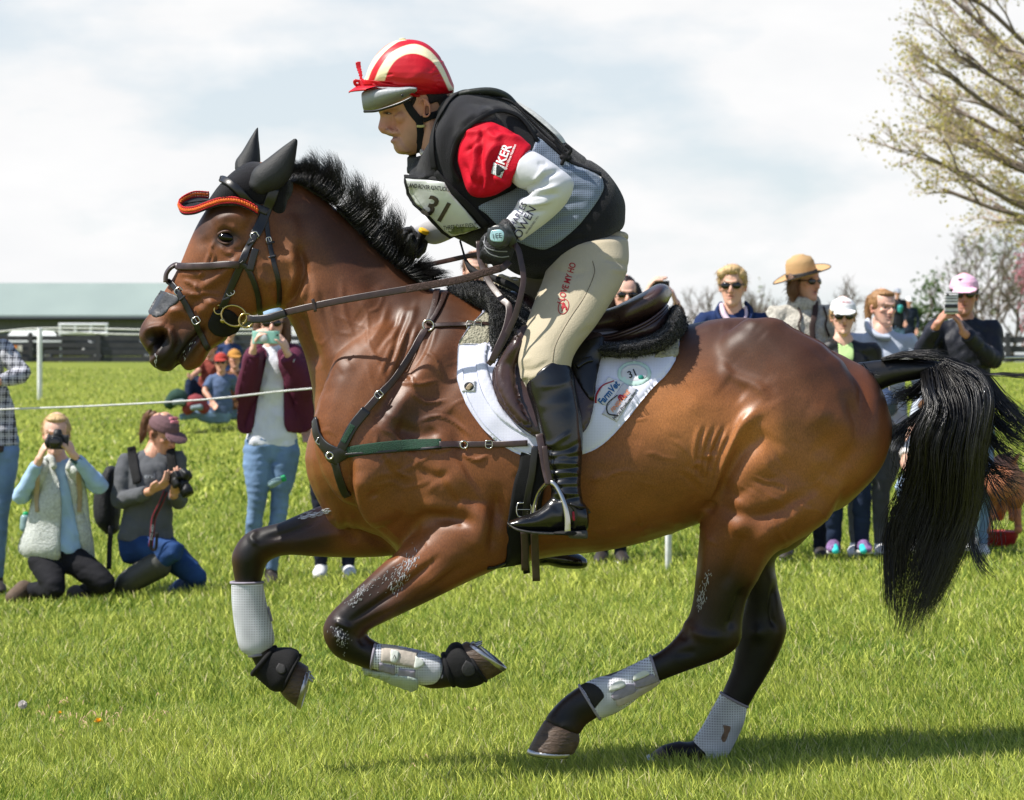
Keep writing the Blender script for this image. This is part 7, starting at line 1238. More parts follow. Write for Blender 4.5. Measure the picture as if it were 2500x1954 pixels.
text_decal('lettering', 'AUBURN', 2062, 738, 5, -4, [bvh(o.data) for o in p['root'].children if o.name.startswith('cap')], mat('print_red', (158, 22, 34)), p['root'], off=.004)
panel('undershirt', p, [(2046, 838), (2060, 846), (2080, 838), (2082, 880), (2052, 880)], 8.9, cloth('lime_vest', (176, 204, 140)), .004, tb)
for i, x in enumerate((2036, 2104)):
    sh_ = shoe(P(x, 1335, 8.93), P(x + (-4 if i == 0 else 14), 1352, 8.72), mat('pink_trainer', (120, 92, 136), rough=.7, nscale=60, namt=.6), p['root']); part('laces', voxel([tube([P(x + 2, 1335, 8.78), P(x + 4, 1346, 8.72)], .022, .02)], .006, 2), mat('turquoise_lace', (50, 190, 190), rough=.6), sh_)
    part('sock', mesh_of('sock', *tube([P(x, 1326, 8.92), P(x, 1336, 8.92)], .036, n=12)), mat('lime_sock', (196, 220, 60), rough=.8), p['root']); part('turn_up', mesh_of('turn_up', *tube([P(x, 1304, 8.92), P(x, 1322, 8.92)], .046, n=14, cap=(.05, .05))), cloth('denim_turn_up', (96, 108, 130)), p['root'])
hood = cloth('pale_grey_hoodie', (176, 184, 198)); p = standing('girl with pulled back light brown hair in pale grey hoodie frowning', 2153, 757, 9.4, hood, cloth('grey_trousers', (90, 92, 96)), lbrown, 'pony', SK3, wsh, seed=84, yaw=26, hsc=.94, mouth=.003, foot=(2090, 2150))
part('hood', voxel([tube([p['q'](a) for a in ((2118, 790, .08), (2124, 806, -.02), (2145, 822, -.08), (2168, 826, -.08))], .022, .04)], .007, 3), hood, p['root'])
p = standing('distant man in black shirt and blue jeans and pale cap with a teal cup', 2191, 717, 62, cloth('black_shirt', (40, 42, 48)), mat('blue_denim', (110, 136, 168)), darkh, 'man', SK2, leath_d, seed=85, yaw=0, cap=cloth('grey_cap', (150, 156, 166)), eyeson=False, vs=.008, legvs=.015)
E = empty('cup', P(2198, 755, 61.6), label='teal cup held by the distant man in the black shirt', category='cup'); part('cup', mesh_of('cup', *tube([P(2197, 760, 61.6), P(2198, 750, 61.6)], [.05, .07], n=14)), mat('teal_cup', (60, 160, 160), rough=.5), E)
standing('distant person in dark navy and white hat half behind the man in black shirt', 2219, 738, 64, cloth('navy_jumper', (36, 44, 58)), navyt, darkh, 'man', SK2, leath_d, seed=86, cap=mat('white_cap', (222, 222, 222)), eyeson=False, vs=.008, legvs=.015)
navyj = cloth('navy_windproof', (24, 27, 38), rough=.6, spec=.3); pinkc = cloth('pink_cap', (226, 180, 204))
p = standing('man in pink cap and navy jacket filming with a striped phone', 2354, 726, 8.9, navyj, denim, darkh, 'man', (.46, .22, .15), wsh, seed=87, capped=True, yaw=-8, hsc=1.03, sung=True, eyeson=False, toph=1.1, width=1.05, longtop=.05,
             arms=(((2250, 862, -.15), (2288, 792, -.32)), ((2428, 880, -.10), (2352, 812, -.32))), hands=(((2306, 768, -.34), (.6, 0, .2), .9), ((2340, 782, -.34), (-.6, 0, .2), .9)))
c_ = capmesh(p['T'], pinkc, p['root']); drape('cap_emblem', [(2338, 683), (2344, 680), (2352, 682), (2346, 685), (2345, 689), (2342, 685)], [bvh(c_.data)], .001, .003, ink, c_, step=2)
E, bd = phone('black and white striped phone held up by the man in the pink cap', 2322, 740, 8.52, 54, 34, mat('white_case', (206, 206, 208), rough=.4), ang=90, lens=(-8, -20))
for y, h in ((722, 2), (729, 2), (736, 2), (748, 9), (762, 3), (716, 2)): part('stripe', mesh_of('stripe', *strap_geo([(2306, y, 8.513), (2338, y, 8.513)], h * .0024, .0015, [], 0)), mat('black_case', (26, 28, 28)), bd)
p = person('crouching person in white shirt and pale jeans behind the horse tail', 8.8, (2290, 1015, -40, 20, 0), (2286, 1058), ((2240, 1080), (2330, 1078)), ((2212, 1130, -.1), (2352, 1140, -.1)), ((2240, 1185, -.25), (2340, 1200, -.25)), (2320, 1230), ((2208, 1180, -.25), (2375, 1180, -.2)), ((2240, 1318, -.1), (2372, 1310, -.05)), ((2225, 1352, -.25), (2370, 1345, -.25)), cloth('white_shirt', (212, 206, 204)), cloth('pale_denim', (150, 172, 200)), SK1, brownh, 'short', wsh, short=True, seed=91)
E = empty('handbag', P(2165, 985, 8.7), label='shiny dark blue bag hanging under the tail beside the leather jacket', category='bag'); part('bag', voxel([tube([P(2152, 960, 8.75), P(2165, 985, 8.7), P(2178, 1006, 8.7)], [.05, .07, .04], [.04, .05, .03])], .006, 3), mat('shiny_bag', (50, 62, 86), rough=.3, bump=.5, bscale=25), E); part('handle', mesh_of('handle', *tube([P(2150, 955, 8.75), P(2160, 915, 8.85), P(2175, 960, 8.75)], .006, n=8)), leab, E)
# ---- dog and bowl
dogm = mat('russet_dog', (176, 112, 76), rough=.7, nscale=20, namt=.2, bump=.3, bscale=200); D_ = lambda x, y, d=0: P(x, y, 9.0 + d)
dp = [tube([D_(2448, 1150, 0), D_(2444, 1172, -.12 + .0), D_(2440, 1185, -.28)], [.10, .11, .09], [.10, .115, .09], side=(1, 0, 0)), tube([D_(2450, 1148, 0), D_(2446, 1155, .25), D_(2440, 1172, .50)], [.10, .11, .12], [.095, .10, .11], side=(1, 0, 0)),
      tube([D_(2442, 1168, .5), D_(2440, 1205, .66), D_(2440, 1240, .72)], [.09, .065, .055]), tube([D_(2440, 1236, .70), D_(2441, 1262, .78)], [.055, .03], [.05, .03]), tube([D_(2455, 1142, -.02), D_(2474, 1128, -.10), D_(2488, 1108, -.12)], [.03, .02, .008])]
for s in (-1, 1): dp += [tube([D_(2448 + s * 22, 1170, 0), D_(2448 + s * 30, 1210, -.06), D_(2448 + s * 34, 1232, .04), D_(2448 + s * 36, 1262, -.02), D_(2448 + s * 38, 1290, -.03), D_(2448 + s * 38, 1294, -.08)], [.085, .07, .035, .026, .024, .026], n=14), tube([D_(2446 + s * 20, 1180, .45), D_(2446 + s * 24, 1225, .47), D_(2446 + s * 25, 1262, .45), D_(2446 + s * 25, 1264, .41)], [.05, .035, .024, .026], n=12)]
DOG = obj('dog', voxel(dp, .008, 4), dogm, None, label='russet short haired dog seen from behind eating from a bowl', category='dog')
for s in (-1, 1): part('ear', voxel([ell(D_(2440 + s * 22, 1215, .66), (.012, .03, .05))], .005, 2), dogm, DOG)
E = empty('dog_bowl', P(2442, 1285, 9.5), label='red dog bowl on the grass in front of the dog', category='bowl'); x_, y_ = P(2442, 1270, 9.62)[0], 9.70; z_ = float(gz(x_, y_)); part('bowl', mesh_of('bowl', *tube([(x_, y_, z_ + .02), (x_, y_, z_ + .06), (x_, y_, z_ + .10)], [.10, .12, .13], n=24, cap=(.1, .02))), mat('red_plastic', (150, 24, 30), rough=.5), E); part('rim', mesh_of('rim', *tube([(x_ + .13 * math.cos(t), y_ + .13 * math.sin(t), z_ + .10) for t in np.linspace(0, 6.283, 25)], .008, n=8, sub=1)), mat('red_plastic', (190, 24, 30)), E)
# ------------------------------------------------------------ ground, grass, fences, barn, trees
def grid_ground():
    ys = np.concatenate((np.arange(-9, 12, .25), np.arange(12, 60, 1.), np.arange(60, 180, 5.), np.arange(180, 901, 40.))); xs = np.concatenate((np.arange(-400, -30, 20.), np.arange(-30, -6, 1.5), np.arange(-6, 6.1, .25), np.arange(7.5, 31, 1.5), np.arange(50, 401, 20.)))
    X, Yg = np.meshgrid(xs, ys); Z = gz(X, Yg) + .006 * vnoise(np.column_stack((X.ravel(), Yg.ravel(), X.ravel() * 0)), 2.2, 1).reshape(X.shape) * (Yg < 60); n, m = X.shape; i = np.arange(n - 1)[:, None] * m + np.arange(m - 1)[None]
    return mesh_of('ground', np.column_stack((X.ravel(), Yg.ravel(), Z.ravel())), np.stack((i, i + 1, i + m + 1, i + m), -1).reshape(-1, 4))
gm = bpy.data.materials.new('meadow'); gm.use_nodes = True; t_ = gm.node_tree; b_ = t_.nodes['Principled BSDF']; b_.inputs['Roughness'].default_value = .95; b_.inputs['Specular IOR Level'].default_value = .1
tcn = t_.nodes.new('ShaderNodeTexCoord'); a1 = t_.nodes.new('ShaderNodeTexNoise'); a1.inputs['Scale'].default_value = .45; a1.inputs['Detail'].default_value = 8; a2 = t_.nodes.new('ShaderNodeTexNoise'); a2.inputs['Scale'].default_value = 9; a2.inputs['Detail'].default_value = 6; mpn = t_.nodes.new('ShaderNodeMapping'); mpn.inputs['Scale'].default_value = (1, .25, 1)
t_.links.new(tcn.outputs['Object'], mpn.inputs[0]); t_.links.new(mpn.outputs[0], a1.inputs[0]); t_.links.new(mpn.outputs[0], a2.inputs[0]); r1 = t_.nodes.new('ShaderNodeValToRGB'); r1.color_ramp.elements[0].position = .32; r1.color_ramp.elements[1].position = .68
r1.color_ramp.elements[0].color = (.085, .13, .014, 1); r1.color_ramp.elements[1].color = (.25, .27, .045, 1); ad = t_.nodes.new('ShaderNodeMath'); ad.operation = 'ADD'; ml = t_.nodes.new('ShaderNodeMath'); ml.operation = 'MULTIPLY'; ml.inputs[1].default_value = .5
t_.links.new(a1.outputs[0], ad.inputs[0]); t_.links.new(a2.outputs[0], ad.inputs[1]); t_.links.new(ad.outputs[0], ml.inputs[0]); t_.links.new(ml.outputs[0], r1.inputs[0]); t_.links.new(r1.outputs[0], b_.inputs['Base Color'])
bp = t_.nodes.new('ShaderNodeBump'); bp.inputs['Strength'].default_value = .8; bp.inputs['Distance'].default_value = .1; t_.links.new(a2.outputs[0], bp.inputs['Height']); t_.links.new(bp.outputs[0], b_.inputs['Normal'])
GROUND = obj('ground', grid_ground(), gm, None, kind='structure')
# grass blades
def blades(n, d0, d1, hmin, hmax, w, pw, seed, pad=1.45):
    r = np.random.default_rng(seed); u = r.random(n); e = 1 - pw; d = (d0 ** e + u * (d1 ** e - d0 ** e)) ** (1 / e); x = (r.random(n) - .5) * 2 * 1250 * KPX * d * pad; y = d - CAM_D; z = gz(x, y)
    pt = np.column_stack((x, y * .8, x * 0)); big = vnoise(pt, 2.0, 5); mid = vnoise(pt, 9.0, 6); lush = np.clip(.5 + .35 * big + .35 * mid, 0, 1)
    h = (hmin + (hmax - hmin) * r.random(n) ** 1.6) * (.55 + .75 * lush); az = r.uniform(0, 6.283, n) * .6 + r.normal(0, .5, n) + 1.2 * mid; lean = h * r.uniform(.2, 1.15, n); dx, dy = np.cos(az), np.sin(az)
    fa = r.uniform(0, 6.283, n); sx, sy = np.cos(fa) * w * .5, np.sin(fa) * w * .5; ws = r.uniform(.6, 1.5, n); sx *= ws; sy *= ws
    b = np.column_stack((x, y, z - .01)); s = np.column_stack((sx, sy, x * 0)); m_ = b + np.column_stack((dx * lean * .35, dy * lean * .35, h * .62)); t = b + np.column_stack((dx * lean, dy * lean, h * (1 - .12 * (lean / h) ** 2) + .01))
    v = np.stack((b - s, b + s, m_ - s * .8, m_ + s * .8, t), 1).reshape(-1, 3); k = np.arange(n)[:, None] * 5; f = np.concatenate((k + (0, 1, 3), k + (0, 3, 2), k + (2, 3, 4)), 1).reshape(-1, 3)
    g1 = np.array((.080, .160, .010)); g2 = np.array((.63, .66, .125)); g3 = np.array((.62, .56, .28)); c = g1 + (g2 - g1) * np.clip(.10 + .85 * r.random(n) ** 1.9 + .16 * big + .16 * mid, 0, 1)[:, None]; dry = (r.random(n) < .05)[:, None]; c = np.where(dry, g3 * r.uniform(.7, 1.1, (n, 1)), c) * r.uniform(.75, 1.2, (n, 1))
    cc = np.repeat(c[:, None], 5, 1) * np.array((.85, .85, .95, .95, 1.1))[None, :, None]; return v, f, cc.reshape(-1, 3)  # occlusion shade painted into each blade: darker root, lighter tip
gr = bpy.data.materials.new('grass_blade'); gr.use_nodes = True; t_ = gr.node_tree; b_ = t_.nodes['Principled BSDF']; b_.inputs['Roughness'].default_value = .5; b_.inputs['Specular IOR Level'].default_value = .2; vcn = t_.nodes.new('ShaderNodeVertexColor'); vcn.layer_name = 'Col'; t_.links.new(vcn.outputs[0], b_.inputs['Base Color'])
tr = t_.nodes.new('ShaderNodeBsdfTranslucent'); mx = t_.nodes.new('ShaderNodeMixShader'); mx.inputs[0].default_value = .30; t_.links.new(vcn.outputs[0], tr.inputs[0]); t_.links.new(b_.outputs[0], mx.inputs[1]); t_.links.new(tr.outputs[0], mx.inputs[2]); t_.links.new(mx.outputs[0], t_.nodes['Material Output'].inputs['Surface'])
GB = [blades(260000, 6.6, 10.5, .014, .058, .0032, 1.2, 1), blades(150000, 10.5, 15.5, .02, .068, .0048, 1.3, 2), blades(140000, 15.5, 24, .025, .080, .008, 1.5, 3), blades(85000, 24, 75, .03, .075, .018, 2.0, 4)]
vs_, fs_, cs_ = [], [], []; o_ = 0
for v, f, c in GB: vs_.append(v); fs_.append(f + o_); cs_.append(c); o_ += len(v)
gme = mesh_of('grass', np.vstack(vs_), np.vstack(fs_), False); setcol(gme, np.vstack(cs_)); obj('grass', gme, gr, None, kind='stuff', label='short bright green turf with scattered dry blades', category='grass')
# weeds and flowers in the near turf
def gp(px, py):
    for d in np.arange(6.5, 20, .02):
        q = P(px, py, d - CAM_D)
        if q[2] <= gz(q[0], q[1]): return np.array((q[0], q[1], float(gz(q[0], q[1]))))
    return P(px, py, 0)
stemm = mat('flower_stem', (120, 130, 70), rough=.8); yel = mat('dandelion_yellow', (238, 176, 20), rough=.8); rr = np.random.default_rng(5)
for px, py, lab in ((240, 1786, 'yellow dandelion flower low in the turf'), (147, 1764, 'small half open yellow dandelion left of the larger bloom')):
    g = gp(px, py); E = empty('dandelion', g, label=lab, category='flower', group='dandelions in the turf'); top = g + (0, 0, .03); part('stem', mesh_of('stem', *tube([g - (0, 0, .01), top], .0014, n=6)), stemm, E)
    vv, ff = [], []
    for i in range(70 if px > 200 else 30): a = rr.uniform(0, 6.28); el = rr.uniform(.15, 1.4); d = np.array((math.cos(a) * math.cos(el), math.sin(a) * math.cos(el), math.sin(el))); q = top + d * (.017 if px > 200 else .010); sd_ = np.cross(d, (0, 0, 1)) * .0018; k = len(vv); vv += [top - sd_, top + sd_, q + sd_, q - sd_]; ff.append((k, k + 1, k + 2, k + 3))
    part('petals', mesh_of('petals', np.array(vv), ff, False), yel, E)
g = gp(55, 1752); E = empty('dandelion_clock', g, label='white dandelion seed head in the turf at lower left', category='flower'); part('stem', mesh_of('stem', *tube([g, g + (.03, 0, .03), g + (0, 0, .04)], .0014, n=6)), stemm, E)
dirs = rr.normal(0, 1, (260, 3)); dirs /= np.linalg.norm(dirs, axis=1)[:, None]; c0 = g + (0, 0, .045); strands(np.stack((c0 + dirs * .003, c0 + dirs * .010, c0 + dirs * .0165), 1), .0003, .0010, 'seed_head', mat('seed_white', (216, 210, 208), rough=.9), E)
vv = []
for i in range(60):
    px, py = (rr.normal(*((290, 70) if i % 2 else (150, 60))), rr.normal(1762, 22)) if i < 44 else (rr.uniform(0, 2500), rr.uniform(1650, 1940)); g = gp(px, py); a = rr.uniform(0, 6.28); L_ = rr.uniform(.015, .04); vv.append(np.array([g + (0, 0, .012), g + (math.cos(a) * L_ * .5, math.sin(a) * L_ * .5, .03), g + (math.cos(a) * L_, math.sin(a) * L_, .018)]))
strands(np.array(vv), .0016, .0010, 'dry_stalks', mat('dry_straw', (206, 170, 140), rough=.8), None); o = COL.objects['dry_stalks']; o['kind'] = 'stuff'; o['label'] = 'dry straw coloured stalks scattered in the turf'; o['category'] = 'dry grass'
# ----- rope and stakes
ropem = mat('white_rope', (222, 222, 216), rough=.8, bump=.4, bscale=200); whitep = mat('white_plastic', (220, 222, 222), rough=.5)
def stake(px, top, Y, label, r=.016):
    x = P(px, 0, Y)[0]; z0 = float(gz(x, Y)) - .05; z1 = P(px, top, Y)[2]; E = empty('stake', (x, Y, z0 + .05), label=label, category='stake', group='white rope stakes'); part('post', mesh_of('post', *tube([(x, Y, z0), (x, Y, z1)], r, n=12, cap=(.1, .3))), whitep, E); part('hook', mesh_of('hook', *tube([(x, Y - r, z1 - .03), (x, Y - r - .02, z1 - .02), (x, Y - r - .015, z1 + .01)], .004, n=6)), mat('dark_plastic', (40, 41, 44)), E)
RY = 8.95
rp = [(-500, 1022), (-20, 1001), (220, 992), (500, 976), (760, 949), (1100, 932), (1632, 903), (2120, 880), (2500, 873), (3000, 868)]
rope = obj('rope', mesh_of('rope', *tube([P(x, y, RY) for x, y in rp], .0055, n=8)), ropem, None, label='taut white rope crossing in front of the spectators', category='rope')
stake(1632, 903, RY, 'white stake with its foot showing under the horse belly', .02); stake(-500, 1018, RY, 'white stake beyond the left edge'); stake(3000, 864, RY, 'white stake beyond the right edge')
FY = 37.0; stake(97, 802, FY, 'white stake standing alone far out on the left grass', .04)
rope2 = obj('rope', mesh_of('rope', *tube([P(x, y, FY) for x, y in ((-400, 850), (-20, 812), (97, 802), (250, 803), (420, 806), (800, 802))], .012, n=8)), ropem, None, label='thin white rope on the distant stake in front of the barn', category='rope')
obj('rope', mesh_of('rope', *tube([P(x, y, FY) for x, y in ((97, 806), (250, 815), (420, 817), (800, 812))], .011, n=8)), ropem, None, label='second lower white rope running right from the distant stake', category='rope')
# ----- board fences
blackb = mat('black_board', (62, 62, 66), rough=.8, nscale=3, namt=.25, bump=.3, bscale=10)
def boxg(a, b):
    x0, y0, z0 = a; x1, y1, z1 = b; v = np.array([(x, y, z) for x in (x0, x1) for y in (y0, y1) for z in (z0, z1)], float); return v, [(0, 1, 3, 2), (4, 6, 7, 5), (0, 4, 5, 1), (2, 3, 7, 6), (0, 2, 6, 4), (1, 5, 7, 3)]
def fence(label, px0, px1, Y, h, posts, rails=4):
    E = empty('board_fence', (P(px0, 0, Y)[0], Y, float(gz(0, Y))), label=label, category='fence'); x0, x1 = P(px0, 0, Y)[0], P(px1, 0, Y)[0]; z = float(gz(0, Y))
    for i in range(rails): zz = z + h * (i + .45) / rails; part('rail', mesh_of('rail', *boxg((x0, Y, zz - h * .36 / rails), (x1, Y + .04, zz + h * .36 / rails)), False), blackb, E)
    for q in posts: x = P(q, 0, Y)[0]; part('post', mesh_of('post', *boxg((x - .13, Y - .16, z - .2), (x + .13, Y - .003, z + h + .1)), False), blackb, E)
fence('black board paddock fence in front of the barn at left', -400, 900, 150, 1.55, (-95, 75, 240, 405, 570, 735)); fence('dark board fence at the far right beyond the man in the pink cap', 1500, 2900, 140, 1.45, tuple(range(1560, 2900, 150)), 3)
# ----- barn
BY = 240; bz = float(gz(0, BY)); sB = (CAM_D + BY) * KPX; ridge = CAM_H + (977 - 683) * sB; eave = CAM_H + (977 - 771) * sB; x0, x1 = P(-900, 0, BY)[0], P(640, 0, BY)[0]
BN = empty('barn', ((x0 + x1) / 2, BY, bz), label='long black barn with pale green metal roof', category='barn')
part('wall', mesh_of('wall', *boxg((x0, BY, bz), (x1, BY + 26, eave)), False), mat('black_boarding', (96, 100, 114), rough=.8, nscale=1.5, namt=.15, bump=.3, bscale=3, stretch=(3, 1, .3)), BN)
rv = np.array([(x0 - 1, BY - 1.5, eave - .25), (x1 + 1, BY - 1.5, eave - .25), (x1 + 1, BY + 13, ridge), (x0 - 1, BY + 13, ridge), (x0 - 1, BY + 27.5, eave - .25), (x1 + 1, BY + 27.5, eave - .25)]); rv = np.vstack((rv, rv + (0, 0, .25)))
part('roof', mesh_of('roof', rv, [(0, 1, 2, 3), (3, 2, 5, 4), (6, 9, 8, 7), (9, 10, 11, 8), (0, 6, 7, 1), (4, 5, 11, 10), (1, 7, 8, 2), (2, 8, 11, 5), (0, 3, 9, 6), (3, 4, 10, 9)], False), mat('pale_green_roof', (136, 149, 142), rough=.6, spec=.3, nscale=.25, namt=.06, bump=.05, bscale=1, stretch=(1, .2, 1)), BN)
for px in (-200, 120, 440): x = P(px, 0, BY)[0]; part('door', mesh_of('door', *boxg((x - 2.4, BY - .12, bz), (x + 2.4, BY - .003, eave - 1.5)), False), mat('barn_door_grey', (44, 48, 58), rough=.8), BN)
part('gutter', mesh_of('gutter', *tube([(x0, BY - 1.6, eave - .3), (x1, BY - 1.6, eave - .3)], .12, n=8)), mat('barn_door_grey', (44, 48, 58)), BN)
# ----- parked vehicles behind the fence
def vehicle(label, cat, px, Y, L, col, cabin, H=1.5, group=None, name='parked_car'):
    x = P(px, 0, Y)[0]; z = float(gz(0, Y)); E = empty(name, (x, Y, z), label=label, category=cat, **({'group': group} if group else {})); pm = mat('paint_%d_%d' % (col[0], col[2]), col, rough=.25, spec=.5, namt=.03, bump=0, coat=.5)
    body = lp_side([(-.5, .35), (-.5, .72), (-.44, .86), (-.20, .92), (.30, .92), (.46, .84), (.5, .62), (.5, .35)], x, Y, z, L, 1.8); part('body', body, pm, E); part('cabin', lp_side(cabin, x, Y + .12, z, L, 1.5), mat('car_glass', (30, 36, 44), rough=.1, spec=.6, namt=0, bump=0), E); part('roof', lp_side([(a * .93 + .0, max(b, H - .08) + (.0 if b > 1.2 else 0)) for a, b in cabin if b > 1.2] + [(a * .93, H + .02) for a, b in cabin[::-1] if b > 1.2], x, Y + .16, z, L, 1.4), pm, E)
    for s in (-.31, .31): w_ = part('wheel', mesh_of('wheel', *tube([(x + s * L, Y - .02, z + .34), (x + s * L, Y + .22, z + .34)], .34, n=24, cap=(.1, .1))), mat('tyre', (22, 22, 24), rough=.8), E); part('rim', mesh_of('rim', *tube([(x + s * L, Y - .05, z + .34), (x + s * L, Y - .02, z + .34)], .21, n=20, cap=(.2, .1))), silver, w_)
    for s in (-.49, .49): part('lamp', mesh_of('lamp', *ell((x + s * L, Y + .25, z + .72), (.10, .18, .08))), mat('lamp_glass', (226, 226, 216), rough=.2), E)
def lp_side(pts, x, y, z, L, W_):
    n = len(pts); v = [(x + a * L, y, z + b) for a, b in pts] + [(x + a * L, y + W_, z + b) for a, b in pts]; return mesh_of('side', np.array(v), [tuple(range(n))[::-1], tuple(range(n, 2 * n))] + [(i, (i + 1) % n, (i + 1) % n + n, i + n) for i in range(n)], False)
cab = [(-.32, .90), (-.22, 1.42), (.12, 1.46), (.32, .90)]
vehicle('dark saloon car parked behind the paddock fence nearest the horse nose', 'car', 300, 156, 4.7, (38, 42, 50), cab, 1.48); vehicle('black car half hidden by the fence between the two posts', 'car', 175, 158, 4.6, (26, 28, 32), cab, 1.46)
vehicle('silver grey car beyond the fence at the far left', 'car', -60, 160, 4.8, (150, 156, 160), cab, 1.5)
E = empty('canopy', P(75, 820, 154), label='low white canopy top behind the fence at left', category='canopy'); part('cover', mesh_of('cover', np.array([P(5, 834, 154), P(150, 833, 154), P(128, 806, 156), P(30, 808, 156), P(5, 836, 154), P(150, 836, 154), P(128, 807, 160), P(30, 809, 160)]), [(0, 1, 2, 3), (3, 2, 6, 7), (4, 0, 3, 7), (1, 5, 6, 2), (4, 5, 1, 0)], False), mat('white_canvas', (206, 210, 206), rough=.8), E)
for q in (8, 148): part('leg', mesh_of('leg', *tube([P(q, 836, 154.2), (P(q, 0, 154.2)[0], 154.2, float(gz(0, 154)))], .05, n=8)), whitep, E)
E = empty('metal_rack', P(205, 810, 165), label='white tubular rack standing above the parked cars', category='rack')
for y in (793, 814): part('bar', mesh_of('bar', *tube([P(145, y, 165), P(262, y, 165)], .09, n=8)), whitep, E)
for q in (147, 184, 222, 260): part('upright', mesh_of('upright', *tube([P(q, 793, 165), P(q, 815 if q in (184, 222) else 880, 165)], .08, n=8)), whitep, E)
E = empty('warning_sign', P(42, 850, 149), label='small orange and white board hanging on the paddock fence at left', category='sign'); part('board', mesh_of('board', *boxg(tuple(P(30, 858, 149.6)), tuple(P(54, 844, 149.7) + (0, .05, 0))), False), mat('sign_white', (222, 214, 206), rough=.6), E); part('panel', mesh_of('panel', *boxg(tuple(P(30, 850, 149.5)), tuple(P(42, 844, 149.58) + (0, .02, 0))), False), mat('sign_orange', (236, 134, 40), rough=.6), E)
# ----- trees
def grow_tree(base, height, seed, spread=.5, levels=4, nb=4, r0=.2, lean=(0, 0), up=.25, leafn=0, first=.35):
    r = np.random.default_rng(seed); segs = []; tips = []
    def br(p, d, L, rad, lv):
        n = 5; pts = [p]; q = p.copy(); dd = d.copy()
        for i in range(n): dd = dd + r.normal(0, .10, 3) + np.array((0, 0, up * .12)); dd /= np.linalg.norm(dd); q = q + dd * L / n; pts.append(q.copy())
        segs.append((np.array(pts), rad, lv))
        if lv >= levels: tips.append((pts[-1], dd)); tips.append((pts[3], dd)); return
        for i in range(nb + (2 if lv == 0 else 0)):
            t = r.uniform(first if lv == 0 else .25, 1); k = min(int(t * n), n - 1); st_ = pts[k] + (pts[k + 1] - pts[k]) * (t * n - k); sd_ = r.normal(0, 1, 3); sd_ -= dd * (sd_ @ dd); sd_ /= np.linalg.norm(sd_); nd_ = dd * (1 - spread) + sd_ * spread * 1.3 + np.array((lean[0], lean[1], up)) * .35; nd_ /= np.linalg.norm(nd_); br(st_, nd_, L * r.uniform(.5, .72), rad * .55, lv + 1)
    br(np.array(base, float), np.array((0, 0, 1.)), height * .5, r0, 0); return segs, tips
def tubes_of(segs, rmin=.01):
    k = 6; C = np.array([s[0] for s in segs]); rad = np.array([max(s[1], rmin) for s in segs]); T = np.gradient(C, axis=1); T /= np.linalg.norm(T, axis=2)[..., None] + 1e-9; ref = np.array((.3, 1, .2)); U = np.cross(T, ref); U /= np.linalg.norm(U, axis=2)[..., None] + 1e-9; V = np.cross(T, U); taper = np.linspace(1, .5, k)[None, :, None] * rad[:, None, None]
    n = 4; vs = np.stack([C + taper * (U * math.cos(a) + V * math.sin(a)) for a in np.arange(n) * 2 * np.pi / n], 2); m = len(segs); i = np.arange(m)[:, None, None] * k * n + np.arange(k - 1)[None, :, None] * n + np.arange(n)[None, None]; j = (np.arange(n) + 1) % n - np.arange(n); return vs.reshape(-1, 3), np.stack((i, i + j, i + j + n, i + n), -1).reshape(-1, 4)
def leafcloud(tips, n, size, spread, seed, cols):
    r = np.random.default_rng(seed); base = np.array([t[0] for t in tips]); ii = r.integers(0, len(base), n); c = base[ii] + r.normal(0, spread, (n, 3)); a = r.normal(0, 1, (n, 3)); a /= np.linalg.norm(a, axis=1)[:, None]; b = np.cross(a, r.normal(0, 1, (n, 3))); b /= np.linalg.norm(b, axis=1)[:, None]; s = size * r.uniform(.5, 1.3, (n, 1))
    v = np.stack((c - a * s, c + b * s * .5, c + a * s, c - b * s * .5), 1).reshape(-1, 3); f = np.arange(n * 4).reshape(-1, 4); k = r.random((n, 1)); cc = np.array(cols[0]) * (1 - k) + np.array(cols[1]) * k; return v, f, np.repeat(cc, 4, 0)
bark = mat('grey_bark', (112, 100, 90), rough=.9, nscale=8, namt=.3); twig = mat('pinkish_twig', (196, 176, 166), rough=.9)
leafm = bpy.data.materials.new('spring_leaf'); leafm.use_nodes = True; t_ = leafm.node_tree; b_ = t_.nodes['Principled BSDF']; vcn = t_.nodes.new('ShaderNodeVertexColor'); vcn.layer_name = 'Col'; t_.links.new(vcn.outputs[0], b_.inputs['Base Color']); b_.inputs['Roughness'].default_value = .6; tr = t_.nodes.new('ShaderNodeBsdfTranslucent'); mx = t_.nodes.new('ShaderNodeMixShader'); mx.inputs[0].default_value = .4; t_.links.new(vcn.outputs[0], tr.inputs[0]); t_.links.new(b_.outputs[0], mx.inputs[1]); t_.links.new(tr.outputs[0], mx.inputs[2]); t_.links.new(mx.outputs[0], t_.nodes['Material Output'].inputs['Surface'])
def make_tree(name, label, px, Y, height, seed, cols, leafn, lsize, group=None, **k):
    x = P(px, 0, Y)[0]; z = float(gz(0, Y)); segs, tips = grow_tree((x, Y, z - .2), height, seed, **k); E = empty(name, (x, Y, z), label=label, category='tree', **({'group': group} if group else {}))
    v, f = tubes_of([s for s in segs if s[2] <= 1], .03); part('trunk', mesh_of('trunk', v, f), bark, E); v, f = tubes_of([s for s in segs if s[2] > 1], .012 if name != 'distant_tree' else .008); part('branches', mesh_of('branches', v, f), bark, E)
    if leafn: v, f, c = leafcloud(tips, leafn, lsize, lsize * 2.2, seed, cols); me = mesh_of('crown', v, f, False); setcol(me, c); part('crown', me, leafm, E)
G1_, G2_ = (.16, .17, .04), (.38, .33, .09)
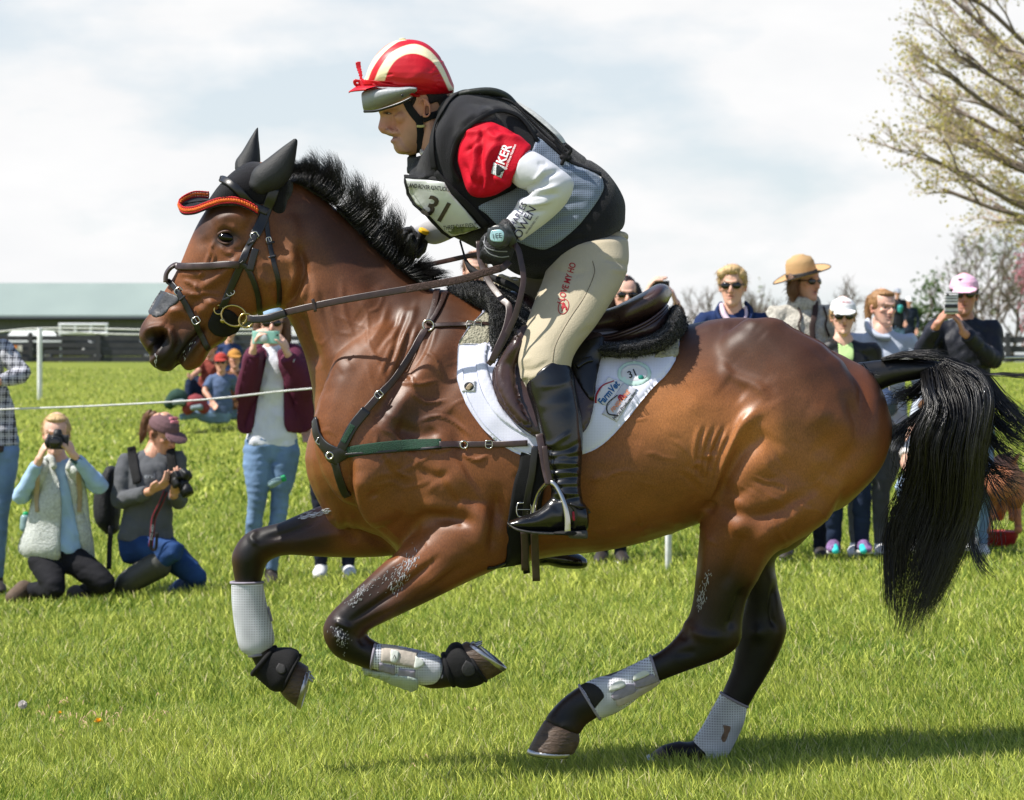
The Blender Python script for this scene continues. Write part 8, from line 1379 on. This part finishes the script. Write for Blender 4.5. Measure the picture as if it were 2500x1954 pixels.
for i, (px, Y, h, lb, n_) in enumerate(((1725, 150, 5.2, 'bare hazy tree just right of the saddle', 0), (1868, 150, 5.0, 'small bare tree between the blonde woman and the hat woman', 40), (1846, 170, 4.6, 'thin bare tree behind the blonde woman', 0), (2050, 150, 5.2, 'bare twiggy tree above the white cap', 0), (2245, 150, 4.4, 'low green tree right of the distant man', 1500), (2385, 150, 8.6, 'tall bare tree right of the man in the pink cap', 300), (2424, 155, 8.2, 'slender bare tree between the pink cap and the right edge', 300), (2470, 150, 7.2, 'bare tree near the right edge behind the fence', 60), (284, 300, 5.5, 'tiny leafy tree top over the barn roof', 250))):
    make_tree('distant_tree', lb, px, Y if px != 284 else 280, h if px != 284 else 9, 100 + i, ((.10, .14, .05), (.30, .28, .16)) if px != 2245 else ((.05, .10, .03), (.14, .22, .06)), n_, .16, 'bare trees along the horizon', spread=.42, levels=4, nb=4, r0=.12, up=.55, first=.2)
make_tree('blossom_tree', 'pink blossom tree cut by the right edge', 2650, 90, 5.2, 140, ((.36, .10, .14), (.55, .28, .32)), 9000, .09, spread=.55, levels=4, nb=5, r0=.12, up=.3)
# the big budding maple, its trunk just outside the frame
MY = 30.0; tx = P(2900, 0, MY)[0]; tz = float(gz(9, MY)); segs, tips = [], []; r = np.random.default_rng(77)
MT = empty('maple_tree', (tx, MY, tz), label='large budding maple with arching bare branches at upper right', category='tree'); trunk_top = np.array((tx, MY, tz + 9.5))
segs.append((np.array([(tx, MY, tz - .3), (tx - .05, MY, tz + 1.5), (tx, MY, tz + 3.2), (tx + .08, MY + .1, tz + 5), (tx, MY, tz + 7), trunk_top]), .34, 0))
def limb(p0, p1, rad, sag, lv):
    t = np.linspace(0, 1, 6)[:, None]; c = p0 * (1 - t) + p1 * t + np.array((0, 0, 1.)) * sag * np.sin(np.pi * t) + np.cumsum(r.normal(0, .012, (6, 3)), 0) * np.linalg.norm(p1 - p0); c[0] = p0; segs.append((c, rad, lv)); return c
def spray(c, rad, L, lv):
    d0 = c[-1] - c[0]; d0 /= np.linalg.norm(d0)
    for i in range((0, 8, 6, 5)[lv]):
        t = r.uniform(.28 if lv == 1 else .15, 1) * 5; k = min(int(t), 4); s = c[k] + (c[k + 1] - c[k]) * (t - k); sd_ = r.normal(0, 1, 3) * (1, 1, .75); sd_ -= d0 * (sd_ @ d0); nd_ = d0 + sd_ * .42 + np.array((-.05, 0, .10)); nd_ /= np.linalg.norm(nd_); e = s + nd_ * L * r.uniform(.55, 1.1); c2 = limb(s, e, rad * .42, L * .05, lv + 1)
        if lv < 3: spray(c2, rad * .42, L * .52, lv + 1)
        else: tips.append((c2[-1], nd_)); tips.append((c2[3], nd_)); tips.append((c2[4], nd_))
for (sx, sy), (ex, ey), dyy in (((2900, 590), (2330, 460), 0), ((2900, 540), (2310, 330), -1), ((2900, 600), (2420, 510), 1), ((2900, 480), (2285, 230), .5), ((2900, 420), (2320, 120), -.5), ((2900, 380), (2300, 10), .8), ((2900, 330), (2300, -60), -.8), ((2900, 520), (2320, 290), 1.4), ((2900, 250), (2420, -150), 0), ((2900, 590), (2330, 400), -1.6), ((2900, 460), (2320, 180), -1.8), ((2900, 600), (2440, 540), -1), ((2900, 400), (2360, 60), 1.8)):
    c = limb(P(sx, sy, MY), P(ex, ey, MY + dyy), .05, -.25, 1); spray(c, .04, .92, 1)
v, f = tubes_of([s for s in segs if s[2] == 0], .3); part('trunk', mesh_of('trunk', v, f), bark, MT); v, f = tubes_of([s for s in segs if s[2] in (1, 2)], .012); part('limbs', mesh_of('limbs', v, f), bark, MT); v, f = tubes_of([s for s in segs if s[2] > 2], .0042); part('twigs', mesh_of('twigs', v, f), twig, MT)
v, f, c = leafcloud(tips, 13000, .028, .06, 3, ((.26, .25, .05), (.62, .52, .14))); me = mesh_of('buds', v, f, False); setcol(me, c); part('buds', me, leafm, MT)
